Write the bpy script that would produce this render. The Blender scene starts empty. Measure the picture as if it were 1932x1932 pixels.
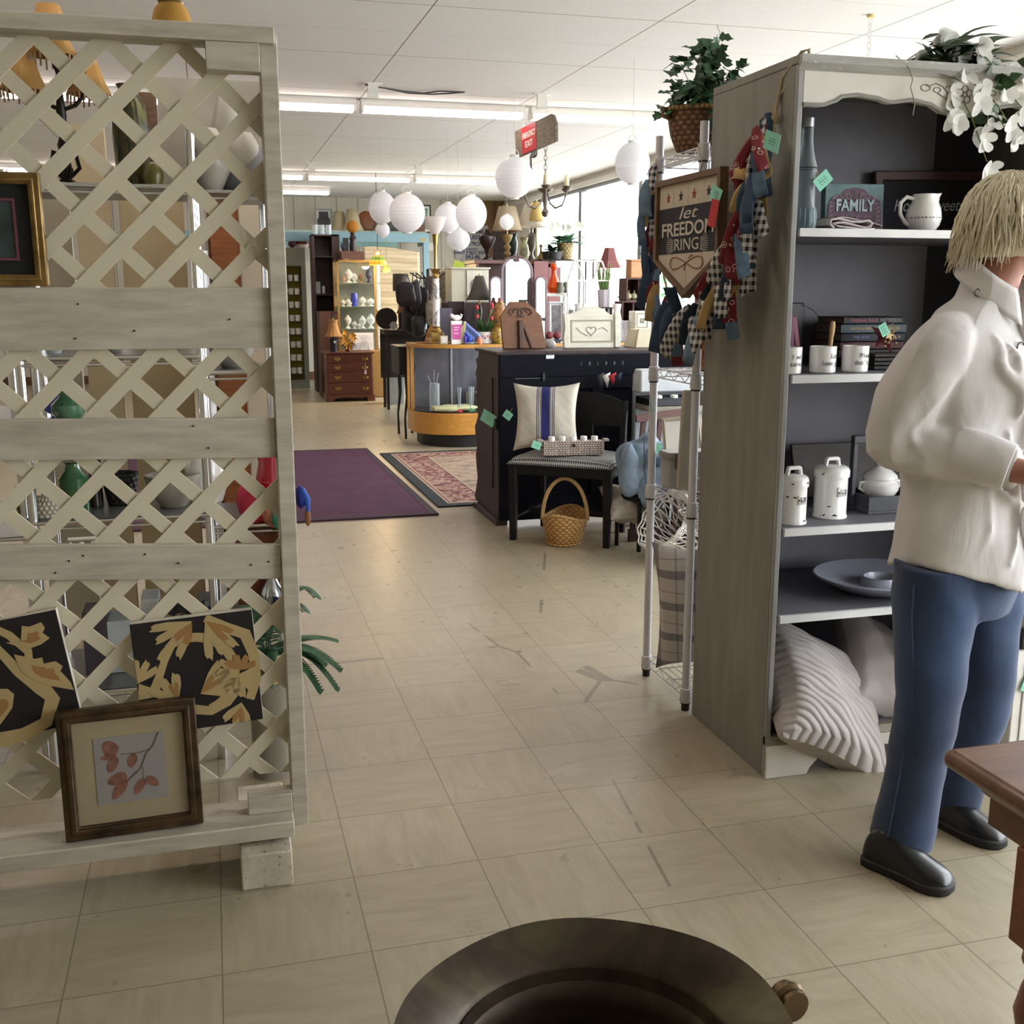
import bpy, math, random
from mathutils import Vector, Matrix, Euler, noise
R = random.Random(11)
pi = math.pi
rad = math.radians
scn = bpy.context.scene
COL = scn.collection

# ---------------------------------------------------------------- camera, world, lights, exposure
EYE = 1.365
PITCH, YAW, FPX = rad(11.52), rad(15.27), 2050.0
cam = bpy.data.objects.new('camera', bpy.data.cameras.new('camera'))
COL.objects.link(cam)
cam.location = (0, 0, EYE)
cam.rotation_euler = (pi/2 - PITCH, 0, -YAW)
cam.data.sensor_width = 36.0
cam.data.lens = 36.0 * FPX / 1932.0
cam.data.clip_start = 0.05
cam.data.clip_end = 200
scn.camera = cam

W = bpy.data.worlds.new('world'); scn.world = W; W.use_nodes = True
wb = W.node_tree.nodes['Background']
wb.inputs[0].default_value = (0.93, 0.965, 1.0, 1)
wb.inputs[1].default_value = 9.0
TUBE_STRENGTH = 9.0
scn.view_settings.view_transform = 'Standard'
scn.view_settings.look = 'None'
scn.view_settings.gamma = 1
scn.view_settings.exposure = 0.45
scn.view_settings.use_curve_mapping = False
scn.cycles.use_denoising = True
scn.cycles.max_bounces = 8
scn.cycles.diffuse_bounces = 5
scn.cycles.transparent_max_bounces = 16
scn.cycles.sample_clamp_indirect = 6
scn.cycles.caustics_reflective = False
scn.cycles.caustics_refractive = False

WX, WYB, WXL, WYF, CH = 4.6, 17.35, -6.0, -4.0, 2.76     # right wall, back wall, left wall, wall behind the viewer, ceiling
def portal(y0, y1, z0, z1):
    l = bpy.data.lights.new('window_daylight', 'AREA'); l.shape = 'RECTANGLE'
    l.size = y1-y0; l.size_y = z1-z0; l.cycles.is_portal = True
    o = bpy.data.objects.new('window_daylight', l); COL.objects.link(o)
    o.location = (WX+0.1, (y0+y1)/2, (z0+z1)/2)
    o.rotation_euler = (pi/2, 0, pi/2)
    return o
_e = [15.9, 13.66, 11.60, 9.9, 8.1, 6.25, 4.4, 2.55, 0.7, -1.1, -3.0]
WIN = [(b+0.05, a-0.05) for a, b in zip(_e, _e[1:])][::-1]
WZ0, WZ1 = 0.42, 2.64
for a, b in WIN: portal(a, b, WZ0, WZ1)

# ---------------------------------------------------------------- geometry of the view (photo point -> place at a true distance)
_fw = Vector((math.sin(YAW)*math.cos(PITCH), math.cos(YAW)*math.cos(PITCH), -math.sin(PITCH)))
_rt = Vector((math.cos(YAW), -math.sin(YAW), 0))
_up = _rt.cross(_fw)
def ray(x, y): return _fw + _rt*((x-966)/FPX) - _up*((y-966)/FPX)
def atY(x, y, Y):
    d = ray(x, y); t = Y/d.y; return Vector((d.x*t, Y, EYE+d.z*t))
def atX(x, y, X):
    d = ray(x, y); t = X/d.x; return Vector((X, d.y*t, EYE+d.z*t))
def atZ(x, y, z=0.0):
    d = ray(x, y); t = (z-EYE)/d.z; return Vector((d.x*t, d.y*t, z))
def mpp(p): return (p-Vector((0, 0, EYE))).dot(_fw)/FPX

# ---------------------------------------------------------------- mesh builder
class MB:
    def __init__(s, M=None):
        s.v = []; s.f = []; s.m = []; s.mi = 0; s.M = M or Matrix.Identity(4)
    def add(s, vs, fs):
        n = len(s.v); s.v += [s.M @ Vector(p) for p in vs]
        for f in fs: s.f.append([i+n for i in f]); s.m.append(s.mi)
        return s
    def box(s, c, d, r=None):
        x, y, z = d[0]/2, d[1]/2, d[2]/2
        E = Euler(r).to_matrix() if r else None
        vs = [Vector((i*x, j*y, k*z)) for i in (-1, 1) for j in (-1, 1) for k in (-1, 1)]
        if E: vs = [E @ v for v in vs]
        c = Vector(c)
        return s.add([v+c for v in vs], [(0,1,3,2),(4,6,7,5),(0,4,5,1),(2,3,7,6),(0,2,6,4),(1,5,7,3)])
    def bb(s, a, b):                      # box from corner to corner
        return s.box([(a[i]+b[i])/2 for i in range(3)], [abs(a[i]-b[i]) for i in range(3)])
    def loft(s, rings, cap=True, closed=False):
        n = len(rings[0]); vs = [p for r in rings for p in r]; fs = []
        L = len(rings)
        for i in range(L if closed else L-1):
            k = (i+1) % L
            for j in range(n):
                q = (j+1) % n
                fs.append((i*n+j, i*n+q, k*n+q, k*n+j))
        if cap and not closed:
            fs.append(tuple(reversed(range(n)))); fs.append(tuple((L-1)*n+j for j in range(n)))
        return s.add(vs, fs)
    def lathe(s, prof, n=20, c=(0,0,0), sx=1, sy=1, cap=True):
        c = Vector(c)
        return s.loft([[c+Vector((r*sx*math.cos(2*pi*j/n), r*sy*math.sin(2*pi*j/n), z)) for j in range(n)] for r, z in prof], cap)
    def tube(s, pts, r, n=8, closed=False, flat=1.0):
        pts = [Vector(p) for p in pts]; L = len(pts)
        rr = r if isinstance(r, (list, tuple)) else [r]*L
        rings = []; up = None
        for i, p in enumerate(pts):
            a = pts[i-1] if (i > 0 or closed) else p; b = pts[(i+1) % L] if (i < L-1 or closed) else p
            t = (b-a); t = t.normalized() if t.length > 1e-9 else Vector((0,0,1))
            if up is None:
                up = Vector((0,0,1)) if abs(t.z) < 0.9 else Vector((1,0,0))
            x = t.cross(up)
            if x.length < 1e-6: x = t.orthogonal()
            x.normalize(); y = x.cross(t).normalized(); up = y
            rings.append([p+x*(rr[i]*math.cos(2*pi*j/n))+y*(rr[i]*flat*math.sin(2*pi*j/n)) for j in range(n)])
        return s.loft(rings, True, closed)
    def cyl(s, a, b, r0, r1=None, n=12):
        return s.tube([a, b], [r0, r0 if r1 is None else r1], n)
    def sph(s, c, r, n=14, m=9, e=1.0):
        r = (r, r, r) if isinstance(r, (int, float)) else r; c = Vector(c)
        def sp(v): return math.copysign(abs(v)**e, v)
        rings = []
        for i in range(m+1):
            t = -pi/2+pi*i/m; t = max(-pi/2+1e-3, min(pi/2-1e-3, t))
            rings.append([c+Vector((r[0]*sp(math.cos(t))*sp(math.cos(2*pi*j/n)), r[1]*sp(math.cos(t))*sp(math.sin(2*pi*j/n)), r[2]*sp(math.sin(t)))) for j in range(n)])
        return s.loft(rings)
    def prism(s, pts, a, b, ax='y'):      # polygon (u,v) extruded from a to b along ax
        def P(u, v, w): return {'y': (u, w, v), 'z': (u, v, w), 'x': (w, u, v)}[ax]
        n = len(pts); vs = [P(u, v, a) for u, v in pts]+[P(u, v, b) for u, v in pts]
        fs = [tuple(range(n)), tuple(reversed(range(n, 2*n)))]+[(i, i+n, (i+1) % n+n, (i+1) % n) for i in range(n)]
        return s.add(vs, fs)
    def ring(s, outer, inner, a, b, ax='y'):   # frame between two polygons with the same count
        def P(u, v, w): return {'y': (u, w, v), 'z': (u, v, w), 'x': (w, u, v)}[ax]
        n = len(outer)
        vs = [P(u, v, a) for u, v in outer]+[P(u, v, a) for u, v in inner]+[P(u, v, b) for u, v in outer]+[P(u, v, b) for u, v in inner]
        fs = []
        for i in range(n):
            k = (i+1) % n
            fs += [(i, k, n+k, n+i), (2*n+i, 3*n+i, 3*n+k, 2*n+k), (i, 2*n+i, 2*n+k, k), (n+i, n+k, 3*n+k, 3*n+i)]
        return s.add(vs, fs)
    def sheet(s, fn, nu, nv, wrap=False):
        vs = [fn(i/nu, j/nv) for i in range(nu+1) for j in range(nv+1)]
        return s.add(vs, [(i*(nv+1)+j, (i+1)*(nv+1)+j, (i+1)*(nv+1)+j+1, i*(nv+1)+j+1) for i in range(nu) for j in range(nv)])
    def leaf(s, base, d, up, L, w, droop=0.3, fold=0.15, n=5, pts=None):
        d = Vector(d).normalized(); x = d.cross(Vector(up))
        x = x.normalized() if x.length > 1e-5 else d.orthogonal().normalized(); u = x.cross(d)
        vs = []; pf = pts or [0.05, 0.75, 1.0, 0.8, 0.45, 0.02]
        m = len(pf)-1
        for i, k in enumerate(pf):
            t = i/m; c = Vector(base)+d*(L*t)-Vector((0,0,1))*(droop*L*t*t)
            vs += [c-x*(w*k)+u*(fold*w*k), c, c+x*(w*k)+u*(fold*w*k)]
        fs = []
        for i in range(m):
            a = i*3; fs += [(a, a+3, a+4, a+1), (a+1, a+4, a+5, a+2)]
        return s.add(vs, fs)

def O(name, mb, mat, parent=None, bevel=0, solid=0, sub=0, flat=False, ang=38, loc=None, rot=None, off=0, seg=2):
    me = bpy.data.meshes.new(name)
    me.from_pydata([tuple(v) for v in mb.v], [], mb.f)
    mats = mat if isinstance(mat, (list, tuple)) else [mat]
    for m in mats: me.materials.append(m)
    if len(mats) > 1: me.polygons.foreach_set('material_index', mb.m)
    if not flat:
        me.polygons.foreach_set('use_smooth', [True]*len(me.polygons))
        me.set_sharp_from_angle(angle=rad(ang))
    me.update()
    o = bpy.data.objects.new(name, me); COL.objects.link(o)
    if parent is not None: o.parent = parent
    if loc is not None: o.location = loc
    if rot is not None: o.rotation_euler = rot
    if solid: md = o.modifiers.new('thickness', 'SOLIDIFY'); md.thickness = solid; md.offset = off
    if bevel: md = o.modifiers.new('edge', 'BEVEL'); md.width = bevel; md.segments = seg; md.limit_method = 'ANGLE'; md.angle_limit = rad(40)
    if sub: md = o.modifiers.new('smooth', 'SUBSURF'); md.levels = sub; md.render_levels = sub
    return o
def tag(o, label, cat, group=None):
    o['label'] = label; o['category'] = cat
    if group: o['group'] = group
    return o
def T(name, label, cat, loc=(0,0,0), rz=0, group=None, rot=None, s=None):
    o = bpy.data.objects.new(name, None); COL.objects.link(o)
    o.location = loc; o.rotation_euler = rot or (0, 0, rz); o.empty_display_size = 0.05
    if s: o.scale = (s, s, s)
    return tag(o, label, cat, group)
def struct(name, mb, mat, **k):
    o = O(name, mb, mat, **k); o['kind'] = 'structure'; return o
def dup(root, loc=None, rz=None, label=None, group=None, s=None, rot=None):
    def cp(o, par):
        c = o.copy(); COL.objects.link(c); c.parent = par
        for ch in o.children: cp(ch, c)
        return c
    r = cp(root, None)
    if loc is not None: r.location = loc
    if rz is not None: r.rotation_euler = (0, 0, rz)
    if rot is not None: r.rotation_euler = rot
    if s is not None: r.scale = (s, s, s) if isinstance(s, (int, float)) else s
    if label: r['label'] = label
    if group: r['group'] = group
    return r
def txt(body, size, loc, rot, mat, parent=None, align='CENTER', ext=0.0006, shear=0, sx=1.0, name='lettering', off=0, fitw=None):
    c = bpy.data.curves.new(name, 'FONT'); c.body = body; c.size = size; c.align_x = align; c.align_y = 'CENTER'
    c.extrude = ext; c.shear = shear; c.offset = off; c.resolution_u = 3
    c.materials.append(mat)
    tmp = bpy.data.objects.new('tmp', c)
    me = bpy.data.meshes.new_from_object(tmp); bpy.data.objects.remove(tmp); bpy.data.curves.remove(c)
    if not me.materials: me.materials.append(mat)
    if fitw: xs_ = [v.co.x for v in me.vertices]; sx = fitw/(max(xs_)-min(xs_))
    o = bpy.data.objects.new(name, me); COL.objects.link(o)
    if parent is not None: o.parent = parent
    o.location = loc; o.rotation_euler = rot; o.scale = (sx, 1, 1)
    return o

# ---------------------------------------------------------------- materials
def srgb(h):
    h = h.lstrip('#'); o = []
    for i in (0, 2, 4):
        c = int(h[i:i+2], 16)/255; o.append(c/12.92 if c <= 0.04045 else ((c+0.055)/1.055)**2.4)
    return (*o, 1)
class NT:
    def __init__(s, name):
        s.mat = bpy.data.materials.new(name); s.mat.use_nodes = True; s.t = s.mat.node_tree
        s.b = s.t.nodes['Principled BSDF']; s.out = s.t.nodes['Material Output']
        s.tc = s.t.nodes.new('ShaderNodeTexCoord').outputs['Object']
    def n(s, typ, props=None, **ins):
        nd = s.t.nodes.new('ShaderNode'+typ)
        for k, v in (props or {}).items(): setattr(nd, k, v)
        for k, v in ins.items(): s.set(nd, k, v)
        return nd
    def set(s, nd, k, v):
        if k.startswith('i') and k[1:].isdigit(): k = int(k[1:])
        else: k = k.replace('_', ' ')
        if isinstance(v, bpy.types.NodeSocket): s.t.links.new(v, nd.inputs[k])
        elif v is not None: nd.inputs[k].default_value = v
    def math(s, op, a, b=None, c=None):
        nd = s.n('Math', {'operation': op}, i0=a)
        if b is not None: s.set(nd, 'i1', b)
        if c is not None: s.set(nd, 'i2', c)
        return nd.outputs[0]
    def map(s, scale=(1,1,1), loc=(0,0,0), rot=(0,0,0), v=None):
        return s.n('Mapping', None, Vector=v or s.tc, Scale=scale, Location=loc, Rotation=rot).outputs[0]
    def noise(s, scale, detail=3, v=None, rough=0.55, dist=0):
        return s.n('TexNoise', None, Vector=v or s.tc, Scale=scale, Detail=detail, Roughness=rough, Distortion=dist).outputs[0]
    def ramp(s, f, stops, const=False):
        nd = s.n('ValToRGB', None, Fac=f); cr = nd.color_ramp
        if const: cr.interpolation = 'CONSTANT'
        while len(cr.elements) > 1: cr.elements.remove(cr.elements[-1])
        cr.elements[0].position = stops[0][0]; cr.elements[0].color = srgb(stops[0][1]) if isinstance(stops[0][1], str) else (stops[0][1],)*3+(1,)
        for p, c in stops[1:]:
            e = cr.elements.new(p); e.color = srgb(c) if isinstance(c, str) else (c, c, c, 1)
        return nd.outputs[0]
    def mix(s, f, a, b, blend='MIX'):
        nd = s.t.nodes.new('ShaderNodeMix'); nd.data_type = 'RGBA'; nd.blend_type = blend
        for k, v in ((0, f), (6, a), (7, b)):
            if isinstance(v, bpy.types.NodeSocket): s.t.links.new(v, nd.inputs[k])
            else: nd.inputs[k].default_value = srgb(v) if isinstance(v, str) else v
        return nd.outputs[2]
    def xyz(s, v=None):
        o = s.n('SeparateXYZ', None, Vector=v or s.tc).outputs; return o[0], o[1], o[2]
    def bump(s, h, strength=0.3, dist=0.01):
        s.t.links.new(s.n('Bump', None, Height=h, Strength=strength, Distance=dist).outputs[0], s.b.inputs['Normal'])
    def base(s, c): s.set(s.b, 'Base_Color', c if isinstance(c, bpy.types.NodeSocket) else srgb(c))
    def p(s, **k):
        for a, v in k.items(): s.set(s.b, a, v)
        return s
_mc = {}
def mt(h, rough=0.6, metal=0.0, var=0.10, vs=9.0, bump=0.0, bs=60.0, coat=0.0, trans=0.0, em=0.0, sss=0.0, sheen=0.0, alpha=1.0, spec=None, st=(1,1,1)):
    key = (h, rough, metal, var, vs, bump, bs, coat, trans, em, sss, sheen, alpha, spec, st)
    if key in _mc: return _mc[key]
    s = NT('m_'+h.strip('#')); c = srgb(h)
    if var > 0:
        f = s.noise(vs, 4, s.map(st) if st != (1,1,1) else None)
        d = tuple(x*(1-var*1.6) for x in c[:3])+(1,); l = tuple(min(1, x*(1+var)) for x in c[:3])+(1,)
        s.base(s.mix(s.math('MULTIPLY_ADD', f, 2.2, -0.6), d, l))
    else: s.b.inputs['Base Color'].default_value = c
    s.p(Roughness=rough, Metallic=metal)
    if bump: s.bump(s.noise(bs, 3, s.map(st) if st != (1,1,1) else None), bump, 0.004)
    if coat: s.p(Coat_Weight=coat, Coat_Roughness=0.1)
    if trans: s.p(Transmission_Weight=trans)
    if em: s.b.inputs['Emission Color'].default_value = c; s.p(Emission_Strength=em)
    if sss: s.p(Subsurface_Weight=sss, Subsurface_Scale=0.02)
    if sheen: s.p(Sheen_Weight=sheen)
    if alpha < 1: s.p(Alpha=alpha)
    if spec is not None: s.p(Specular_IOR_Level=spec)
    _mc[key] = s.mat; return s.mat
def wood(h1, h2, rough=0.45, scale=6, st=(1, 12, 12), bump=0.15, coat=0.0):
    key = ('wood', h1, h2, rough, scale, st, coat)
    if key in _mc: return _mc[key]
    s = NT('wood'); m = s.map(st)
    f = s.noise(scale, 6, m, 0.65, 0.6); g = s.noise(scale*6, 2, m)
    s.base(s.ramp(s.math('MULTIPLY_ADD', g, 0.25, s.math('MULTIPLY', f, 0.85)), [(0.3, h1), (0.72, h2)]))
    s.p(Roughness=rough); s.bump(f, bump, 0.003)
    if coat: s.p(Coat_Weight=coat, Coat_Roughness=0.15)
    _mc[key] = s.mat; return s.mat
def thin_glass(h='#ffffff', ior=1.45, rough=0.02, tint=None):
    key = ('glass', h, ior, rough)
    if key in _mc: return _mc[key]
    s = NT('thin_glass'); tr = s.n('BsdfTransparent', None, Color=srgb(h)); gl = s.n('BsdfGlossy', None, Roughness=rough)
    fc = s.n('LayerWeight', None, Blend=0.5).outputs[1]
    f = s.math('MULTIPLY_ADD', s.math('POWER', fc, 4.0), 0.7, 0.05); mx = s.n('MixShader', None, i0=f, i1=tr.outputs[0], i2=gl.outputs[0])
    s.t.links.new(mx.outputs[0], s.out.inputs[0]); _mc[key] = s.mat; return s.mat
def art_glass(h, rough=0.05, ior=1.6, body=0.45):        # coloured decorative glass: see-through body, bright rim
    key = ('aglass', h, rough, ior, body)
    if key in _mc: return _mc[key]
    s = NT('art_glass'); tr = s.n('BsdfTransparent', None, Color=srgb(h)); s.base(h); s.p(Roughness=rough)
    lw = s.n('LayerWeight', None, Blend=0.35)
    f = s.math('MULTIPLY_ADD', lw.outputs[1], 1-body, body)
    mx = s.n('MixShader', None, i0=f, i1=tr.outputs[0], i2=s.b.outputs[0])
    s.t.links.new(mx.outputs[0], s.out.inputs[0]); _mc[key] = s.mat; return s.mat
def translucent(h, amt=0.5):
    key = ('trl', h, amt)
    if key in _mc: return _mc[key]
    s = NT('paper'); s.base(h); s.p(Roughness=0.8); tr = s.n('BsdfTranslucent', None, Color=srgb(h))
    mx = s.n('MixShader', None, i0=amt, i1=s.b.outputs[0], i2=tr.outputs[0]); s.t.links.new(mx.outputs[0], s.out.inputs[0])
    _mc[key] = s.mat; return s.mat
def bands(axis, stops, lo, hi, rough=0.7, bump=0, bs=200):   # stripes across one local axis
    s = NT('bands'); c = s.xyz()[axis]
    s.base(s.ramp(s.math('DIVIDE', s.math('SUBTRACT', c, lo), hi-lo), stops, True)); s.p(Roughness=rough)
    if bump: s.bump(s.noise(bs, 2), bump, 0.003)
    return s.mat
def fr(s, v, size, off=0.0): return s.math('FRACT', s.math('DIVIDE', s.math('SUBTRACT', v, off), size))
def line(s, v, size, w, off=0.0):   # 1 inside a joint line
    f = fr(s, v, size, off-w/2); return s.math('LESS_THAN', f, w/size)
def gingham(c1, c2, size, rough=0.9, ax=(0, 2)):
    s = NT('gingham'); v = list(s.xyz()); v[1] = s.math('ADD', v[1], s.math('MULTIPLY', v[0], -1.0 if ax == (1, 2) else 0.0)); a = s.math('LESS_THAN', fr(s, v[ax[0]], size), 0.5); b = s.math('LESS_THAN', fr(s, v[ax[1]], size), 0.5)
    f = s.math('MULTIPLY', s.math('ADD', a, b), 0.5); s.base(s.mix(f, c1, c2)); s.p(Roughness=rough); return s.mat
def wicker(h1, h2, su=60, sv=90, rough=0.6, bump=0.8):
    key = ('wick', h1, h2, su, sv)
    if key in _mc: return _mc[key]
    s = NT('wicker'); x, y, z = s.xyz(); a = s.math('ARCTAN2', y, x)
    k = s.math('FLOOR', s.math('MULTIPLY', z, sv))
    w = s.math('SINE', s.math('ADD', s.math('MULTIPLY', a, su), s.math('MULTIPLY', k, pi)))
    zz = s.math('SINE', s.math('MULTIPLY', fr(s, z, 1/sv), pi))
    f = s.math('MULTIPLY', s.math('MULTIPLY_ADD', w, 0.5, 0.5), zz)
    s.base(s.ramp(s.math('MULTIPLY_ADD', s.noise(30), 0.4, s.math('MULTIPLY', f, 0.8)), [(0.1, h1), (0.8, h2)])); s.p(Roughness=rough); s.bump(f, bump, 0.004)
    _mc[key] = s.mat; return s.mat

# common materials
M_white = mt('#e4e2dc', 0.5, var=0.04); M_black = mt('#17171a', 0.45, var=0.1); M_metal = mt('#b9bbbf', 0.25, 1.0, var=0.05)
M_chrome = mt('#d8dadd', 0.12, 1.0, var=0.0); M_brass = mt('#b39558', 0.28, 1.0, var=0.06); M_dark = mt('#211a17', 0.5, var=0.15)
M_iron = mt('#2a2420', 0.5, 0.6, var=0.1); M_tag = mt('#8fd3bb', 0.8, var=0.03); M_string = mt('#a89878', 0.9, var=0.1, vs=80)
M_walnut = wood('#3a2118', '#5c3526', 0.4); M_mahog = wood('#43201a', '#6f3a2a', 0.35, coat=0.3); M_oak = wood('#a8742c', '#d29a48', 0.35, coat=0.3)
M_ceramic = mt('#f3f1ee', 0.18, var=0.02, coat=0.6); M_leaf = mt('#2f5d2c', 0.55, var=0.35, vs=14); M_leafd = mt('#1f3f22', 0.55, var=0.35, vs=14)
M_ink = mt('#20201f', 0.7, var=0); M_mirror = mt('#f2f2f2', 0.01, 1.0, var=0); M_glass = thin_glass('#fdfdfd'); M_shade = translucent('#e8dcc0', 0.45)
M_clear = art_glass('#dfeaec', 0.05, 1.5, 0.18); M_paper = translucent('#fbfbff', 0.35)

# ================================================================ THE SETTING
def floor_mat():
    s = NT('vinyl_tile'); x, y, z = s.xyz()
    ox, oy = 0.867, 1.76
    j = s.math('MAXIMUM', line(s, x, 0.3048, 0.0028, ox), line(s, y, 0.3048, 0.0028, oy))
    ix = s.math('FLOOR', s.math('DIVIDE', s.math('SUBTRACT', x, ox), 0.3048)); iy = s.math('FLOOR', s.math('DIVIDE', s.math('SUBTRACT', y, oy), 0.3048))
    cell = s.n('CombineXYZ', None, X=ix, Y=iy).outputs[0]
    wn = s.n('TexWhiteNoise', None, Vector=cell).outputs['Value']
    alt = s.math('MODULO', s.math('ADD', s.math('ADD', ix, iy), 400.0), 2.0)
    st = s.mix(alt, s.map((26, 5, 1)), s.map((5, 26, 1)))
    streak = s.noise(1.0, 6, st, 0.7, 0.4)
    base = s.ramp(streak, [(0.28, '#9a917a'), (0.5, '#a79d86'), (0.75, '#b2a994')])
    base = s.mix(s.math('MULTIPLY', wn, 0.16), base, '#8f8369')
    big = s.noise(0.9, 4); base = s.mix(s.math('MULTIPLY', s.math('SUBTRACT', big, 0.35), 0.5), base, '#8d8068')
    # scuffs and dirt specks
    sc = s.noise(5.5, 7, s.map((1, 1, 1), rot=(0, 0, 0.6)), 0.75, 1.2); m1 = s.math('GREATER_THAN', sc, 0.70)
    sc2 = s.noise(3.0, 8, s.map((0.5, 7, 1), rot=(0, 0, 0.5)), 0.8, 2.0); m2 = s.math('GREATER_THAN', sc2, 0.69)
    sc3 = s.noise(3.0, 8, s.map((7, 0.5, 1), rot=(0, 0, -0.3)), 0.8, 2.0); m3 = s.math('GREATER_THAN', sc3, 0.715)
    dirt = s.math('MAXIMUM', m1, s.math('MAXIMUM', m2, m3))
    base = s.mix(s.math('MULTIPLY', dirt, 0.38), base, '#5a5144')
    vo = s.n('TexVoronoi', {'feature': 'DISTANCE_TO_EDGE'}, Vector=s.map((0.8, 0.35, 1), rot=(0, 0, 0.9)), Scale=1.0)
    scr = s.math('LESS_THAN', vo.outputs[0], s.math('MULTIPLY', s.math('GREATER_THAN', s.noise(2.1, 2), 0.55), 0.0035))
    base = s.mix(s.math('MULTIPLY', scr, 0.5), base, '#4c453a')
    base = s.mix(s.math('MULTIPLY', j, 0.75), base, '#5f5646')
    s.base(base)
    s.p(Roughness=s.math('MULTIPLY_ADD', s.noise(7, 4), 0.22, s.math('MULTIPLY_ADD', dirt, 0.2, 0.20)), Specular_IOR_Level=0.45)
    h = s.math('SUBTRACT', s.math('MULTIPLY', s.noise(2.2, 3), 0.6), s.math('MULTIPLY', j, 0.5)); s.bump(h, 0.10, 0.006)
    return s.mat
struct('floor', MB().bb((WXL, WYF, -0.1), (WX, WYB, 0)), floor_mat())
def ceil_mat():
    s = NT('ceiling_tile'); x, y, z = s.xyz()
    a = line(s, x, 1.2192, 0.008, 1.154); b = line(s, y, 1.2192, 0.008, 6.94); c = line(s, y, 1.2192, 0.004, 6.94+0.61)
    tee = s.math('MAXIMUM', line(s, x, 1.2192, 0.03, 1.154), line(s, y, 1.2192, 0.026, 6.94))
    base = s.ramp(s.noise(90, 4, None, 0.8), [(0.30, '#cecccc'), (0.42, '#e2e2e2'), (0.7, '#e8e8e8')])
    base = s.mix(s.math('MULTIPLY', s.noise(0.7, 3), 0.25), base, '#c9c3b8')
    base = s.mix(s.math('MULTIPLY', tee, 0.6), base, '#e6e3de')
    j = s.math('MAXIMUM', a, s.math('MAXIMUM', b, s.math('MULTIPLY', c, 0.5)))
    s.base(s.mix(s.math('MULTIPLY', j, 0.8), base, '#57504a')); s.p(Roughness=0.9)
    s.bump(s.math('SUBTRACT', s.math('MULTIPLY', s.noise(120, 3), 0.2), tee), 0.2, 0.004); return s.mat
struct('ceiling', MB().bb((WXL, WYF, CH), (WX, WYB, CH+0.1)), ceil_mat())
def panel_mat(h1, h2, sp, off, ax=0, jc='#6d675c'):
    s = NT('wall_panelling'); v = s.xyz()[ax]; j = line(s, v, sp, 0.012, off)
    b = s.ramp(s.noise(2.5, 5, s.map((3, 3, 0.4))), [(0.3, h1), (0.7, h2)])
    s.base(s.mix(s.math('MULTIPLY', j, 0.8), b, jc)); s.p(Roughness=0.6); s.bump(j, -0.3, 0.01); return s.mat
M_wall = panel_mat('#b9b4a6', '#c6c2b5', 0.325, 0.0)
M_brownwall = panel_mat('#6b5236', '#86683f', 0.2, 0.05, jc='#43321f')
XB = atY(905, 430, WYB).x
struct('wall_back', MB().bb((WXL-0.1, WYB, -0.1), (XB, WYB+0.1, CH+0.1)), M_wall)
struct('wall_back_brown', MB().bb((XB, WYB-0.02, -0.1), (WX+0.1, WYB+0.1, CH+0.1)), M_brownwall)
M_plain = mt('#b8b09c', 0.7, var=0.05, vs=2)
struct('wall_left', MB().bb((WXL-0.1, WYF-0.1, -0.1), (WXL, WYB, CH+0.1)), M_plain)
struct('wall_front', MB().bb((WXL, WYF-0.1, -0.1), (WX+0.1, WYF, CH+0.1)), M_plain)
w = MB().bb((WX, WYF, -0.1), (WX+0.14, WYB, WZ0)).bb((WX, WYF, WZ1), (WX+0.14, WYB, CH+0.1))
w.bb((WX, WYF, WZ0), (WX+0.14, WIN[0][0], WZ1)).bb((WX, WIN[-1][1], WZ0), (WX+0.14, WYB, WZ1))
struct('wall_right', w, mt('#d2cdc3', 0.6, var=0.04))
M_alu = mt('#8d9094', 0.4, 0.7, var=0.05)
for i, (a, b) in enumerate(WIN):
    f = MB()
    f.ring([(a-0.05, WZ0), (b+0.05, WZ0), (b+0.05, WZ1), (a-0.05, WZ1)], [(a, WZ0+0.05), (b, WZ0+0.05), (b, WZ1-0.04), (a, WZ1-0.04)], WX+0.03, WX+0.10, 'x')
    f.bb((WX+0.04, a, 1.02), (WX+0.09, b, 1.06))
    wo = struct('window_%d' % (i+1), f, M_alu)
    O('pane', MB().bb((WX+0.06, a, WZ0+0.05), (WX+0.066, b, WZ1-0.04)), M_glass, wo)
struct('trim_1', MB().bb((WX-0.03, WYF, WZ0-0.04), (WX+0.03, WYB, WZ0)).bb((WX-0.02, WYF, WZ1), (WX, WYB, WZ1+0.06)), M_white)
struct('baseboard_back', MB().bb((WXL, WYB-0.03, 0), (XB, WYB, 0.12)), mt('#5a3b26', 0.5))
struct('pavement', MB().bb((WX+0.14, -30, -0.2), (40, 50, -0.1)), mt('#c8c6c0', 0.8, vs=1.0))
oc = T('porch_column', 'pale pinkish brick porch column standing outside the shop window', 'column', (6.9, 19.0, -0.1))
O('shaft', MB().bb((-0.2, -0.2, 0), (0.2, 0.2, 3.4)), mt('#c9a79c', 0.8, var=0.15), oc); O('capital', MB().bb((-0.26, -0.26, 3.4), (0.26, 0.26, 3.6)), M_white, oc)
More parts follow.
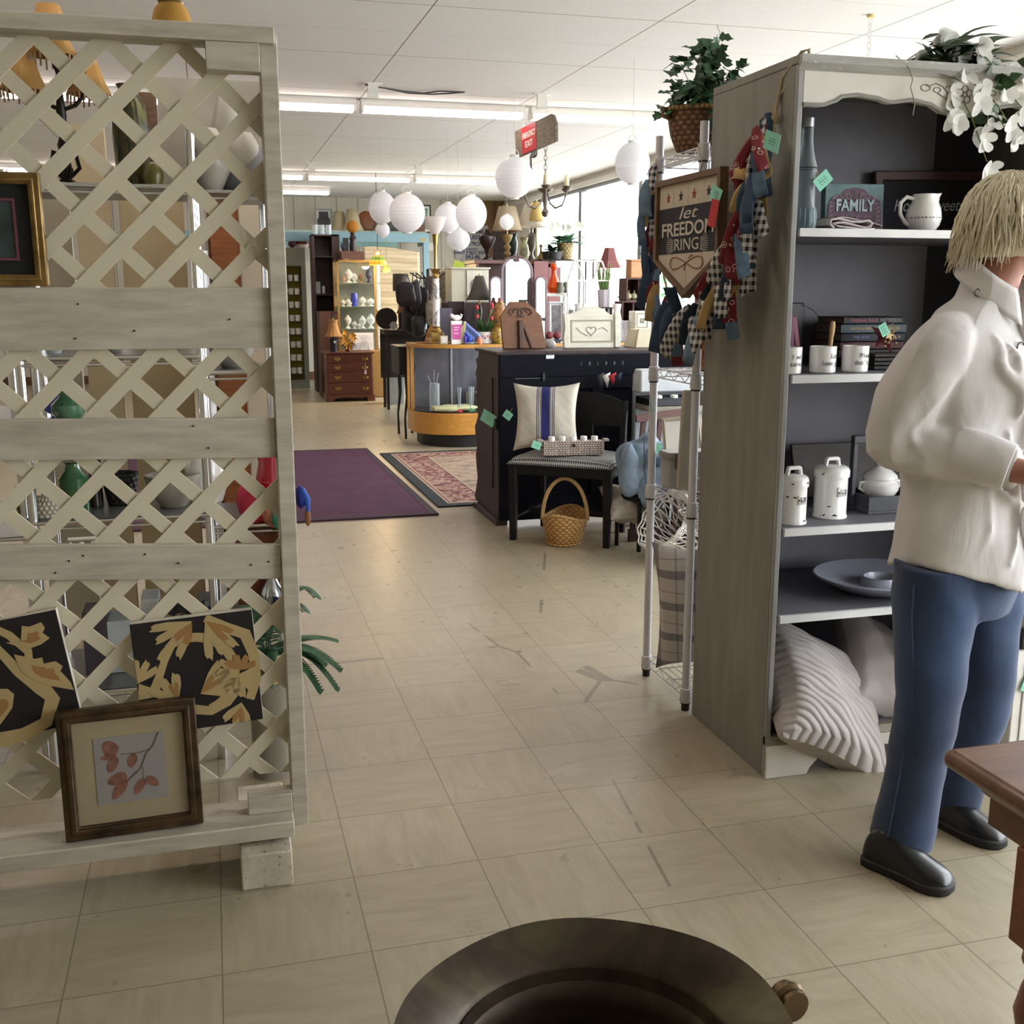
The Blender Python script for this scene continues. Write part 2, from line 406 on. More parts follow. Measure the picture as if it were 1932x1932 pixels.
for k, (px, py, h, w_) in enumerate([(1150, 520, 1.6, 2.4), (1210, 530, 1.2, 2.0)]):
    q = T('shrub', ['round green shrub outside the window beyond the mauve lamp', 'small green shrub outside the window beside the crates'][k], 'shrub', (11+k*1.5, [26, 21][k], -0.1))
    mb = MB()
    for i in range(240):
        d = Vector((R.gauss(0,1), R.gauss(0,1), R.gauss(0,1))).normalized()
        mb.leaf(Vector((0,0,h*0.55))+Vector((d.x*w_/2, d.y*w_/2, d.z*h/2)), d, (0,0,1), 0.35, 0.12)
    O('foliage', mb, mt('#7fae84', 0.7, var=0.3, vs=3), q); O('stem', MB().cyl((0,0,0), (0,0,h*0.7), 0.08), M_walnut, q)
# cased-off beam between ceiling and window header
# ---------------------------------------------------------------- fluorescent fixtures
M_tube = mt('#fff0e8', 0.5, var=0, em=TUBE_STRENGTH); M_fix = mt('#e9e7e2', 0.5, var=0.03)
def fixture(x0, x1, y, label, far):
    t = T('fluorescent_light', label, 'ceiling light', ((x0+x1)/2, y, CH), 0, 'strip lights on the ceiling'); L = (x1-x0)/2
    O('housing', MB().prism([(-0.035, 0), (-0.05, -0.03), (-0.05, -0.055), (0.05, -0.055), (0.05, -0.03), (0.035, 0)], -L, L, 'x').bb((-L, -0.06, -0.095), (-L+0.02, 0.06, -0.05)).bb((L-0.02, -0.06, -0.095), (L, 0.06, -0.05)), M_fix, t, bevel=0.003)
    for k in (-1, 1):
        O('tube', MB().cyl((-L+0.02, k*0.03, -0.078), (L-0.02, k*0.03, -0.078), 0.019, n=10), M_tube, t)
Y1, Y2 = 8.52, 13.7
for x0, x1, n in [(-5.2, -2.8, 'far left'), (-2.75, -0.1, 'second'), (-0.05, 1.12, 'short'), (1.155, 2.42, 'middle'), (2.47, 3.62, 'window')]:
    fixture(x0, x1, Y1, {'far left': 'strip light of the nearer row, first from the left wall', 'second': 'strip light of the nearer row behind the lattice frame', 'short': 'strip light of the nearer row beside the lattice post', 'middle': 'strip light of the nearer row with loose black wire above it', 'window': 'strip light of the nearer row ending by the ivy basket'}[n], 0)
for x0, x1, n in [(-5.0, -2.6, 'first'), (-2.55, -0.1, 'second'), (-0.05, 1.16, 'third'), (1.2, 2.45, 'fourth'), (2.5, 3.62, 'fifth')]:
    fixture(x0, x1, Y2, 'strip light of the farther row, %s from the left wall' % n, 1)
fixture(0.3, 1.68, 15.75, 'short strip light nearest the back wall above the blue frame', 1)
for x0, x1, n in [(-3.9, -1.5, 'left'), (-1.4, 1.0, 'middle')]:
    fixture(x0, x1, 3.3, 'strip light overhead above the lattice screen, %s one' % n, 1)
for i, (px, py) in enumerate([(703, 165), (1022, 185), (588, 315), (790, 320)]):
    p = atZ(px, py-8, CH)
    tag(O('fixture_bracket', MB().bb((-0.035, -0.02, -0.1), (0.035, 0.02, 0)).bb((-0.06, -0.03, -0.006), (0.06, 0.03, 0)), M_fix, loc=p), 'white metal bracket on the ceiling %s' % ['by the loose black wire', 'above the hanging wooden sign', 'at the farther light row near the lattice post', 'at the farther light row above the lanterns'][i], 'bracket', 'ceiling brackets')
p = [atZ(x, y, CH-0.012) for x, y in [(683, 168), (690, 160), (715, 165), (760, 172), (800, 176), (830, 172), (876, 174), (850, 176), (815, 178), (770, 176), (730, 168)]]
tag(O('loose_wire', MB().tube(p, 0.005, 6), M_black), 'loose black wire lying along the ceiling above the strip light', 'wire')

# ================================================================ LATTICE SCREEN
def distressed(c, w2='#a59d8c', chip='#55493c', rough=0.55, st=(1, 1, 1), amt=0.66, wash=1.0):
    s = NT('worn_paint'); b = s.ramp(s.noise(5, 5, s.map(st)), [(0.3, w2), (0.65, c)])
    ch = s.math('GREATER_THAN', s.noise(28, 6, s.map(st), 0.75), amt)
    s.base(s.mix(s.math('MULTIPLY', ch, 0.75*wash), b, chip)); s.p(Roughness=rough); s.bump(s.noise(30, 4, s.map(st)), 0.2, 0.003); return s.mat
M_lat = mt('#cbc3ac', 0.5, var=0.05, vs=4); M_latb = distressed('#bdb6a6', '#a19a8b', '#6d6455', st=(1.5, 6, 9), amt=0.72)
XL, XR, YL = -1.75, 0.140, 2.53
sc = T('lattice_screen', 'cream painted wooden lattice screen with three nailed boards', 'screen', (-0.75, YL, 0))
def LC(x, y, z): return (x+0.75, y-YL, z)
mb = MB(); P = 0.1405; w = 0.0158
def clip_rect(pl, x0, x1, a0, a1):
    for ax, lim, sg in ((0, x0, 1), (0, x1, -1), (1, a0, 1), (1, a1, -1)):
        out = []
        for i in range(len(pl)):
            p, q = pl[i-1], pl[i]; dp, dq = (p[ax]-lim)*sg, (q[ax]-lim)*sg
            if dp*dq < 0:
                t = dp/(dp-dq); out.append((p[0]+(q[0]-p[0])*t, p[1]+(q[1]-p[1])*t))
            if dq >= 0: out.append(q)
        pl = out
        if len(pl) < 3: return []
    return pl
z0, z1 = 0.215, 1.872
def strip(sgn, c, y):   # line z = sgn*x + c, clipped
    pts = []
    pl = []
    for x in (-3.0, 1.0):
        k = w if x < 0 else -w
        pl += [(x-sgn*0.7071*k, sgn*x+c+0.7071*k), (x+sgn*0.7071*k, sgn*x+c-0.7071*k)]
    pl = clip_rect(pl, XL, XR-0.012, z0, z1)
    if not pl: return
    mb.prism([(a+0.75, b) for a, b in pl], y-0.0022-YL, y+0.0022-YL, 'y')
cx0, cz0 = -0.319, 1.807
for k in range(-30, 40):
    strip(1, cz0-cx0+P*(k+0.5), 2.529); strip(-1, cz0+cx0+P*(k+0.5), 2.5335)
O('lattice', mb, M_lat, sc, flat=True)
O('post', MB().bb(LC(0.128, 2.49, 0.09), LC(0.166, 2.565, 1.895)), M_latb, sc, bevel=0.003)
O('post', MB().bb(LC(XL-0.035, 2.49, 0.09), LC(XL, 2.565, 1.895)), M_latb, sc, bevel=0.003)
O('top_rail', MB().bb(LC(XL-0.03, 2.47, 1.872), LC(0.160, 2.56, 1.905)), M_latb, sc, bevel=0.003)
O('bottom_rail', MB().bb(LC(XL, 2.415, 0.100), LC(0.128, 2.56, 0.140)), M_latb, sc, bevel=0.003)
def brd(a, b, nm='board', M=M_latb):
    (x0, t0, b0), (x1, t1, b1) = a, b
    vs = [LC(x0, 2.505, b0), LC(x1, 2.505, b1), LC(x1, 2.505, t1), LC(x0, 2.505, t0), LC(x0, 2.525, b0), LC(x1, 2.525, b1), LC(x1, 2.525, t1), LC(x0, 2.525, t0)]
    return O(nm, MB().add(vs, [(0,1,2,3), (7,6,5,4), (0,4,5,1), (3,2,6,7), (1,5,6,2), (0,3,7,4)]), M, sc, bevel=0.002)
brd((XL, 1.373, 1.243), (0.128, 1.371, 1.240)); brd((XL, 1.128, 1.045), (0.128, 1.082, 0.992)); brd((XL, 0.90, 0.83), (0.128, 0.788, 0.706))
O('block', MB().bb(LC(0.018, 2.475, 1.815), LC(0.128, 2.52, 1.872)), M_latb, sc, bevel=0.002)
O('block', MB().bb(LC(0.025, 2.47, 0.140), LC(0.128, 2.52, 0.185)), M_latb, sc, bevel=0.002)
M_foot = distressed('#c8bfae', '#aba18f', '#4b4136', st=(3, 3, 3), amt=0.60)
O('foot', MB().bb(LC(0.000, 2.375, 0.0), LC(0.118, 2.75, 0.088)), M_foot, sc, bevel=0.004)
O('foot', MB().bb(LC(XL, 2.375, 0.0), LC(XL+0.118, 2.75, 0.088)), M_foot, sc, bevel=0.004)
for x, z in [(-0.27, 1.337), (0.04, 1.303), (-0.16, 1.28), (-0.28, 1.265), (-0.02, 1.0+0.02), (-0.05, 1.07), (-0.33, 0.78), (-0.3, 0.79), (-0.17, 0.785), (0.06, 0.745), (0.1, 0.75), (-0.1, 0.76), (-0.36, 0.755)]:
    O('nail', MB().cyl(LC(x, 2.502, z), LC(x, 2.507, z), 0.0020, n=8), M_iron, sc)

# gold frame at upper left
def frame(name, label, cat, w, h, fw, mats, depth=0.025, mat_w=0.05, loc=(0,0,0), rot=None, group=None, inner=None):
    t = T(name, label, cat, loc, rot=rot, group=group)
    o_, i_ = [(-w/2, 0), (w/2, 0), (w/2, h), (-w/2, h)], [(-w/2+fw, fw), (w/2-fw, fw), (w/2-fw, h-fw), (-w/2+fw, h-fw)]
    f = MB().ring(o_, i_, -depth, 0, 'y')
    k = fw*0.45
    f.ring([(-w/2+k, k), (w/2-k, k), (w/2-k, h-k), (-w/2+k, h-k)], [(-w/2+fw-0.004, fw-0.004), (w/2-fw+0.004, fw-0.004), (w/2-fw+0.004, h-fw+0.004), (-w/2+fw-0.004, h-fw+0.004)], -depth-0.006, -depth, 'y')
    O('frame_moulding', f, mats[0], t, bevel=0.003)
    O('mat_board', MB().bb((-w/2+fw*0.9, -depth*0.5, fw*0.9), (w/2-fw*0.9, -depth*0.3, h-fw*0.9)), mats[1], t)
    if mats[2]:
        a = fw+mat_w
        O('picture', MB().bb((-w/2+a, -depth*0.5-0.002, a), (w/2-a, -depth*0.5, h-a)), mats[2], t)
    return t
M_gold = mt('#8f7446', 0.38, 0.85, var=0.3, vs=20, bump=0.2, bs=50); M_oldgold = mt('#4d3a26', 0.45, 0.5, var=0.5, vs=18, bump=0.2, bs=40)
gx = -0.324
g = frame('framed_picture', 'gold framed dark landscape picture hanging on the lattice screen', 'picture', 0.30, 0.228, 0.024, (M_gold, mt('#15191b', 0.8, var=0.05), mt('#2c3a3c', 0.5, var=0.8, vs=14)), 0.026, 0.034, loc=(gx-0.15, 2.522, 1.375), rot=(rad(3), 0, rad(0)))
O('inner_mat', MB().ring([(-0.098, 0.052), (0.098, 0.052), (0.098, 0.176), (-0.098, 0.176)], [(-0.093, 0.057), (0.093, 0.057), (0.093, 0.171), (-0.093, 0.171)], -0.018, -0.014, 'y'), mt('#6d3a44', 0.7), g)

# ornamental canvases
M_cblack = mt('#120b0c', 0.75, var=0.2); M_ccream = mt('#ac9668', 0.75, var=0.05); M_corange = mt('#96703f', 0.75, var=0.05); M_cedge = mt('#c6c0b2', 0.8, var=0.1)
def flat_poly(mb, pts, y): mb.prism(pts, y, y+0.0012, 'y')
def ribbon(mb, pts, ws, y):
    L = len(pts); l = []; r = []
    for i in range(L):
        a = pts[max(0, i-1)]; b = pts[min(L-1, i+1)]; dx, dz = b[0]-a[0], b[1]-a[1]; d = math.hypot(dx, dz) or 1
        l.append((pts[i][0]-dz/d*ws[i], pts[i][1]+dx/d*ws[i])); r.append((pts[i][0]+dz/d*ws[i], pts[i][1]-dx/d*ws[i]))
    vs = [(a, y, b) for a, b in l]+[(a, y, b) for a, b in r]
    mb.add(vs, [(i, i+1, L+i+1, L+i) for i in range(L-1)])
def arc(cx, cz, r, a0, a1, n=14, e=1.0): return [(cx+r*math.cos(rad(a0+(a1-a0)*i/n)), cz+e*r*math.sin(rad(a0+(a1-a0)*i/n))) for i in range(n+1)]
def lobed(cx, cz, r, a0, spread, n, tooth=0.12):   # a jagged fan leaf pointing along a0
    pts = [(cx, cz)]
    N = n*6
    for i in range(N+1):
        u = i/N; a = rad(a0-spread/2+spread*u); k = 0.62+0.38*abs(math.sin(pi*n*u)); k *= 1+tooth*(((i*2) % 3)-1)*0.6
        pts.append((cx+r*k*math.cos(a), cz+r*k*math.sin(a)))
    return pts
def clip(pts, x0, x1, z0, z1): return [(min(max(a, x0), x1), min(max(b, z0), z1)) for a, b in pts]
S = 0.272
def canvas(label, loc, rot):
    t = T('canvas_picture', label, 'picture', loc, rot=rot, group='black and gold scroll canvases')
    O('canvas', MB().bb((-S/2, -0.022, 0), (S/2, 0.0, S)), M_cedge, t, bevel=0.002)
    O('black_ground', MB().bb((-S/2+0.001, -0.0235, 0.001), (S/2-0.001, -0.0219, S-0.001)), M_cblack, t)
    return t
cR = canvas('black canvas with gold leaf scrollwork behind the framed leaf print', (-0.065, 2.521, 0.361), (rad(-0.5), rad(-3), 0))
a, b = MB(), MB()
C = lambda pts: clip(pts, -S/2+0.002, S/2-0.002, 0.002, S-0.002)
ribbon(a, C(arc(-0.005, 0.135, 0.088, -75, 150, 24)), [0.006+0.006*math.sin(pi*i/24) for i in range(25)], -0.0242)
ribbon(a, C([(0.03, 0.265), (0.075, 0.235), (0.115, 0.215), (0.13, 0.16), (0.128, 0.10), (0.11, 0.055)]), [0.010, 0.013, 0.014, 0.012, 0.012, 0.01], -0.0243)
ribbon(a, C([(-0.135, 0.11), (-0.10, 0.105), (-0.085, 0.14), (-0.07, 0.175), (-0.045, 0.215)]), [0.02, 0.014, 0.009, 0.008, 0.006], -0.0244)
ribbon(a, C([(-0.02, 0.05), (0.02, 0.04), (0.06, 0.055), (0.085, 0.08)]), [0.012, 0.011, 0.009, 0.007], -0.0244)
for cx, cz, r, a0, sp, n in [(0.0, 0.262, 0.095, 215, 80, 4), (0.03, 0.262, 0.10, 300, 80, 4), (-0.135, 0.13, 0.06, 60, 80, 3), (-0.05, 0.075, 0.07, 120, 90, 3), (0.0, 0.085, 0.09, 25, 80, 4), (0.09, 0.125, 0.055, 200, 150, 5), (0.09, 0.12, 0.06, -40, 120, 4), (0.09, 0.05, 0.06, 250, 90, 3)]:
    a.prism(C(lobed(cx, cz, r, a0, sp, n)), -0.0252, -0.0243, 'y')
for cx, cz, r, a0, sp, n in [(0.0, 0.258, 0.055, 235, 60, 2), (0.03, 0.258, 0.07, 320, 40, 2), (0.0, 0.085, 0.055, 40, 40, 2), (0.095, 0.13, 0.04, 80, 160, 4), (0.09, 0.04, 0.04, 250, 60, 2), (-0.05, 0.078, 0.045, 100, 40, 2)]:
    b.prism(C(lobed(cx, cz, r, a0, sp, n)), -0.0258, -0.0250, 'y')
O('scroll_design', a, M_ccream, cR, flat=True); O('design_shading', b, M_corange, cR, flat=True)
cL = canvas('black canvas with gold acanthus scroll at the left of the framed leaf print', (-0.462, 2.521, 0.385), (rad(-0.5), rad(-8), 0))
a, b = MB(), MB()
ribbon(a, C([(-0.03, 0.268), (0.0, 0.21), (0.03, 0.15), (0.07, 0.10), (0.085, 0.07), (0.06, 0.02), (0.01, -0.01), (-0.05, 0.0)]), [0.008, 0.009, 0.012, 0.018, 0.016, 0.014, 0.016, 0.018], -0.0242)
ribbon(a, C([(-0.005, 0.265), (0.03, 0.235), (0.06, 0.19), (0.055, 0.15)]), [0.008, 0.009, 0.009, 0.007], -0.0243)
for pts in ([(0.02, 0.22), (0.05, 0.215), (0.06, 0.25), (0.075, 0.245), (0.1, 0.25), (0.105, 0.235), (0.098, 0.225), (0.11, 0.21), (0.09, 0.2), (0.06, 0.195)],
            [(0.03, 0.19), (0.07, 0.17), (0.085, 0.17), (0.085, 0.155), (0.11, 0.155), (0.122, 0.14), (0.115, 0.13), (0.13, 0.10), (0.133, 0.08), (0.09, 0.10), (0.06, 0.12), (0.035, 0.15)],
            [(-0.06, 0.17), (-0.03, 0.175), (-0.02, 0.19), (-0.035, 0.2), (-0.06, 0.2), (-0.08, 0.18)], [(-0.03, 0.1), (-0.02, 0.12), (0.0, 0.115), (0.01, 0.1), (0.0, 0.07), (-0.03, 0.04), (-0.06, 0.02)]):
    a.prism(C(pts), -0.0252, -0.0243, 'y')
    cx = sum(p[0] for p in pts)/len(pts); cz = sum(p[1] for p in pts)/len(pts)
    b.prism(C([(cx+(x-cx)*0.5, cz+(z-cz)*0.45-0.004) for x, z in pts]), -0.0258, -0.0250, 'y')
O('scroll_design', a, M_ccream, cL, flat=True); O('design_shading', b, M_corange, cL, flat=True)
# framed leaf print leaning on the rail
bot = (atZ(108, 1575, 0.142)+atZ(375, 1550, 0.142))/2
fp = frame('framed_print', 'wooden framed print of red leaves leaning on the lattice rail', 'picture', 0.30, 0.306, 0.031, (M_oldgold, mt('#ab9c7c', 0.8, var=0.03), mt('#9a9594', 0.8, var=0.04)), 0.022, 0.043, loc=(-0.2285, 2.468, 0.1415), rot=(rad(-3.2), rad(-0.5), rad(2)))
lf = MB(); st = MB(); y = -0.0135
ribbon(st, [(0.065, 0.232), (0.05, 0.2), (0.035, 0.185), (0.02, 0.15), (-0.01, 0.125)], [0.0012]*5, y-0.001); ribbon(st, [(0.045, 0.195), (0.02, 0.188), (-0.02, 0.19)], [0.0008]*3, y-0.001); ribbon(st, [(0.025, 0.155), (0.025, 0.125), (0.03, 0.11)], [0.0008]*3, y-0.001)
for cx, cz, a0, L, wd in [(-0.03, 0.19, 125, 0.04, 0.020), (-0.03, 0.19, 190, 0.035, 0.009), (-0.03, 0.187, 245, 0.042, 0.013), (0.01, 0.188, 250, 0.035, 0.012), (-0.01, 0.14, 200, 0.045, 0.016), (-0.012, 0.13, 235, 0.055, 0.014), (0.025, 0.125, 240, 0.04, 0.012), (0.03, 0.128, 320, 0.035, 0.012)]:
    d = (math.cos(rad(a0)), math.sin(rad(a0))); pts = []
    for i in range(13):
        u = i/12*2*pi; t_ = (1-math.cos(u))/2; s_ = math.sin(u)*(1-0.3*t_)
        pts.append((cx+d[0]*L*t_-d[1]*wd*s_, cz+d[1]*L*t_+d[0]*wd*s_))
    lf.prism(pts, y-0.0005, y, 'y')
O('leaves', lf, mt('#8f5a4a', 0.8, var=0.3, vs=60), fp, flat=True); O('twig', st, mt('#5f473c', 0.8), fp, flat=True)
O('glass_front', MB().bb((-0.12, -0.017, 0.03), (0.12, -0.016, 0.276)), M_glass, fp)

# ================================================================ GREY BOOKCASE AND WHAT STANDS ON IT
BX, BY, BW, BD, BH = 1.456, 2.618, 0.98, 0.475, 1.945
M_bg = distressed('#848279', '#75736a', '#aaa497', st=(4, 4, 0.8), amt=0.69, wash=0.7); M_bin = distressed('#727179', '#64636c', '#33353b', st=(1, 1, 1), amt=0.78)
M_bw = distressed('#d6d2c8', '#bfbaae', '#6e6a61', amt=0.70); M_bedge = mt('#dededd', 0.5, var=0.08)
bc = T('bookcase', 'tall distressed grey painted bookcase with scalloped white crown board', 'bookcase', (BX, BY, 0))
O('side_panel', MB().bb((0, 0, 0), (0.022, BD, BH-0.0225)), M_bg, bc, bevel=0.002)
O('side_panel', MB().bb((BW-0.022, 0, 0), (BW, BD, BH-0.0225)), M_bg, bc, bevel=0.002)
O('stile', MB().bb((0, -0.016, 0), (0.017, 0, BH-0.0225)), distressed('#9a9a98', '#84847f', '#b5b0a2', st=(3, 3, 0.6), amt=0.7), bc, bevel=0.003)
O('stile', MB().bb((BW-0.034, -0.016, 0), (BW, 0, BH-0.0225)), M_bg, bc, bevel=0.003)
O('back_board', MB().bb((0.022, BD-0.012, 0.08), (0.755, BD-0.002, BH-0.01)), M_bin, bc)
O('back_board', MB().bb((0.755, BD-0.006, 0.08), (BW-0.022, BD+0.002, BH-0.01)), mt('#23242d', 0.6, var=0.1), bc)
O('top_board', MB().bb((0.0, -0.018, BH-0.022), (BW, BD, BH)), M_bg, bc, bevel=0.002)
SH = [1.524, 1.143, 0.724, 0.475, 0.115]
for z in SH[:4]:
    sh = O('shelf', MB().bb((0.022, 0.0, z-0.02), (BW-0.022, BD-0.012, z)), M_bin, bc)
    O('front_edge', MB().bb((0.03, -0.012, z-0.021), (BW-0.03, 0.0, z)), M_bedge, sh)
O('bottom_shelf', MB().bb((0.022, 0, 0.09), (BW-0.022, BD-0.012, SH[4])), M_bin, bc)
# crown board with scallop
N = 60; top = []; low = []; low2 = []
def sc_z(u):   # u metres from the left
    k = [(0, 0.122), (0.07, 0.122), (0.10, 0.114), (0.13, 0.098), (0.17, 0.093), (0.22, 0.097), (0.27, 0.107), (0.30, 0.103), (0.33, 0.098), (0.38, 0.105), (0.43, 0.124), (0.49, 0.132), (0.55, 0.124), (0.60, 0.105), (0.65, 0.098), (0.68, 0.103), (0.71, 0.107), (0.76, 0.097), (0.81, 0.093), (0.85, 0.098), (0.88, 0.114), (0.91, 0.122), (0.98, 0.122)]
    for (a, b), (c, d) in zip(k, k[1:]):
        if a <= u <= c:
            t = (u-a)/(c-a); t = t*t*(3-2*t); return b+(d-b)*t
    return 0.122
us = [0.017+(BW-0.051)*i/N for i in range(N+1)]
poly = [(us[0], BH-0.022), (us[-1], BH-0.022)]+[(u, BH-sc_z(u)) for u in reversed(us)]
O('crown_board', MB().prism(poly, -0.016, 0.0, 'y'), M_bw, bc, flat=True)
rim = MB(); rim.tube([(u, -0.016, BH-sc_z(u)+0.004) for u in us], 0.0055, 6)
O('crown_rim', rim, mt('#8e8c86', 0.6), bc)
O('crown_moulding', MB().prism([(-0.032, BH-0.02), (-0.0185, BH-0.037), (-0.0165, BH-0.037), (-0.0185, BH-0.001), (-0.032, BH-0.001)], 0, BW, 'x'), distressed('#a3a29c', '#8a8880', '#cfcac0', st=(1, 6, 6), amt=0.62), bc)
ca = MB(); cx = 0.49; zz = BH-0.075
for i in range(5):
    a = i*2*pi/5+0.3; ca.tube([(cx+0.014*math.cos(a)+0.009*math.cos(t), -0.017, zz+0.014*math.sin(a)+0.009*math.sin(t)) for t in [j*pi/5 for j in range(10)]], 0.0012, 5, True)
ca.tube([(cx+0.007*math.cos(t), -0.017, zz+0.007*math.sin(t)) for t in [j*pi/5 for j in range(10)]], 0.0012, 5, True)
for sg in (-1, 1):
    ca.tube([(cx+sg*x, -0.017, zz+z) for x, z in [(0.024, -0.004), (0.04, -0.006), (0.055, 0.004), (0.07, 0.018), (0.09, 0.024), (0.11, 0.016), (0.125, 0.02)]], 0.0014, 5)
    ca.tube([(cx+sg*x, -0.017, zz+z) for x, z in [(0.03, -0.012), (0.05, -0.016), (0.07, -0.006), (0.085, 0.002)]], 0.0014, 5)
    for lx, lz, s_ in [(0.12, 0.012, 0.014), (0.05, 0.012, 0.011), (0.085, 0.008, 0.011)]:
        ca.tube([(cx+sg*(lx+s_*math.cos(t)), -0.017, zz+lz+s_*0.6*math.sin(t)) for t in [j*pi/5 for j in range(10)]], 0.0011, 5, True)
O('carving', ca, mt('#7a766d', 0.7), bc)
fpoly = [(0, 0), (0.13, 0), (0.14, 0.02), (0.17, 0.05), (0.205, 0.063), (0.24, 0.055), (0.27, 0.05), (0.33, 0.07), (0.41, 0.06), (0.49, 0.052), (0.57, 0.06), (0.65, 0.07), (0.71, 0.05), (0.74, 0.055), (0.775, 0.063), (0.81, 0.05), (0.84, 0.02), (0.85, 0), (0.98, 0), (0.98, 0.098), (0, 0.098)]
O('skirt_board', MB().prism(fpoly, -0.028, -0.018, 'y'), M_bw, bc, bevel=0.002)
O('skirt_moulding', MB().prism([(-0.026, 0.098), (-0.018, 0.122), (0.0, 0.122), (0.0, 0.098)], 0, BW, 'x'), distressed('#8c8778', '#6f6a5d', '#c5bfb0', st=(1, 8, 8), amt=0.6), bc)

def S_(px, py, shelf, y):  # a point on a shelf: photo column px, own depth y
    v = atY(px, py, y); return (v.x, y, shelf)
# -------- price tags
TAGMESH = None
def price_tag(loc, rot, label, w=0.05, h=0.035, mat=None, s=1):
    t = T('price_tag', label, 'price tag', loc, rot=rot, group='mint green price tags' if mat is None else None)
    O('card', MB().box((0, 0, -h/2-0.012), (w*s, 0.0008, h*s)), mat or M_tag, t)
    O('string', MB().tube([(0, 0, -0.014), (0.002, -0.002, 0.0), (0, 0, 0.014), (-0.002, 0.002, 0.0), (0, 0, -0.014)], 0.0006, 5), M_string, t)
    if mat is None:
        ik = MB()
        for r_, n_ in ((0.006, 3), (0, 5), (-0.007, 3)):
            for k in range(n_): ik.box((-0.014+0.028*(k+0.5)/n_*1.0, -0.0006, -h/2-0.012+r_), (0.0045, 0.0003, 0.0016), (0, R.uniform(-.5, .5), 0))
        O('handwriting', ik, mt('#3c5a50', 0.8), t, flat=True)
    return t

# -------- top shelf
z = SH[0]+0.001
p = S_(1515, 420, z, 2.70)
bt = T('glass_bottle', 'tall blue-tinted glass bottle with ribbed base and metal cap', 'bottle', p)
prof = [(0.0, 0), (0.030, 0.0), (0.033, 0.012), (0.032, 0.05), (0.028, 0.062), (0.027, 0.10), (0.029, 0.135), (0.030, 0.155), (0.0285, 0.165), (0.024, 0.18), (0.018, 0.205), (0.0155, 0.23), (0.015, 0.262)]
O('bottle_body', MB().lathe(prof, 24), art_glass('#d5e0e2', 0.04, 1.5, 0.03), bt)
ribs = MB()
for i in range(16):
    a = 2*pi*i/16; ribs.tube([(0.032*math.cos(a), 0.032*math.sin(a), 0.005), (0.0335*math.cos(a), 0.0335*math.sin(a), 0.03), (0.031*math.cos(a), 0.031*math.sin(a), 0.055)], 0.0022, 5)
O('fluting', ribs, art_glass('#c5d6da', 0.05, 1.5, 0.2), bt)
O('cap', MB().lathe([(0.0, 0.262), (0.017, 0.262), (0.017, 0.285), (0.0, 0.285)], 20), mt('#8d8f90', 0.4, 0.8), bt)
O('neck_wire', MB().tube([(0.0305*math.cos(a*pi/8), 0.0305*math.sin(a*pi/8), 0.158) for a in range(16)], 0.0012, 5, True), M_iron, bt)
price_tag((p[0]+0.012, p[1]-0.036, z+0.147), (0, rad(-42), 0), 'mint price tag on the neck of the glass bottle')

p = S_(1611, 428, z, 2.74)
fs = T('family_sign', 'teal and plum wooden block sign reading FAMILY', 'sign', p, rot=(rad(-3), 0, rad(-2)))
def mottled(a, b, sc=20, rough=0.7):
    s = NT('mottled'); s.base(s.ramp(s.noise(sc, 5), [(0.3, a), (0.7, b)])); s.p(Roughness=rough); return s.mat
O('block', MB().bb((-0.089, 0, 0), (0.089, 0.025, 0.128)), mottled('#4d656b', '#6d8587'), fs, bevel=0.002)
O('plaque', MB().prism([(-0.082, 0.004), (-0.084, 0.05), (-0.075, 0.085), (-0.045, 0.095), (-0.03, 0.112), (0, 0.118), (0.03, 0.112), (0.045, 0.095), (0.075, 0.085), (0.084, 0.05), (0.082, 0.004)], -0.0012, 0, 'y'), mottled('#4a3843', '#5d4854'), fs, flat=True)
fil = MB(); Mf = mt('#a58f9d', 0.7)
for sg in (-1, 1):
    fil.tube([(sg*(0.058+0.012*math.cos(t)*(1-t/14)), -0.002, 0.083+0.012*math.sin(t)*(1-t/14)) for t in [j*0.5 for j in range(20)]], 0.0013, 4)
    fil.tube([(sg*(0.022+0.010*math.cos(t)*(1-t/14)), -0.002, 0.093+0.010*math.sin(t)*(1-t/14)) for t in [j*0.5 for j in range(20)]], 0.0012, 4)
    fil.tube([(sg*x, -0.002, z_) for x, z_ in [(0.068, 0.088), (0.05, 0.098), (0.035, 0.085), (0.018, 0.075), (0.004, 0.078), (0.0, 0.11)]], 0.0013, 4)
    for k in range(6):
        zc = 0.012+k*0.012; fil.tube([(sg*(0.072+0.008*math.cos(t)), -0.002, zc+0.0045*math.sin(t)) for t in [j*pi/5 for j in range(10)]], 0.001, 4, True)
O('scroll_border', fil, Mf, fs)
txt('FAMILY', 0.044, (0.0, -0.003, 0.068), (pi/2, 0, 0), mt('#a3b9bd', 0.7), fs, sx=0.82, ext=0.001, off=0.0008)
txt('a link of love generations', 0.010, (0.0, -0.003, 0.041), (pi/2, 0, 0), mt('#9a7f8c', 0.7), fs, ext=0.0005)
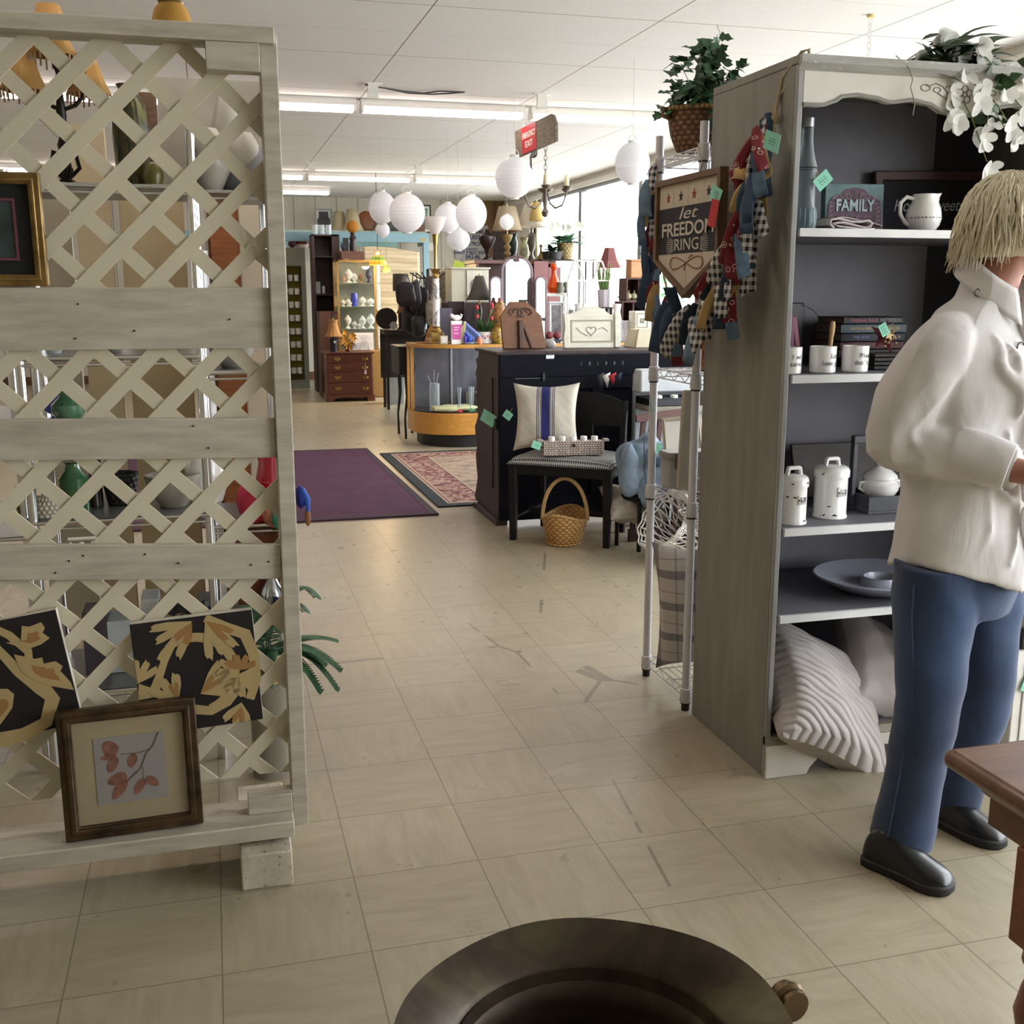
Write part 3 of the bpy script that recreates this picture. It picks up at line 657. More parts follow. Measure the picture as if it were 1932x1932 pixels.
# folded towel
p = S_(1612, 427, z, 2.665)
tw = T('folded_towel', 'rolled white kitchen towel with red stripes in front of the family sign', 'towel', p, s=1.05)
mb = MB()
sec = [(-0.058, 0.004), (-0.07, 0.012), (-0.066, 0.024), (-0.045, 0.028), (-0.01, 0.021), (0.02, 0.020), (0.042, 0.024), (0.052, 0.017), (0.048, 0.008), (0.03, 0.006), (0.0, 0.012), (-0.03, 0.018), (-0.05, 0.017), (-0.056, 0.012), (-0.045, 0.008), (-0.02, 0.006), (0.02, 0.002), (0.06, 0.003)]
mb.sheet(lambda u, v: (lambda q: Vector((q[0], v*0.12, q[1])))(sec[min(int(u*17+0.5), 17)]), 17, 6)
O('roll', mb, mt('#ddd3d4', 0.9, var=0.05, bump=0.4, bs=300), tw, solid=0.004, off=0)
mb = MB().sheet(lambda u, v: Vector((-0.045+0.14*u, 0.01+v*0.11, 0.031-0.022*u**2+0.001*math.sin(9*u))), 12, 4)
O('top_fold', mb, bands(1, [(0.0, '#a03b4c'), (0.06, '#cfc5c6'), (0.12, '#a03b4c'), (0.17, '#cfc5c6')], 0.0, 0.14), tw, solid=0.004, sub=1)
# Home Sweet Home
p = S_(1770, 430, z, 3.045)
hs = T('home_sign', 'long dark chalk sign in red-brown frame with white script lettering', 'sign', (p[0]+0.03, p[1], z), rot=(rad(-5), rad(-1.5), 0))
hw, hh = 0.262, 0.205
O('frame_moulding', MB().ring([(-hw, 0), (hw, 0), (hw, hh), (-hw, hh)], [(-hw+0.028, 0.028), (hw-0.028, 0.028), (hw-0.028, hh-0.028), (-hw+0.028, hh-0.028)], -0.018, 0, 'y'), wood('#35191a', '#53302c', 0.5), hs, bevel=0.004)
O('board', MB().bb((-hw+0.02, -0.007, 0.02), (hw-0.02, -0.004, hh-0.02)), mt('#17171f', 0.8, var=0.1), hs)
txt('Home Sweet Home', 0.052, (-0.015, -0.009, 0.10), (pi/2, 0, 0), mt('#b9bcc4', 0.8), hs, shear=0.35, sx=0.86)
# pitcher
def pitcher(loc, rz, label, s=1.0, mat=M_ceramic, band=True):
    t = T('pitcher', label, 'pitcher', loc, rz, s=s)
    pr = [(0.0, 0.0), (0.030, 0.0), (0.032, 0.003), (0.041, 0.015), (0.046, 0.033), (0.043, 0.055), (0.034, 0.073), (0.030, 0.085), (0.031, 0.095), (0.029, 0.095), (0.028, 0.085), (0.031, 0.07), (0.0, 0.06)]
    m = MB(); rings = []
    for r_, z_ in pr:
        rg = []
        for j in range(28):
            a = 2*pi*j/28; k = max(0, math.cos(a))**7 * max(0, (z_-0.065)/0.03)*0.016
            rg.append((math.cos(a)*(r_+k), math.sin(a)*r_*(1-0.0), z_+k*0.25))
        rings.append(rg)
    m.loft(rings); O('body', m, mat, t)
    O('handle', MB().tube([(-0.030, 0, 0.083), (-0.05, 0, 0.088), (-0.067, 0, 0.073), (-0.066, 0, 0.045), (-0.05, 0, 0.022), (-0.040, 0, 0.018)], [0.005, 0.0055, 0.0055, 0.005, 0.005, 0.006], 8), mat, t)
    if band:
        b = MB()
        for k in range(15):
            a = 2*pi*k/15; r_ = 0.0465
            b.box((r_*math.cos(a), r_*math.sin(a), 0.034), (0.0012, 0.005, 0.002), (0, 0, a))
            b.box((0.0462*math.cos(a+0.2), 0.0462*math.sin(a+0.2), 0.034), (0.0012, 0.003, 0.004), (0, 0, a+0.2))
        O('painted_band', b, mt('#5d5a52', 0.5), t)
    return t
pitcher(S_(1741, 428, z, 2.70), rad(-8), 'cream stoneware pitcher with small painted band on the top shelf', 1.05)

# -------- second shelf
z = SH[1]+0.001
def mug(loc, l1, l2, label, rz=0):
    t = T('mug', label, 'mug', loc, rz, 'white mugs with black handwriting')
    O('cup', MB().lathe([(0, 0), (0.033, 0), (0.0355, 0.003), (0.0365, 0.072), (0.034, 0.072), (0.033, 0.008), (0, 0.007)], 28), M_ceramic, t)
    O('handle', MB().tube([(0.034, 0.008, 0.06), (0.055, 0.016, 0.055), (0.060, 0.018, 0.035), (0.052, 0.015, 0.018), (0.034, 0.008, 0.013)], 0.004, 8), M_ceramic, t)
    for k, (s_, zz_) in enumerate([(l1, 0.046), (l2, 0.027)]):
        L = len(s_)
        for i, ch in enumerate(s_):
            if ch == ' ': continue
            x = (i-(L-1)/2)*0.0086+0.006; a = x/0.037
            txt(ch, 0.019, (0.0378*math.sin(a), -0.0378*math.cos(a), zz_), (pi/2, 0, a), M_ink, t, ext=0.0003, sx=0.85)
    return t
mug(S_(1486, 700, z, 2.665), 'I will', 'survive', 'white mug reading I will survive, nearest the bookcase side', 0.25)
mug(S_(1551, 700, z, 2.675), 'Let', 'love grow', 'white mug with letters Let love grow and wooden stick behind', 0.25)
mug(S_(1612, 698, z, 2.68), 'Please', "don't die", "white mug with letters Please don't die beside the black crate", 0.3)
def book(loc, w, d, h, mats, label, rz=0, group=None, spine=None, rot=None):
    t = T('book', label, 'book', loc, rz, group, rot=rot)
    c = 0.0025
    O('cover', MB().bb((-w/2, 0, 0), (w/2, c, h)).bb((-w/2, 0, 0), (w/2, d, c)).bb((-w/2, 0, h-c), (w/2, d, h)), mats[0], t, bevel=0.0008)
    O('pages', MB().bb((-w/2+0.003, c, c), (w/2-0.003, d-0.003, h-c)), mt('#6e6355', 0.9, var=0.15, vs=200), t)
    if spine:
        for s_, sz, x, cl, shx in spine: txt(s_, sz, (x, -0.0006, h/2), (pi/2, 0, 0), mt(cl, 0.5), t, ext=0.0002, sx=shx)
    return t
bk = [(0.205, 0.020, '#1d1a1f', [('PATTERSON', 0.014, 0.055, '#8b8b90', 0.9), ('CARDINAL RULES', 0.013, -0.035, '#b0506a', 0.9)], 'dark hardback with red spine title, topmost of the stack', 1652),
      (0.222, 0.026, '#4d5a60', [('KEN FOLLETT', 0.010, -0.05, '#c9a86a', 1.0), ('NIGHT OVER WATER', 0.013, 0.03, '#d0b070', 0.9)], 'hardback with gold letters on blue-grey spine, second in the stack', 1653),
      (0.215, 0.024, '#20222b', [('LARA DEARMAN', 0.010, 0.055, '#c7c7c9', 1.0), ('THE DEVIL', 0.012, -0.04, '#7f86b8', 1.0)], 'hardback with black and lilac spine, third in the stack', 1650),
      (0.215, 0.022, '#4a2429', [('CATHERINE COULTER', 0.009, 0.01, '#93706c', 1.0)], 'hardback with dark red spine, fourth in the stack', 1650),
      (0.220, 0.024, '#2c1f1e', [('THE TARGET', 0.009, 0.0, '#6d5a55', 1.0)], 'brown-black hardback at the bottom of the stack', 1650)]
zz = z; hs_ = [b[1] for b in bk]
zz = z+0.026   # on a block
tag(O('wood_block', MB().bb((-0.11, 0, 0), (0.11, 0.16, 0.025)), M_dark, loc=(S_(1650, 640, 0, 2.86)[0], 2.86, z)), 'dark wooden riser under the stack of books', 'block')
for w_, h_, c_, sp_, lb, px in reversed(bk):
    book((S_(px, 600, 0, 2.86)[0]+R.uniform(-.004, .004), 2.86+R.uniform(0, .008), zz), w_, 0.15, h_, (mt(c_, 0.5, var=0.15, spec=0.25),), lb, 0, 'stacked books on the second shelf', sp_); zz += h_+0.0006
for i, (px, c_, tilt, h_, lb) in enumerate([(1494, '#6d1f4a', 5, 0.155, 'magenta paperback standing beside the bookcase side'), (1508, '#7a2440', 10, 0.150, 'red-pink paperback leaning against the magenta one')]):
    q = S_(px, 650, z, 2.80); t = T('book', lb, 'book', q, rot=(0, rad(-tilt), 0), group='upright paperbacks on the second shelf')
    O('cover', MB().bb((0, 0, 0), (0.014, 0.10, h_)), mt(c_, 0.35, var=0.2), t, bevel=0.001); O('pages', MB().bb((0.002, 0.002, 0.002), (0.012, 0.102, h_-0.002)), mt('#3a5db0', 0.6), t)
q = S_(1502, 560, z, 2.98)
ob = T('black_box', 'black box standing behind the upright paperbacks', 'box', q); O('case', MB().bb((-0.045, 0, 0), (0.03, 0.05, 0.185)), M_black, ob, bevel=0.003); O('cord', MB().tube([(0.02, -0.002, 0.18), (0.05, -0.01, 0.165), (0.075, -0.02, 0.14), (0.08, -0.03, 0.13)], 0.001, 5), M_black, ob)
q = S_(1563, 660, z, 2.745)
hd = T('honey_dipper', 'turned pale wood handle standing behind the middle mug', 'stick', q, rot=(0, rad(4), 0))
O('handle', MB().lathe([(0, 0), (0.006, 0.0), (0.006, 0.075), (0.0068, 0.08), (0.0055, 0.09), (0.0075, 0.10), (0.0078, 0.125), (0.006, 0.136), (0, 0.138)], 12), wood('#a98752', '#c7a873', 0.5), hd)
q = S_(1676, 690, z, 2.72)
cr = T('black_crate', 'black slatted trinket crate beside the mugs', 'crate', q)
for k in range(4):
    O('slat', MB().bb((-0.045, 0, 0.002+k*0.0115), (0.062, 0.09, 0.0105+k*0.0115)), mt('#2a2623', 0.7, var=0.4, vs=40), cr, bevel=0.001)
def star_poly(r, n=5, k=0.42, a0=90): return [((r if i % 2 == 0 else r*k)*math.cos(rad(a0+180/n*i)), (r if i % 2 == 0 else r*k)*math.sin(rad(a0+180/n*i))) for i in range(2*n)]
sf = T('fabric_star', 'dark red fabric star with cream star dots on the black crate', 'ornament', (q[0]-0.0, q[1]+0.03, z+0.050), rot=(rad(-20), rad(18), 0))
m = MB(); ps = star_poly(0.052, k=0.45)
m.add([(0, -0.016, 0.045), (0, 0.012, 0.045)]+[(a, 0, b+0.045) for a, b in ps], [(0, 2+i, 2+(i+1) % 10) for i in range(10)]+[(1, 2+(i+1) % 10, 2+i) for i in range(10)])
O('star_body', m, mt('#5e1d22', 0.9, var=0.2), sf)
m = MB(); m.prism([(a*0.35, b*0.35+0.045) for a, b in ps], -0.019, -0.012, 'y')
for i in range(14):
    a = R.uniform(0, 6.28); r_ = R.uniform(0.018, 0.034); m.prism([(x*0.06+r_*math.cos(a), y_*0.06+0.045+r_*math.sin(a)) for x, y_ in ps], -0.014, -0.006, 'y')
O('star_dots', m, mt('#cbb68a', 0.8), sf)
price_tag((q[0]+0.004, q[1]+0.006, z+0.125), (0, rad(60), 0), 'mint price tag lying on the fabric star', 0.036, 0.026)
# -------- third shelf
z = SH[2]+0.001
def canister(loc, r, h, word, label):
    t = T('canister', label, 'canister', loc, 0, 'white chipped enamel canisters')
    O('body', MB().lathe([(0, 0), (r*1.03, 0), (r*1.03, 0.006), (r*0.97, 0.010), (r*0.97, h), (0, h)], 30), M_ceramic, t)
    l = O('lid', MB().lathe([(0, h), (r*1.06, h), (r*1.06, h+0.018), (r*0.98, h+0.026), (r*0.8, h+0.031), (0, h+0.034)], 30), M_ceramic, t)
    hk = MB().prism([(-0.026, h+0.026), (-0.021, h+0.052), (-0.016, h+0.056), (0.016, h+0.056), (0.021, h+0.052), (0.026, h+0.026), (0.018, h+0.026), (0.014, h+0.046), (-0.014, h+0.046), (-0.018, h+0.026)], -0.007, 0.007, 'y')
    O('handle', hk, M_ceramic, l, bevel=0.002)
    pl = MB(); a0 = 0.42
    pl.sheet(lambda u, v: Vector((r*0.99*math.sin(-0.15+0.75*u+a0*0), -r*0.99*math.cos(-0.15+0.75*u), h*0.55+0.026*v)), 8, 1)
    O('name_plate', pl, M_ceramic, t, solid=0.0012)
    for i, ch in enumerate(word):
        a = 0.08+i*0.105; txt(ch, 0.020, (r*1.012*math.sin(a), -r*1.012*math.cos(a), h*0.55+0.013), (pi/2, 0, a), M_ink, t, sx=0.45, ext=0.0003)
    O('plate_dot', MB().sph((r*0.995*math.sin(-0.04), -r*0.995*math.cos(0.04), h*0.55+0.012), 0.0028, 8, 5), M_ink, t)
    for i in range(7):
        a = R.uniform(-1.2, 1.0); zz_ = R.choice([0.012, h*0.3, h*0.75, h+0.012, 0.006]); rr = r*(1.065 if zz_ > h else 0.975)
        c = MB()
        for k in range(3): c.sph((rr*math.sin(a+k*0.05), -rr*math.cos(a+k*0.05), zz_+R.uniform(-.002, .002)), (0.003, 0.0015, 0.0018), 6, 4)
        O('chip', c, M_ink, t)
    return t
canister(S_(1493, 990, z, 2.68), 0.040, 0.105, 'SUGAR', 'white enamel canister with SUGAR plate, the shorter one')
canister(S_(1564, 980, z, 2.73), 0.048, 0.118, 'FLOUR', 'white enamel canister with FLOUR plate, the taller one')
q = S_(1675, 975, z, 2.74)
M_gw = distressed('#4d4e54', '#2f3036', '#7a7b80', st=(2, 2, 2), amt=0.66)
cd = T('wooden_caddy', 'grey weathered wooden caddy with arched handle holding the tureen', 'caddy', (q[0]+0.02, q[1]-0.02, z))
O('tray', MB().bb((-0.10, 0, 0), (0.11, 0.16, 0.008)).bb((-0.10, 0, 0.008), (0.11, 0.008, 0.05)).bb((-0.10, 0.152, 0.008), (0.11, 0.16, 0.05)).bb((-0.10, 0.008, 0.008), (-0.092, 0.152, 0.05)).bb((0.102, 0.008, 0.008), (0.11, 0.152, 0.05)), M_gw, cd, bevel=0.001)
O('handle', MB().bb((-0.115, 0.07, 0.0), (-0.101, 0.09, 0.20)).bb((0.111, 0.07, 0.0), (0.125, 0.09, 0.20)).bb((-0.115, 0.07, 0.20), (0.125, 0.09, 0.222)), M_gw, cd, bevel=0.002)
tr = T('tureen', 'white glazed tureen with ribbed lid inside the wooden caddy', 'tureen', (q[0]+0.005, q[1]+0.06, z+0.009), s=0.9)
O('bowl', MB().lathe([(0, 0.02), (0.035, 0.02), (0.05, 0.035), (0.062, 0.055), (0.064, 0.075), (0.052, 0.085), (0.055, 0.092), (0, 0.092)], 28), M_ceramic, tr)
l = O('lid', MB().lathe([(0.058, 0.093), (0.055, 0.103), (0.038, 0.118), (0.018, 0.13), (0.0, 0.132)], 28), M_ceramic, tr)
O('knob', MB().sph((0, 0, 0.143), (0.014, 0.014, 0.013)), M_ceramic, l)
for sg in (-1, 1): O('handle', MB().tube([(sg*0.058, 0, 0.05), (sg*0.075, 0, 0.06), (sg*0.073, 0, 0.08), (sg*0.055, 0, 0.08)], 0.005, 8), M_ceramic, tr)
O('foot_rim', MB().lathe([(0, 0), (0.036, 0), (0.036, 0.02), (0, 0.02)], 24), M_ceramic, tr)
q = S_(1560, 830, z, 3.04)
tag(O('dark_tray', MB().box((0.06, -0.045, 0.088), (0.40, 0.012, 0.17), (rad(-18), 0, rad(0))), wood('#1e1413', '#3a2623', 0.5), loc=q, bevel=0.003), 'dark brown tray leaning at the back behind the canisters', 'tray')
# -------- fourth shelf: chip plate
z = SH[3]+0.001
q = S_(1640, 1140, z, 2.76)
pt = T('serving_plate', 'large lilac-white chip and dip plate on the fourth shelf', 'plate', (q[0]+0.05, q[1]+0.02, z))
O('dish', MB().lathe([(0, 0), (0.10, 0), (0.14, 0.010), (0.20, 0.040), (0.208, 0.047), (0.204, 0.050), (0.19, 0.044), (0.12, 0.022), (0.085, 0.018), (0.065, 0.018), (0.058, 0.042), (0.053, 0.042), (0.045, 0.014), (0, 0.012)], 40, sy=0.9), mt('#a5a7b6', 0.3, var=0.03, coat=0.3), pt)
# -------- pillows
def pillow_mesh(w, h, t, nu=26, seed=1, corner=0.06, wr=0.006):
    rr = random.Random(seed); ph = [rr.uniform(0, 6) for _ in range(6)]
    m = MB()
    for sg in (1, -1):
        def fn(u, v, sg=sg):
            a, b = u*2-1, v*2-1
            e = max((1-a*a)*(1-b*b), 0)**0.36
            px_, pz_ = 1-corner*2.2*(1-b*b)*a*a, 1-corner*2.2*(1-a*a)*b*b
            wx = wr*e*(math.sin(9*a+ph[0]+3*b)+math.sin(13*b+ph[1]-4*a)*0.7+math.sin(21*(a+b)+ph[2])*0.4)
            return Vector((a*w/2*px_, sg*(t/2*e)+wx, h/2+b*h/2*pz_))
        m.sheet(fn if sg == 1 else (lambda u, v: fn(1-u, v)), nu, nu)
    return m
def pillow(label, loc, rot, w, h, t, mat, seed=1, wr=0.006, group=None, name='pillow', extra=None):
    o = T(name, label, 'pillow', loc, rot=rot, group=group); O('cushion', pillow_mesh(w, h, t, seed=seed, wr=wr), mat, o, ang=180)
    if extra: extra(o)
    return o
M_pgrey = mt('#b8b0ac', 0.95, var=0.05, vs=3, bump=0.3, bs=300)
def pleats():
    s = NT('pleated'); x, y, z_ = s.xyz(); d = s.math('ADD', s.math('MULTIPLY', x, 0.6), z_)
    d = s.math('ADD', d, s.math('MULTIPLY', s.noise(4), 0.05)); h = s.math('SINE', s.math('MULTIPLY', d, 230.0)); h = s.math('POWER', s.math('MULTIPLY_ADD', h, 0.5, 0.5), 0.6); h = s.math('ADD', h, s.math('MULTIPLY', s.noise(12), 0.6))
    s.base('#bfb8b4'); s.p(Roughness=0.95); s.bump(h, 0.6, 0.012); return s.mat
def P3(px, py, Y): return atY(px, py, Y)
def place_pillow(lab, px, py, Y, rot, w, h, t, mat, seed, wr=0.007, group='beige pillows at the bottom of the bookcase'):
    c = P3(px, py, Y); E = Euler(rot).to_matrix(); off = E @ Vector((0, 0, h/2)); return pillow(lab, c-off, rot, w, h, t, mat, seed, wr, group)
place_pillow('pleated grey-beige pillow slumped out of the lowest shelf', 1548, 1318, 2.70, (rad(-50), rad(30), rad(8)), 0.44, 0.44, 0.21, pleats(), 3, 0.004)
place_pillow('plain beige pillow slumped behind the pleated one', 1668, 1278, 2.80, (rad(-50), rad(36), rad(5)), 0.40, 0.40, 0.18, M_pgrey, 5)
place_pillow('pale pillow on the floor beyond the person', 1865, 1330, 2.95, (rad(-60), rad(-22), rad(10)), 0.46, 0.40, 0.15, mt('#c4bfbe', 0.95, var=0.05, bump=0.3, bs=300), 8)
# -------- white blossoms on top
q = atY(1800, 130, 2.70)
fl = T('blossom_spray', 'spray of white silk blossoms and dark leaves hanging over the bookcase crown', 'flowers', (q.x, 2.70, BH+0.002))
m = MB(); lv = MB(); ws = MB()
def rel(px, py, Y): v = atY(px, py, Y); return v-Vector((q.x, 2.70, BH+0.002))
base = rel(1705, 118, 2.72); base.z = max(base.z, 0.006)
tips = [(1850, 90, 2.6), (1812, 245, 2.57), (1862, 305, 2.55), (1895, 240, 2.54), (1925, 270, 2.55), (1945, 150, 2.6), (1870, 140, 2.65), (1935, 210, 2.58)]
for (px, py, Y) in tips:
    t_ = rel(px, py, Y); mid = (base+t_)/2; mid.z = max(base.z, t_.z)+0.05
    pts = [base.lerp(mid, k/5).lerp(mid.lerp(t_, k/5), k/5) for k in range(6)]
    m.tube(pts, 0.0016, 5)
    for k in range(7):
        c = pts[2].lerp(pts[5], k/6)+Vector((R.uniform(-.02, .02), R.uniform(-.02, .01), R.uniform(-.02, .02)))
        for i in range(5):
            a = R.uniform(0, 6.28); d = Vector((math.cos(a), -0.3+R.uniform(-.4, .4), math.sin(a)))
            ws.leaf(c, d, (0, -1, 0), R.uniform(0.022, 0.040), R.uniform(0.012, 0.020), 0.25, 0.25, pts=[0.25, 0.85, 1.0, 0.85, 0.3])
for i in range(130):
    t_ = R.random(); c = rel(1725+t_*140, 112+R.uniform(-30, 45), 2.66+R.uniform(-.05, .06)); c.z = max(c.z, 0.0)+R.uniform(0.0, 0.015) if c.y > -0.06 else c.z
    lv.leaf(c, (R.uniform(0.2, 1), R.uniform(-.5, .3), R.uniform(-.25, .45)), (0, -0.4, 1), R.uniform(0.07, 0.12), R.uniform(0.013, 0.022), 0.25, 0.2)
for i in range(12): lv.leaf(rel(R.uniform(1830, 1930), R.uniform(90, 230), 2.6), (R.uniform(-1, 1), -0.4, R.uniform(-.3, .8)), (0, -1, 0), 0.06, 0.014, 0.3)
O('stems', m, mt('#6c7a4a', 0.6), fl); O('leaves', lv, mt('#2c4a24', 0.5, var=0.4, vs=18), fl); O('petals', ws, translucent('#f4f4f0', 0.35), fl)
# twine hanging over crown
tag(O('vine_tendril', MB().tube([rel(1690, 105, 2.595)+fl.location, rel(1715, 128, 2.585)+fl.location, rel(1722, 150, 2.583)+fl.location, rel(1718, 165, 2.583)+fl.location, rel(1726, 195, 2.58)+fl.location, rel(1722, 218, 2.58)+fl.location], 0.0015, 5), mt('#8c8571', 0.8)), 'thin dry tendril hanging over the carved crown board', 'twig')
# chain with yellow ornament
q = atZ(1643, 28, CH)
ch = T('hanging_chain', 'white chain with small yellow flower hook hanging from the ceiling', 'chain', q)
lk = MB(); zc = 0
for k in range(10):
    a = k*pi/2; c = Vector((0, 0, -0.03-k*0.030)); lk.tube([c+Vector((0.010*math.cos(t)*math.cos(a), 0.010*math.cos(t)*math.sin(a), 0.019*math.sin(t))) for t in [j*pi/5 for j in range(10)]], 0.002, 5, True)
O('links', lk, M_white, ch); O('ceiling_hook', MB().cyl((0, 0, 0), (0, 0, -0.015), 0.02), mt('#d6c98e', 0.5), ch)
m = MB(); [m.leaf((0, 0, -0.34), (math.cos(a), math.sin(a), 0.2), (0, 0, 1), 0.05, 0.014) for a in [k*1.05 for k in range(6)]]; O('flower_hook', m, mt('#d8c26a', 0.5), ch)

# ================================================================ WHITE WIRE RACK
RX0, RX1, RY0, RY1 = 1.452, 2.36, 3.135, 3.475
rk = T('wire_rack', 'white wire shelving rack behind the grey bookcase', 'shelf rack', (RX0, RY0, 0))
M_rk = mt('#cfced2', 0.35, var=0.03); M_blk = mt('#141414', 0.5, var=0)
RL = [0.055, 0.682, 1.090, 1.775]
for (x, y) in ((RX0, RY0), (RX0, RY1), (RX1, RY0), (RX1, RY1)):
    po = O('post', MB().cyl((x-RX0, y-RY0, 0.022), (x-RX0, y-RY0, 1.86), 0.0135, n=16), M_rk, rk)
    O('foot_cap', MB().cyl((x-RX0, y-RY0, 0), (x-RX0, y-RY0, 0.022), 0.0135, n=16), M_blk, po)
    for z_ in RL:
        O('collar', MB().lathe([(0.0155, z_-0.028), (0.0195, z_-0.022), (0.0175, z_+0.02), (0.0145, z_+0.022)], 16, (x-RX0, y-RY0, 0)), M_rk, po)
        O('seal', MB().cyl((x-RX0, y-RY0, z_-0.033), (x-RX0, y-RY0, z_-0.028), 0.0165, n=16), M_blk, po)
Wd, Dp = RX1-RX0, RY1-RY0
for z_ in RL:
    m = MB(); e = 0.0025
    for zz_ in (z_+0.014, z_-0.014):
        m.tube([(0, 0, zz_), (Wd, 0, zz_), (Wd, Dp, zz_), (0, Dp, zz_)], e, 6, True)
    for (a, b, n_) in (((0, 0), (0, Dp), 8), ((Wd, 0), (Wd, Dp), 8), ((0, 0), (Wd, 0), 20), ((0, Dp), (Wd, Dp), 20)):
        m.tube([(a[0]+(b[0]-a[0])*i/n_, a[1]+(b[1]-a[1])*i/n_, z_+(0.014 if i % 2 else -0.014)) for i in range(n_+1)], e*0.7, 5)
    for i in range(1, 34): x = Wd*i/34; m.cyl((x, 0, z_+0.014), (x, Dp, z_+0.014), 0.0014, n=5)
    for k in (0.33, 0.66): m.cyl((0, Dp*k, z_+0.011), (Wd, Dp*k, z_+0.011), 0.002, n=5)
    O('wire_shelf', m, M_rk, rk)
# plaid pillow on bottom shelf
def plaid():
    s = NT('plaid'); x, y, z_ = s.xyz()
    def bd(v, size, w_, o_): return line(s, v, size, w_, o_)
    a = s.math('ADD', bd(x, 0.15, 0.035, 0.0), s.math('MULTIPLY', bd(x, 0.15, 0.006, 0.075), 0.7)); b = s.math('ADD', bd(z_, 0.11, 0.028, 0.03), s.math('MULTIPLY', bd(z_, 0.11, 0.004, 0.08), 0.7))
    f = s.math('MULTIPLY', s.math('ADD', a, b), 0.5); s.base(s.ramp(f, [(0, '#c3bcb6'), (0.5, '#8b8587'), (1.0, '#67636a')])); s.p(Roughness=0.95); s.bump(s.noise(300), 0.3, 0.002); return s.mat
q = atY(1275, 1165, 3.30)
pillow('grey and white plaid pillow squeezed upright on the rack bottom shelf', (1.585, 3.31, 0.072), (rad(2), rad(-3), rad(-24)), 0.31, 0.46, 0.18, plaid(), 4, 0.004)
# ivy basket on top
q = atY(1300, 285, 3.30)
ib = T('ivy_basket', 'brown woven seagrass basket on the rack top shelf', 'basket', (q.x+0.03, 3.30, RL[3]+0.0165))
O('bowl', MB().lathe([(0, 0), (0.058, 0), (0.062, 0.005), (0.078, 0.05), (0.086, 0.10), (0.088, 0.125), (0.080, 0.125), (0.070, 0.05), (0, 0.02)], 30, sx=1.15), wicker('#3e2616', '#8a5f38', 22, 70), ib)
O('rim', MB().tube([(0.100*math.cos(t), 0.088*math.sin(t), 0.125) for t in [j*2*pi/24 for j in range(24)]], 0.0085, 8, True), wicker('#5d4022', '#a37f4e', 40, 60), ib)
O('handle', MB().tube([(-0.095, 0, 0.12), (-0.12, 0, 0.125), (-0.125, 0, 0.108), (-0.10, 0, 0.098)], 0.008, 8), wicker('#5d4022', '#8a6236', 40, 60), ib)
iv = T('ivy_plant', 'green silk ivy growing from the woven basket', 'plant', (q.x+0.03, 3.30, RL[3]+0.10))
m = MB(); st = MB()
IVY = [0.3, 1.0, 0.55, 0.8, 0.25, 0.0]
for i in range(120):
    a = R.uniform(0, 6.28); rr = R.uniform(0.0, 0.125); hh_ = R.uniform(0.02, 0.20)*(1.15-rr*4) + R.uniform(0, 0.03)
    c = Vector((rr*math.cos(a)*1.1+0.01, rr*math.sin(a)*0.8, max(0.012, hh_)))
    if i % 4 == 0: st.tube([(0.01*math.cos(a), 0.01*math.sin(a), 0.0), c*0.5+Vector((0, 0, 0.03)), c], 0.0012, 4)
    for k in range(2): m.leaf(c+Vector((R.uniform(-.015, .015), R.uniform(-.015, .015), R.uniform(-.01, .015))), (R.uniform(-1, 1), R.uniform(-1, 0.3), R.uniform(-.7, .5)), (0, -.5, 1), R.uniform(0.035, 0.055), R.uniform(0.016, 0.026), 0.3, 0.2, pts=IVY)
for tgt in [(0.05, -0.02, 0.235), (0.11, -0.03, 0.17), (-0.105, -0.03, 0.07), (0.02, -0.03, 0.20), (0.06, 0.0, 0.26)]:
    t_ = Vector(tgt); st.tube([(0, 0, 0), t_*0.5+Vector((0.01, 0, 0.03)), t_], 0.0012, 4)
    for k in range(4): m.leaf(t_*(0.7+0.1*k), (R.uniform(-1, 1), -0.5, R.uniform(-.3, 1)), (0, -1, 0.3), 0.045, 0.017, 0.2, 0.2, pts=IVY)
for k in range(6): m.leaf((0.02+R.uniform(-.02, .04), -0.10, 0.01-0.014*k), (R.uniform(-1, 1), -0.3, -0.6), (0, -1, 0), 0.045, 0.02, 0.1, 0.2, pts=IVY)
st.tube([(0.05, 0, 0.24), (0.052, 0, 0.265), (0.062, 0, 0.272), (0.055, 0, 0.285), (0.05, 0, 0.295)], 0.0009, 4)
O('leaves', m, mt('#2d5230', 0.45, var=0.45, vs=22), iv); O('stems', st, mt('#55683a', 0.6), iv)
# wicker basket lower
q = atY(1322, 745, 3.22)
t = T('wicker_basket', 'orange-brown woven basket in black wire holder on the rack shelf', 'basket', (1.60, 3.26, RL[2]+0.017))
O('bowl', MB().lathe([(0, 0), (0.07, 0), (0.085, 0.07), (0.09, 0.135), (0.083, 0.135), (0.07, 0.02), (0, 0.015)], 26), wicker('#7c441b', '#b8763a', 16, 45), t)
O('holder', MB().tube([(-0.095, 0, 0.14), (-0.10, -0.02, 0.06), (-0.095, -0.03, 0.006), (0.06, -0.08, 0.006)], 0.003, 6).tube([(0.095*math.cos(j*pi/8), 0.095*math.sin(j*pi/8), 0.132) for j in range(16)], 0.003, 6, True), M_blk, t)
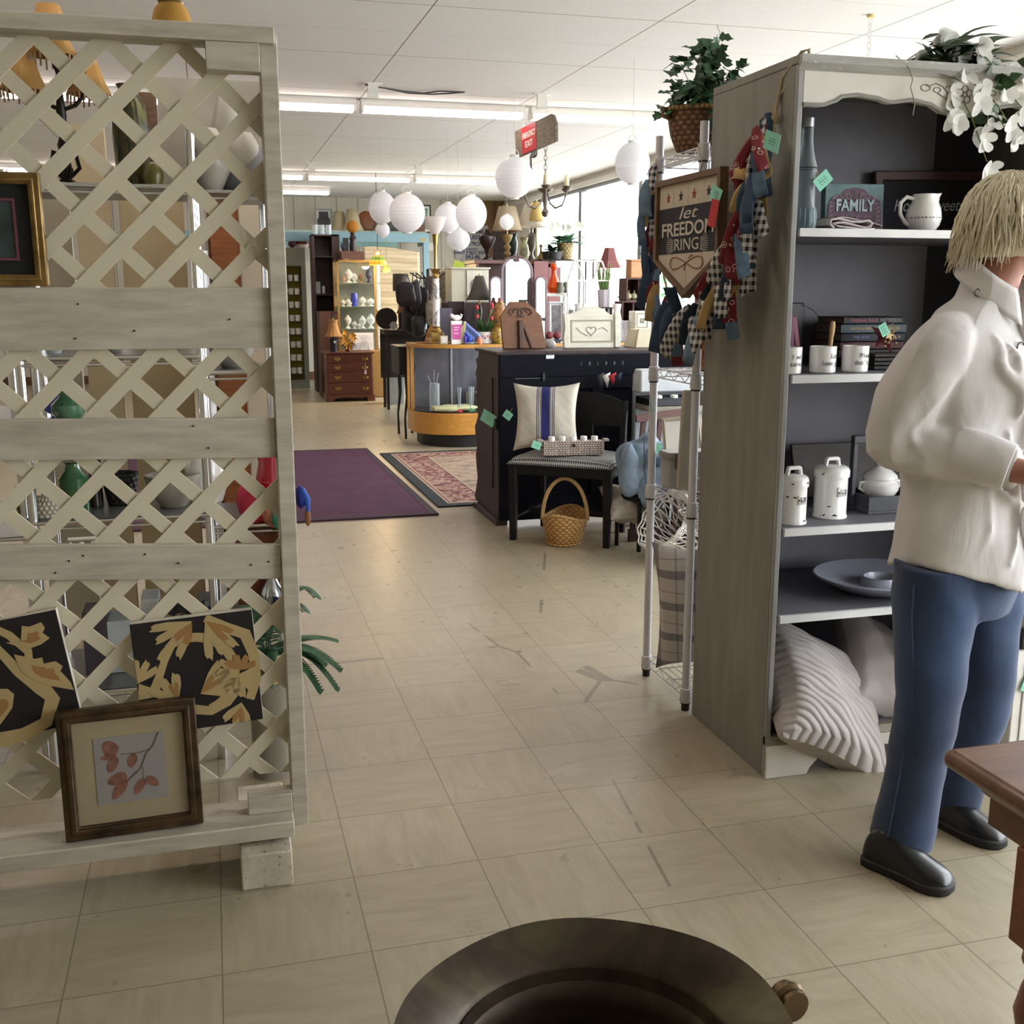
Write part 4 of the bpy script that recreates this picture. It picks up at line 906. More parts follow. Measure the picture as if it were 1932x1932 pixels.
# frames on rack / box
M_ivf = distressed('#b5ad9c', '#958e7c', '#6f6756', amt=0.68)
q = atY(1300, 960, 3.32)
t = T('empty_frame', 'worn cream empty picture frame standing on the rack middle shelf', 'picture frame', (1.607, 3.32, RL[1]+0.0165), rot=(rad(-5), rad(4), rad(-3)))
O('frame_moulding', MB().ring([(-0.13, 0), (0.13, 0), (0.13, 0.335), (-0.13, 0.335)], [(-0.085, 0.045), (0.085, 0.045), (0.085, 0.29), (-0.085, 0.29)], -0.025, 0, 'y'), M_ivf, t, bevel=0.008, seg=3)
t = T('keepsake_box', 'pale grey wooden box with metal clasp on the rack middle shelf', 'box', (1.612, 3.425, RL[1]+0.0165))
O('body', MB().bb((-0.13, -0.035, 0), (0.13, 0.045, 0.10)), distressed('#aaa7a0', '#8f8b82', '#6d6960', amt=0.7), t, bevel=0.004); l = O('lid', MB().bb((-0.135, -0.04, 0.101), (0.135, 0.05, 0.125)), distressed('#98958e', '#7d7a72', '#5d5950', amt=0.7), t, bevel=0.004)
O('clasp', MB().bb((-0.112, -0.046, 0.07), (-0.095, -0.040, 0.12)), mt('#6e6250', 0.5, 0.7), l)
t = T('white_wicker_tray', 'white wicker tray hanging under the rack middle shelf', 'tray', (1.62, 3.30, 0.585))
m = MB()
for k in range(5): m.tube([((0.10+0.008*k)*math.cos(j*pi/10), (0.07+0.006*k)*math.sin(j*pi/10), 0.012*k) for j in range(20)], 0.003, 5, True)
for j in range(20): m.tube([(0.10*math.cos(j*pi/10), 0.07*math.sin(j*pi/10), 0), (0.132*math.cos(j*pi/10), 0.094*math.sin(j*pi/10), 0.05)], 0.002, 4)
for sg in (-1, 1): m.tube([(sg*0.1, 0, 0.048), (sg*0.09, 0, 0.08), (sg*0.07, 0, 0.08)], 0.003, 4)
O('weave', m, mt('#dad8d4', 0.6), t)
# tag on rack post
v = atX(1242, 770, RX0-0.017); price_tag((RX0-0.018, 3.462, v.z+0.03), (0, 0, rad(70)), 'mint price tag on the rear rack post')

# ================================================================ FREEDOM SIGN (faces the aisle)
A = atX(1251, 338, 1.405); B_ = atX(1376, 320, 1.405); tip = atX(1286, 590, 1.405)
yc = (A.y+B_.y)/2; hw = abs(A.y-B_.y)/2; topz = (A.z+B_.z)/2; side = atX(1237, 520, 1.405)
fsg = T('freedom_sign', 'pennant shaped wooden sign reading let FREEDOM RING with four stars', 'sign', (1.405, yc, topz-0.36), rz=-pi/2)
# local: x along the board (towards the viewer = +x ), y = -X outward is -y
Hh = 0.36; hz = 0.115
def pent(w_, top_, sh_, bot): return [(-w_, top_), (-w_, sh_), (0, bot), (w_, sh_), (w_, top_)]
O('frame', MB().ring(pent(hw, Hh, hz, 0.0), pent(hw-0.019, Hh-0.019, hz+0.004, 0.024), -0.028, 0.0, 'y'), wood('#4f3a26', '#6f5336', 0.6), fsg, bevel=0.002)
sw = hw-0.018
for k in range(4):
    x0, x1 = -sw+2*sw*k/4+0.0008, -sw+2*sw*(k+1)/4-0.0008
    def low(x): return hz+0.003-(1-abs(x)/sw)*(hz-0.022)
    pts = [(x0, Hh-0.018), (x0, low(x0)), (x1, low(x1)), (x1, Hh-0.018)]
    O('plank', MB().prism(pts, -0.016, -0.004, 'y'), mt('#bdb39e', 0.7, var=0.05, vs=5), fsg, flat=True)
O('dark_panel', MB().bb((-sw+0.004, -0.0172, 0.134), (sw-0.004, -0.0158, 0.272)), mt('#23222a', 0.8, var=0.1), fsg)
for k in range(4):
    x = -sw+2*sw*(0.16, 0.38, 0.60, 0.83)[k]
    O('star', MB().prism([(x+a, 0.302+b) for a, b in star_poly(0.016)], -0.0175, -0.0158, 'y'), mt('#8c3a2c' if k % 2 == 0 else '#2b2620', 0.8), fsg, flat=True)
Mc = mt('#c2bbaa', 0.8, var=0.03)
txt('let', 0.050, (0.0, -0.0182, 0.250), (pi/2, 0, 0), Mc, fsg, shear=0.3, fitw=0.62*sw)
txt('FREEDOM', 0.056, (0.0, -0.0182, 0.204), (pi/2, 0, 0), Mc, fsg, fitw=1.72*sw, off=0.0009)
txt('RING', 0.050, (0.0, -0.0182, 0.158), (pi/2, 0, 0), Mc, fsg, fitw=0.80*sw)
m = MB()
for sg in (-1, 1):
    for k in range(9):
        a = rad(-34+k*8.5); x0 = sg*0.44*sw; d = (sg*math.cos(a), math.sin(a)); m.add([(x0+d[0]*0.004, -0.0178, 0.158+d[1]*0.028-0.0008), (x0+d[0]*0.055, -0.0178, 0.158+d[1]*0.046-0.0008), (x0+d[0]*0.055, -0.0178, 0.158+d[1]*0.046+0.0010), (x0+d[0]*0.004, -0.0178, 0.158+d[1]*0.028+0.0010)], [(0, 1, 2, 3)])
O('ray_marks', m, Mc, fsg, flat=True)
O('flourish', MB().tube([(0.042-0.0*t, -0.0175, 0.118) if False else (0.62*sw*math.sin(t)*0.9, -0.0175, 0.105+0.018*math.sin(2*t)) for t in [j*2*pi/30 for j in range(30)]], 0.0014, 5, True).tube([(0.02, -0.0175, 0.118), (0.035, -0.0175, 0.128), (0.048, -0.0175, 0.126)], 0.0014, 5).tube([(0.0, -0.0175, 0.105), (-0.01, -0.0175, 0.09), (-0.012, -0.0175, 0.082)], 0.0014, 5), mt('#8c3a2c', 0.8), fsg)
O('hanging_twine', MB().tube([(0.06, -0.01, Hh), (0.09, -0.015, Hh+0.02), (0.045, -0.01, Hh+0.075), (0.0, 0.01, Hh+0.09)], 0.0018, 5), M_string, fsg)
zt = fsg.location.z
price_tag((1.372, atX(1357, 345, 1.372).y, atX(1357, 345, 1.372).z), (0, rad(25), rad(-80)), 'mint price tag with round sticker on the freedom sign', 0.05, 0.04)
t = price_tag((1.366, atX(1352, 372, 1.366).y, atX(1352, 368, 1.366).z), (0, rad(14), rad(-80)), 'bright red blank hang tag under the mint tag on the freedom sign', 0.036, 0.075, mt('#b8242c', 0.5, var=0.03))

# ================================================================ RAG GARLAND
gl = T('rag_garland', 'rag garland of denim, red bandana and black gingham strips on the bookcase corner', 'garland', (1.43, 3.0, 1.5))
M_den = [mt(c, 0.95, var=0.2, vs=30, bump=0.4, bs=400) for c in ('#3c5268', '#566f84', '#2a3444', '#6f8596', '#34465c')]
def bandana(c0='#6d1a22'):
    s = NT('bandana'); v = s.n('TexVoronoi', None, Vector=s.tc, Scale=38.0); d = v.outputs['Distance']
    a = s.math('LESS_THAN', s.math('ABSOLUTE', s.math('SUBTRACT', d, 0.30)), 0.03); b = s.math('LESS_THAN', d, 0.13)
    s.base(s.mix(s.math('MAXIMUM', a, b), c0, '#c8b9b0')); s.p(Roughness=0.9); return s.mat
M_ban = bandana(); M_gin = gingham('#17161a', '#c9c5c2', 0.022, ax=(1, 2)); M_tan = mt('#b39460', 0.95, var=0.12, vs=30, bump=0.4, bs=300)
O0 = gl.location
path = [atX(1462, 225, 1.44), atX(1456, 285, 1.43), atX(1444, 345, 1.425), atX(1430, 405, 1.42), atX(1412, 460, 1.415), atX(1388, 520, 1.41), atX(1350, 575, 1.405), atX(1290, 600, 1.43), atX(1262, 560, 1.44), atX(1243, 480, 1.44), atX(1236, 400, 1.44), atX(1240, 300, 1.44)]
path = [Vector(v) for v in path]
for i in range(7, 12): path[i].y = min(path[i].y, 3.62)
O('twine', MB().tube([v-O0 for v in path], 0.004, 6), M_string, gl)
O('hanging_loop', MB().tube([Vector(v)-O0 for v in (path[0], atX(1475, 150, 1.455), (1.462, 2.60, 1.95), (1.475, 2.59, 1.955), (1.485, 2.60, 1.93), atX(1470, 180, 1.452), path[0])], 0.0048, 6), M_string, gl)
O('twine_knot', MB().sph(path[0]-O0, 0.014, 8, 6).tube([path[0]-O0+Vector((0, 0, 0)), path[0]-O0+Vector((-0.02, -0.01, 0.03)), path[0]-O0+Vector((-0.01, -0.02, 0.0))], 0.003, 5), M_string, gl)
def samp(t):
    k = t*(len(path)-1); i = min(int(k), len(path)-2); return path[i].lerp(path[i+1], k-i)
NS = 98
for i in range(NS):
    t_ = i/NS; 
    if t_ > 0.62 and i % 3 == 0: continue
    c = samp(t_)-O0; kind = R.random()
    far = t_ > 0.62
    M_ = R.choice(M_den) if kind < 0.42 else (M_ban if kind < 0.63 else (M_gin if kind < 0.82 else M_tan))
    L = R.uniform(0.07, 0.16); wd = R.uniform(0.013, 0.022); a = R.uniform(-1.15, 1.0)
    up_ = R.random() < 0.10
    # hang down, fanning along the bookcase side (local Y) and out into the aisle (-X)
    d = Vector((R.uniform(-0.45, 0.0), math.sin(a), math.cos(a)*0.5 if up_ else -math.cos(a)))
    if far: d = Vector((R.uniform(-0.25, 0.15), math.sin(a)*0.55, -1)); L *= 0.9
    d.normalize(); wdir = d.cross(Vector((0.8, 0.9, 0)))
    wdir = (wdir+Vector((R.uniform(-.5, .5), R.uniform(-.6, .6), 0))).normalized(); ou = Vector((R.uniform(-0.05, -0.004), 0, 0)); cu = R.uniform(-0.02, 0.02)
    def fn(u, v):
        q_ = c+ou+d*(L*(u-0.12))-Vector((0, 0, 1))*(0.03*u*u*L/0.1)+wdir*((v-0.5)*2*wd*(0.55+0.45*min(1, u*3)))
        q_ = q_+Vector((-0.012*math.sin(u*pi)*(1+cu*20)+0.004*math.sin(v*pi*2+u*4), 0, 0)); 
        if q_.y+O0.y < 3.10: q_.x = min(q_.x, 1.462-O0.x)
        return q_
    O('cloth_strip', MB().sheet(fn, 7, 3), M_, gl, solid=0.0012, ang=180)
v = atX(1460, 268, 1.365); price_tag((1.365, v.y, v.z+0.035), (rad(5), rad(20), rad(-80)), 'mint price tag near the top of the rag garland', 0.062, 0.045)

# ================================================================ MIDDLE OF THE SHOP: ORGAN, CHAIR, RUGS
OX, OY, OH = 1.585, 6.09, 1.0
OWD = 1.50
def X_(px, py, Y): return atY(px, py, Y).x
M_nav = distressed('#14151e', '#0e0f16', '#777a80', rough=0.75, st=(1, 1, 1), amt=0.745); M_obr = distressed('#3f2c2a', '#2e2021', '#5b4844', st=(3, 3, 0.6), amt=0.72)
M_nav.node_tree.nodes['Principled BSDF'].inputs['Specular IOR Level'].default_value = 0.12
og = T('upright_organ', 'upright organ turned round showing its navy panelled back and carved brown side', 'organ', (OX, OY, 0))
O('back_panel', MB().bb((0.0, 0.0, 0.03), (OWD, 0.02, OH-0.13)), M_nav, og)
m = MB(); m.bb((0, -0.018, 0.03), (0.09, 0, OH-0.13)); m.bb((OWD-0.09, -0.018, 0.03), (OWD, 0, OH-0.13)); m.bb((0.09, -0.018, 0.03), (OWD-0.09, 0, 0.16)); m.bb((0.09, -0.018, 0.80), (OWD-0.09, 0, OH-0.13)); m.bb((0.09, -0.014, 0.43), (OWD-0.09, 0, 0.49))
for k in range(1, 5): x = OWD*k/5; m.bb((x-0.035, -0.017, 0.16), (x+0.035, 0, 0.80))
O('back_framing', m, M_nav, og, bevel=0.002)
O('top_flap', MB().bb((0, -0.020, OH-0.128), (OWD, 0.02, OH)), M_nav, og, bevel=0.003)
O('side_panel', MB().bb((0, 0.021, 0.03), (0.03, 0.50, OH)), M_obr, og, bevel=0.002)
O('side_panel', MB().bb((OWD-0.03, 0.021, 0.03), (OWD, 0.50, OH)), M_obr, og, bevel=0.002)
O('side_inset', MB().bb((-0.006, 0.14, 0.20), (0, 0.17, 0.86)), M_dark, og)
O('lid', MB().bb((-0.01, 0.021, OH), (OWD+0.01, 0.56, OH+0.018)), M_obr, og, bevel=0.004)
O('plinth', MB().prism([(0.0, 0.03), (0.0, 0.0), (0.62, 0.0), (0.62, 0.02), (0.56, 0.035), (0.50, 0.04)], -0.02, 0.05, 'x'), M_obr, og, bevel=0.003)
sp = [(0.50, 0.98), (0.53, 0.96), (0.58, 0.95), (0.55, 0.90), (0.60, 0.86), (0.56, 0.82), (0.57, 0.76), (0.53, 0.72), (0.53, 0.60), (0.58, 0.55), (0.62, 0.52), (0.60, 0.46), (0.56, 0.40), (0.60, 0.34), (0.58, 0.26), (0.55, 0.2), (0.60, 0.12), (0.64, 0.06), (0.60, 0.04), (0.50, 0.04)]
O('carved_bracket', MB().prism(sp, 0.0, 0.04, 'x'), M_obr, og, bevel=0.006)
for x in (0.30, 1.08): O('hasp', MB().box((x, -0.022, OH-0.012), (0.05, 0.006, 0.022)), M_metal, og, bevel=0.001)
for x in (0.26, 1.30): O('turn_latch', MB().cyl((x, -0.02, OH-0.135), (x, -0.032, OH-0.135), 0.010).box((x, -0.032, OH-0.125), (0.014, 0.008, 0.045)), M_black, og)
O('keyhole', MB().box((-0.008, 0.03, 0.60), (0.02, 0.04, 0.06)), M_blk, og)
for i, c in enumerate('181083'): txt(c, 0.030, (X_(1097, 678, 6.07)-OX+i*0.0515, -0.0208, OH-0.055), (pi/2, 0, 0), mt('#8a8d92', 0.6, var=0.6, vs=120), og, sx=0.8)
t = MB().tube([(0.09, -0.0215, OH-0.134), (0.27, -0.0215, OH-0.133)], 0.0012, 4); O('scratch', t, mt('#a7a9ad', 0.6), og)
v = atX(922, 800, OX-0.03); price_tag((OX-0.03, v.y-0.06, v.z+0.085), (0, rad(25), rad(-50)), 'mint price tag tied to the organ side', 0.10, 0.075)

# octagonal wooden board on organ
ZL = OH+0.019
k = mpp(atY(990, 640, 6.42)); x0 = X_(949, 660, 6.42)
ob = T('clock_board', 'brown wooden octagonal board with scroll relief standing on the organ', 'board', (x0, 6.42, ZL), rot=(rad(-6), 0, 0))
pp = [(0, 0), (-4*k, 61*k), (15*k, 87*k), (47*k, 87*k), (76*k, 61*k), (84*k, 0)]
O('panel', MB().prism(pp, -0.012, 0.012, 'y'), wood('#5d3820', '#83532e', 0.4), ob, bevel=0.003)
m = MB(); cx = 34*k; cz = 66*k
for sg in (-1, 1):
    m.tube([(cx+sg*(5+9*math.cos(t))*k*1.0, -0.014, cz+7*math.sin(t)*k) for t in [j*0.5 for j in range(11)]], 0.006, 5)
    m.tube([(cx+sg*a*k, -0.014, cz+b*k) for a, b in [(0, 6), (8, 9), (18, 7), (23, 0), (16, -4)]], 0.005, 5)
O('scroll_relief', m, M_walnut, ob)
O('strut', MB().box((cx, -0.024, 26*k), (0.028, 0.02, 52*k), (0, 0, 0)), M_walnut, ob, bevel=0.003)
O('strut', MB().box((cx+12*k, -0.020, 26*k), (0.010, 0.012, 54*k), (0, rad(-20), 0)), M_walnut, ob)
O('bracket', MB().box((cx+8*k, 0.0, 89*k), (0.05, 0.03, 0.012)), M_black, ob)
# small white headboard
k = mpp(atY(1115, 640, 6.40)); x0 = X_(1063, 658, 6.40)
hb = T('doll_headboard', 'small cream distressed carved headboard standing on the organ', 'headboard', (x0, 6.40, ZL), rot=(rad(-5), 0, 0))
M_cr = distressed('#e2dfd0', '#cfccbb', '#7f735c', st=(1, 1, 5), amt=0.67)
O('panel', MB().prism([(6*k, 0), (6*k, 62*k), (22*k, 66*k), (38*k, 74*k), (48*k, 77*k), (56*k, 75*k), (66*k, 77*k), (80*k, 72*k), (92*k, 62*k), (104*k, 60*k), (104*k, 0)], -0.008, 0.008, 'y'), M_cr, hb, bevel=0.003)
O('post', MB().prism([(0, 0), (-1*k, 20*k), (2*k, 40*k), (0, 60*k), (2*k, 64*k), (10*k, 62*k), (10*k, 0)], -0.02, 0.012, 'y'), M_cr, hb, bevel=0.003)
O('post', MB().bb((101*k, -0.02, 0), (113*k, 0.012, 66*k)), M_cr, hb, bevel=0.004)
O('inset', MB().ring([(14*k, 10*k), (98*k, 10*k), (98*k, 52*k), (14*k, 52*k)], [(17*k, 13*k), (95*k, 13*k), (95*k, 49*k), (17*k, 49*k)], -0.011, -0.008, 'y'), mt('#a39c86', 0.7), hb)
m = MB(); ht = [(16*math.sin(t)**3*0.6, (13*math.cos(t)-5*math.cos(2*t)-2*math.cos(3*t)-math.cos(4*t))*0.6) for t in [j*pi/14 for j in range(28)]]
m.tube([(55*k+a*k, -0.011, 32*k+b*k) for a, b in ht], 0.002, 4, True); m.tube([(25*k, -0.011, 38*k), (33*k, -0.011, 30*k), (48*k, -0.011, 22*k)], 0.002, 4); m.tube([(68*k, -0.011, 34*k), (78*k, -0.011, 38*k), (88*k, -0.011, 30*k)], 0.002, 4)
O('heart_carving', m, mt('#aaa691', 0.7), hb)
# cream lidded box
x0 = X_(1195, 655, 6.35); k = mpp(atY(1230, 640, 6.35))
cb = T('cream_box', 'cream slanted wooden letter box standing on the organ behind the rack post', 'box', (x0, 6.33, ZL))
O('body', MB().add([(0, 0, 0), (76*k, 0, 0), (88*k, 0.05, 36*k), (12*k, 0.05, 33*k), (0, 0.2, 0), (76*k, 0.2, 0), (88*k, 0.2, 36*k), (12*k, 0.2, 33*k)], [(0, 1, 2, 3), (5, 4, 7, 6), (4, 0, 3, 7), (1, 5, 6, 2), (3, 2, 6, 7), (4, 5, 1, 0)]), mt('#cfc7ae', 0.6, var=0.05), cb, bevel=0.003)
O('edge_trim', MB().add([(-0.002, -0.004, 0), (3*k, -0.004, 0), (15*k, 0.046, 34*k), (12*k, 0.046, 34*k)], [(0, 1, 2, 3)]), mt('#a39670', 0.6), cb, solid=0.004)
tag(O('glass_dome', MB().sph((0, 0, 0.02), (0.035, 0.035, 0.033)), mt('#d7d9da', 0.3), loc=(X_(1045, 655, 6.42), 6.50, ZL)), 'small round white glass dome on the organ beside the octagonal board', 'dome')
tag(O('metal_tray', MB().bb((-0.13, -0.05, 0), (0.13, 0.05, 0.012)), mt('#c9c9cb', 0.3, 0.5), loc=(X_(1290, 660, 6.3)+0.03, 6.42, ZL)), 'flat metal tray on the organ beside the cream box', 'tray')

# ---------------------------------------------------------------- black chair
A_ = atZ(966, 1018); B2 = atZ(1147, 1034); ctr = (A_+B2)/2
ux = (B2-A_); cw = ux.length; ux.normalize(); ang = math.atan2(ux.y, ux.x)
chr_ = T('side_chair', 'black painted wooden chair with gingham upholstered seat', 'chair', (ctr.x, ctr.y, 0), ang)
w2 = cw/2+0.012; SD = 0.40; ST = 0.465
M_cb = mt('#0b0b0d', 0.45, var=0.1, spec=0.3)
for sx_, y in ((-1, 0), (1, 0)): O('leg', MB().loft([[(sx_*(w2-0.02)-h, y-h, z_), (sx_*(w2-0.02)+h, y-h, z_), (sx_*(w2-0.02)+h, y+h, z_), (sx_*(w2-0.02)-h, y+h, z_)] for z_, h in ((0, 0.017), (0.43, 0.023))]), M_cb, chr_, bevel=0.003)
for sx_ in (-1, 1): O('leg', MB().tube([(sx_*(w2-0.05), SD+0.01, 0), (sx_*(w2-0.05), SD-0.01, 0.42), (sx_*(w2-0.05), SD, 0.60), (sx_*(w2-0.05), SD+0.03, 0.755)], [0.018, 0.022, 0.020, 0.018], 8), M_cb, chr_)
O('seat_rail', MB().bb((-w2, -0.02, 0.375), (w2, SD, 0.432)), M_cb, chr_, bevel=0.004)
m = MB()
def seatf(u, v):
    a, b = u*2-1, v*2-1; e = max(0, (1-a**6)*(1-b**6))**0.4
    return Vector((a*(w2+0.01)*(1-0.04*v), -0.03+v*(SD+0.02), 0.433+0.045*e+0.012*e*(1-a*a)))
m.sheet(seatf, 24, 20); m.add([(-w2-.01, -.03, .43), (w2+.01, -.03, .43), (w2-.005, SD-.01, .43), (-w2+.005, SD-.01, .43)], [(3, 2, 1, 0)])
O('seat', m, gingham('#1c1d22', '#b9b9b6', 0.0125, ax=(0, 1)), chr_, ang=60)
def backf(zc, h, t): return [(x, SD+0.055+0.02*(1-(x/w2)**2), zc+0.0) for x in ()]
bk_ = MB(); nn = 16
rows = []
for i in range(nn+1):
    u = i/nn*2-1; x = u*(w2-0.05); topz_ = 0.74+0.055*math.cos(u*pi/2)**0.8-0.0; y = SD+0.005+0.018*(1-u*u)
    rows.append([(x, y+0.02*0.5, 0.61), (x, y+0.02, topz_), (x, y+0.038, topz_), (x, y+0.028, 0.61)])
bk_.loft(rows); O('backrest', bk_, M_cb, chr_, ang=50)
O('splat', MB().bb((-0.05, SD+0.03, 0.43), (0.05, SD+0.045, 0.63)), M_cb, chr_, bevel=0.003)
for y in (0.22,): O('stretcher', MB().bb((-w2+0.03, y-0.01, 0.12), (w2-0.03, y+0.01, 0.145)), M_cb, chr_)
for sx_ in (-1, 1): O('stretcher', MB().cyl((sx_*(w2-0.025), 0, 0.13), (sx_*(w2-0.045), SD, 0.13), 0.009), M_cb, chr_)
Mw = chr_.matrix_world if False else (Matrix.Translation(chr_.location) @ Matrix.Rotation(ang, 4, 'Z'))
def onchair(x, y, z_): return Mw @ Vector((x, y, z_))
# striped pillow
def stripes():
    st_ = [(0.0, '#c6c1b4'), (0.368, '#262a52'), (0.380, '#c6c1b4'), (0.394, '#262a52'), (0.406, '#c6c1b4'), (0.42, '#262a52'), (0.428, '#c6c1b4'), (0.437, '#2b2f6b'), (0.563, '#c6c1b4'), (0.572, '#262a52'), (0.58, '#c6c1b4'), (0.594, '#262a52'), (0.606, '#c6c1b4'), (0.62, '#262a52'), (0.632, '#c6c1b4')]
    return bands(0, st_, -0.19, 0.19, 0.95, 0.3, 300)
pl = onchair(-0.115, 0.10, 0.497)
sp_ = pillow('cream grain sack pillow with blue stripes standing on the black chair', pl, (rad(-10), rad(-1), ang+rad(14)), 0.37, 0.375, 0.13, stripes(), 7, 0.003)
price_tag(onchair(-0.30, 0.04, 0.72), (0, rad(35), ang), 'mint price tag on the corner of the striped pillow', 0.05, 0.045)
# candle box
cpos = onchair(0.055, 0.055, 0.492); ca_ = ang+rad(28)
cbx = T('candle_box', 'whitewashed carved wooden box holding five white candles on the chair', 'candle holder', cpos, ca_)
def carved():
    s = NT('carved_wood'); x, y, z_ = s.xyz(); f = s.math('SINE', s.math('ADD', s.math('MULTIPLY', x, 420), s.math('MULTIPLY', s.math('SINE', s.math('MULTIPLY', z_, 260)), 1.5)))
    g = s.math('MULTIPLY', s.math('MULTIPLY_ADD', f, 0.5, 0.5), s.math('MULTIPLY_ADD', s.math('SINE', s.math('MULTIPLY', z_, 520)), 0.5, 0.5))
    s.base(s.ramp(s.math('ADD', g, s.math('MULTIPLY', s.noise(40), 0.5)), [(0.2, '#6f5a4e'), (0.6, '#b5aba4'), (0.9, '#d3ccc6')])); s.p(Roughness=0.8); s.bump(g, 0.6, 0.004); return s.mat
O('box_body', MB().bb((-0.165, -0.035, 0), (0.165, 0.035, 0.075)), carved(), cbx, bevel=0.002)
for sg in (-1, 1): O('handle', MB().box((sg*0.18, 0, 0.078), (0.03, 0.05, 0.012)), mt('#a79b92', 0.7, var=0.2), cbx, bevel=0.002)
O('knob', MB().sph((0.0, -0.042, 0.055), (0.011, 0.009, 0.011)), M_walnut, cbx)
m = MB()
for k in range(6): m.box((-0.16+0.064*k, -0.036, 0.037), (0.002, 0.002, 0.07))
O('seam_lines', m, mt('#d6d0ca', 0.7), cbx)
cd_ = None
for i, lb in enumerate(['white candle at the pillow end of the candle box', 'white candle second from the pillow end of the box', 'white candle in the middle of the candle box', 'white candle second from the far end of the box', 'white candle at the far end of the candle box']):
    q = cpos+Matrix.Rotation(ca_, 3, 'Z') @ Vector((-0.118+0.059*i, 0, 0.0755))
    if cd_ is None:
        cd_ = T('candle', lb, 'candle', q, 0, 'candles in the whitewashed box'); O('wax', MB().lathe([(0, 0), (0.0185, 0), (0.0185, 0.022), (0.016, 0.024), (0, 0.023)], 20), mt('#e4e2e0', 0.5, var=0.02, sss=0.2), cd_); O('wick', MB().cyl((0, 0, 0.022), (0.002, 0, 0.031), 0.0012, n=5), M_ink, cd_)
    else: dup(cd_, q, R.uniform(0, 6), lb)
price_tag(cpos+Matrix.Rotation(ca_, 3, 'Z') @ Vector((-0.195, -0.05, 0.09)), (0, rad(20), ca_), 'mint price tag on the handle of the candle box', 0.05, 0.04)
# honey basket
q = atZ(1075, 1030); 
bs = T('wicker_basket', 'small honey coloured wicker basket with hoop handle on the floor', 'basket', (q.x, q.y+0.09, 0), rad(58), s=1.14)
M_hon = wicker('#8d6231', '#d3a665', 26, 75)
def bring(r, z_, e=0.0): return [(r*1.18*math.cos(2*pi*j/36), r*0.9*math.sin(2*pi*j/36), z_+e*abs(math.cos(2*pi*j/36))**2.2) for j in range(36)]
m = MB(); m.loft([bring(0.001, 0.004), bring(0.088, 0.004), bring(0.092, 0.012), bring(0.104, 0.05), bring(0.116, 0.095, 0.015), bring(0.122, 0.118, 0.035), bring(0.116, 0.118, 0.035), bring(0.105, 0.07, 0.01), bring(0.09, 0.02), bring(0.001, 0.016)]); O('bowl', m, M_hon, bs)
O('rim', MB().tube(bring(0.121, 0.120, 0.038), 0.0062, 7, True), wicker('#a07a45', '#d8b377', 60, 90), bs)
O('base_rim', MB().tube(bring(0.092, 0.008), 0.006, 6, True), M_hon, bs)
O('handle', MB().tube([(0.02*math.sin(t*0)+0.0, -0.112*math.cos(t), 0.115+0.20*math.sin(t)) for t in [j*pi/16 for j in range(17)]], 0.0095, 8, flat=0.7), mt('#c2a06b', 0.5, var=0.1, vs=20), bs)

# ---------------------------------------------------------------- rugs
pm = MB(); pts = [(-0.95, 6.48), (1.30, 6.48), (1.262, 9.46), (-0.95, 9.5)]
tag(O('floor_mat', MB().prism([(a, b) for a, b in pts], 0.0005, 0.010, 'z'), mt('#4d2542', 0.95, var=0.14, vs=5, bump=0.6, bs=400), bevel=0.003), 'large plum purple floor mat beyond the lattice screen', 'mat')
mm = O('mat_border', MB().ring(pts, [(-0.9, 6.53), (1.25, 6.53), (1.215, 9.41), (-0.9, 9.44)], 0.0102, 0.0112, 'z'), mt('#3a2730', 0.9)); mm.parent = [o for o in COL.objects if o.name == 'floor_mat'][0]
def rug():
    s = NT('oriental_rug'); x, y, z_ = s.xyz()
    ed = s.math('MINIMUM', s.math('MINIMUM', s.math('SUBTRACT', x, -0.9), s.math('SUBTRACT', 0.9, x)), s.math('MINIMUM', s.math('SUBTRACT', y, -1.21), s.math('SUBTRACT', 1.21, y)))
    v = s.n('TexVoronoi', None, Vector=s.map((1, 1, 1)), Scale=11.0).outputs['Distance']
    n_ = s.noise(9, 4, None, 0.6, 2.5); st_ = s.noise(5, 5, s.map((1.0, 4.5, 1)), 0.6, 2.0)
    field = s.ramp(st_, [(0.36, '#3f3a36'), (0.43, '#7d6a5c'), (0.5, '#a08b77'), (0.62, '#a8917d'), (0.68, '#6f3f3f')])
    bord = s.ramp(n_, [(0.38, '#a08674'), (0.46, '#9a7d6c'), (0.5, '#6a2f36'), (0.62, '#5d2a30')], True)
    c = s.mix(s.math('LESS_THAN', ed, 0.36), field, '#a8917b')
    c = s.mix(s.math('LESS_THAN', ed, 0.345), c, '#3c3230'); c = s.mix(s.math('LESS_THAN', ed, 0.335), c, bord)
    c = s.mix(s.math('LESS_THAN', ed, 0.12), c, '#a8917b'); c = s.mix(s.math('LESS_THAN', ed, 0.105), c, '#5d2a30'); c = s.mix(s.math('LESS_THAN', ed, 0.095), c, '#a8917b'); c = s.mix(s.math('LESS_THAN', ed, 0.08), c, '#1f2528')
    s.base(c); s.p(Roughness=0.95); s.bump(s.noise(260), 0.5, 0.003); return s.mat
rg = tag(O('oriental_rug', MB().bb((-0.9, -1.21, 0.0005), (0.9, 1.21, 0.010)), rug(), loc=(2.235, 7.93, 0), rot=(0, 0, rad(0.4))), 'oriental patterned rug with dark red border beside the plum mat', 'rug')

# ---------------------------------------------------------------- behind the rack: keyboard, bench, frames, denim, wicker

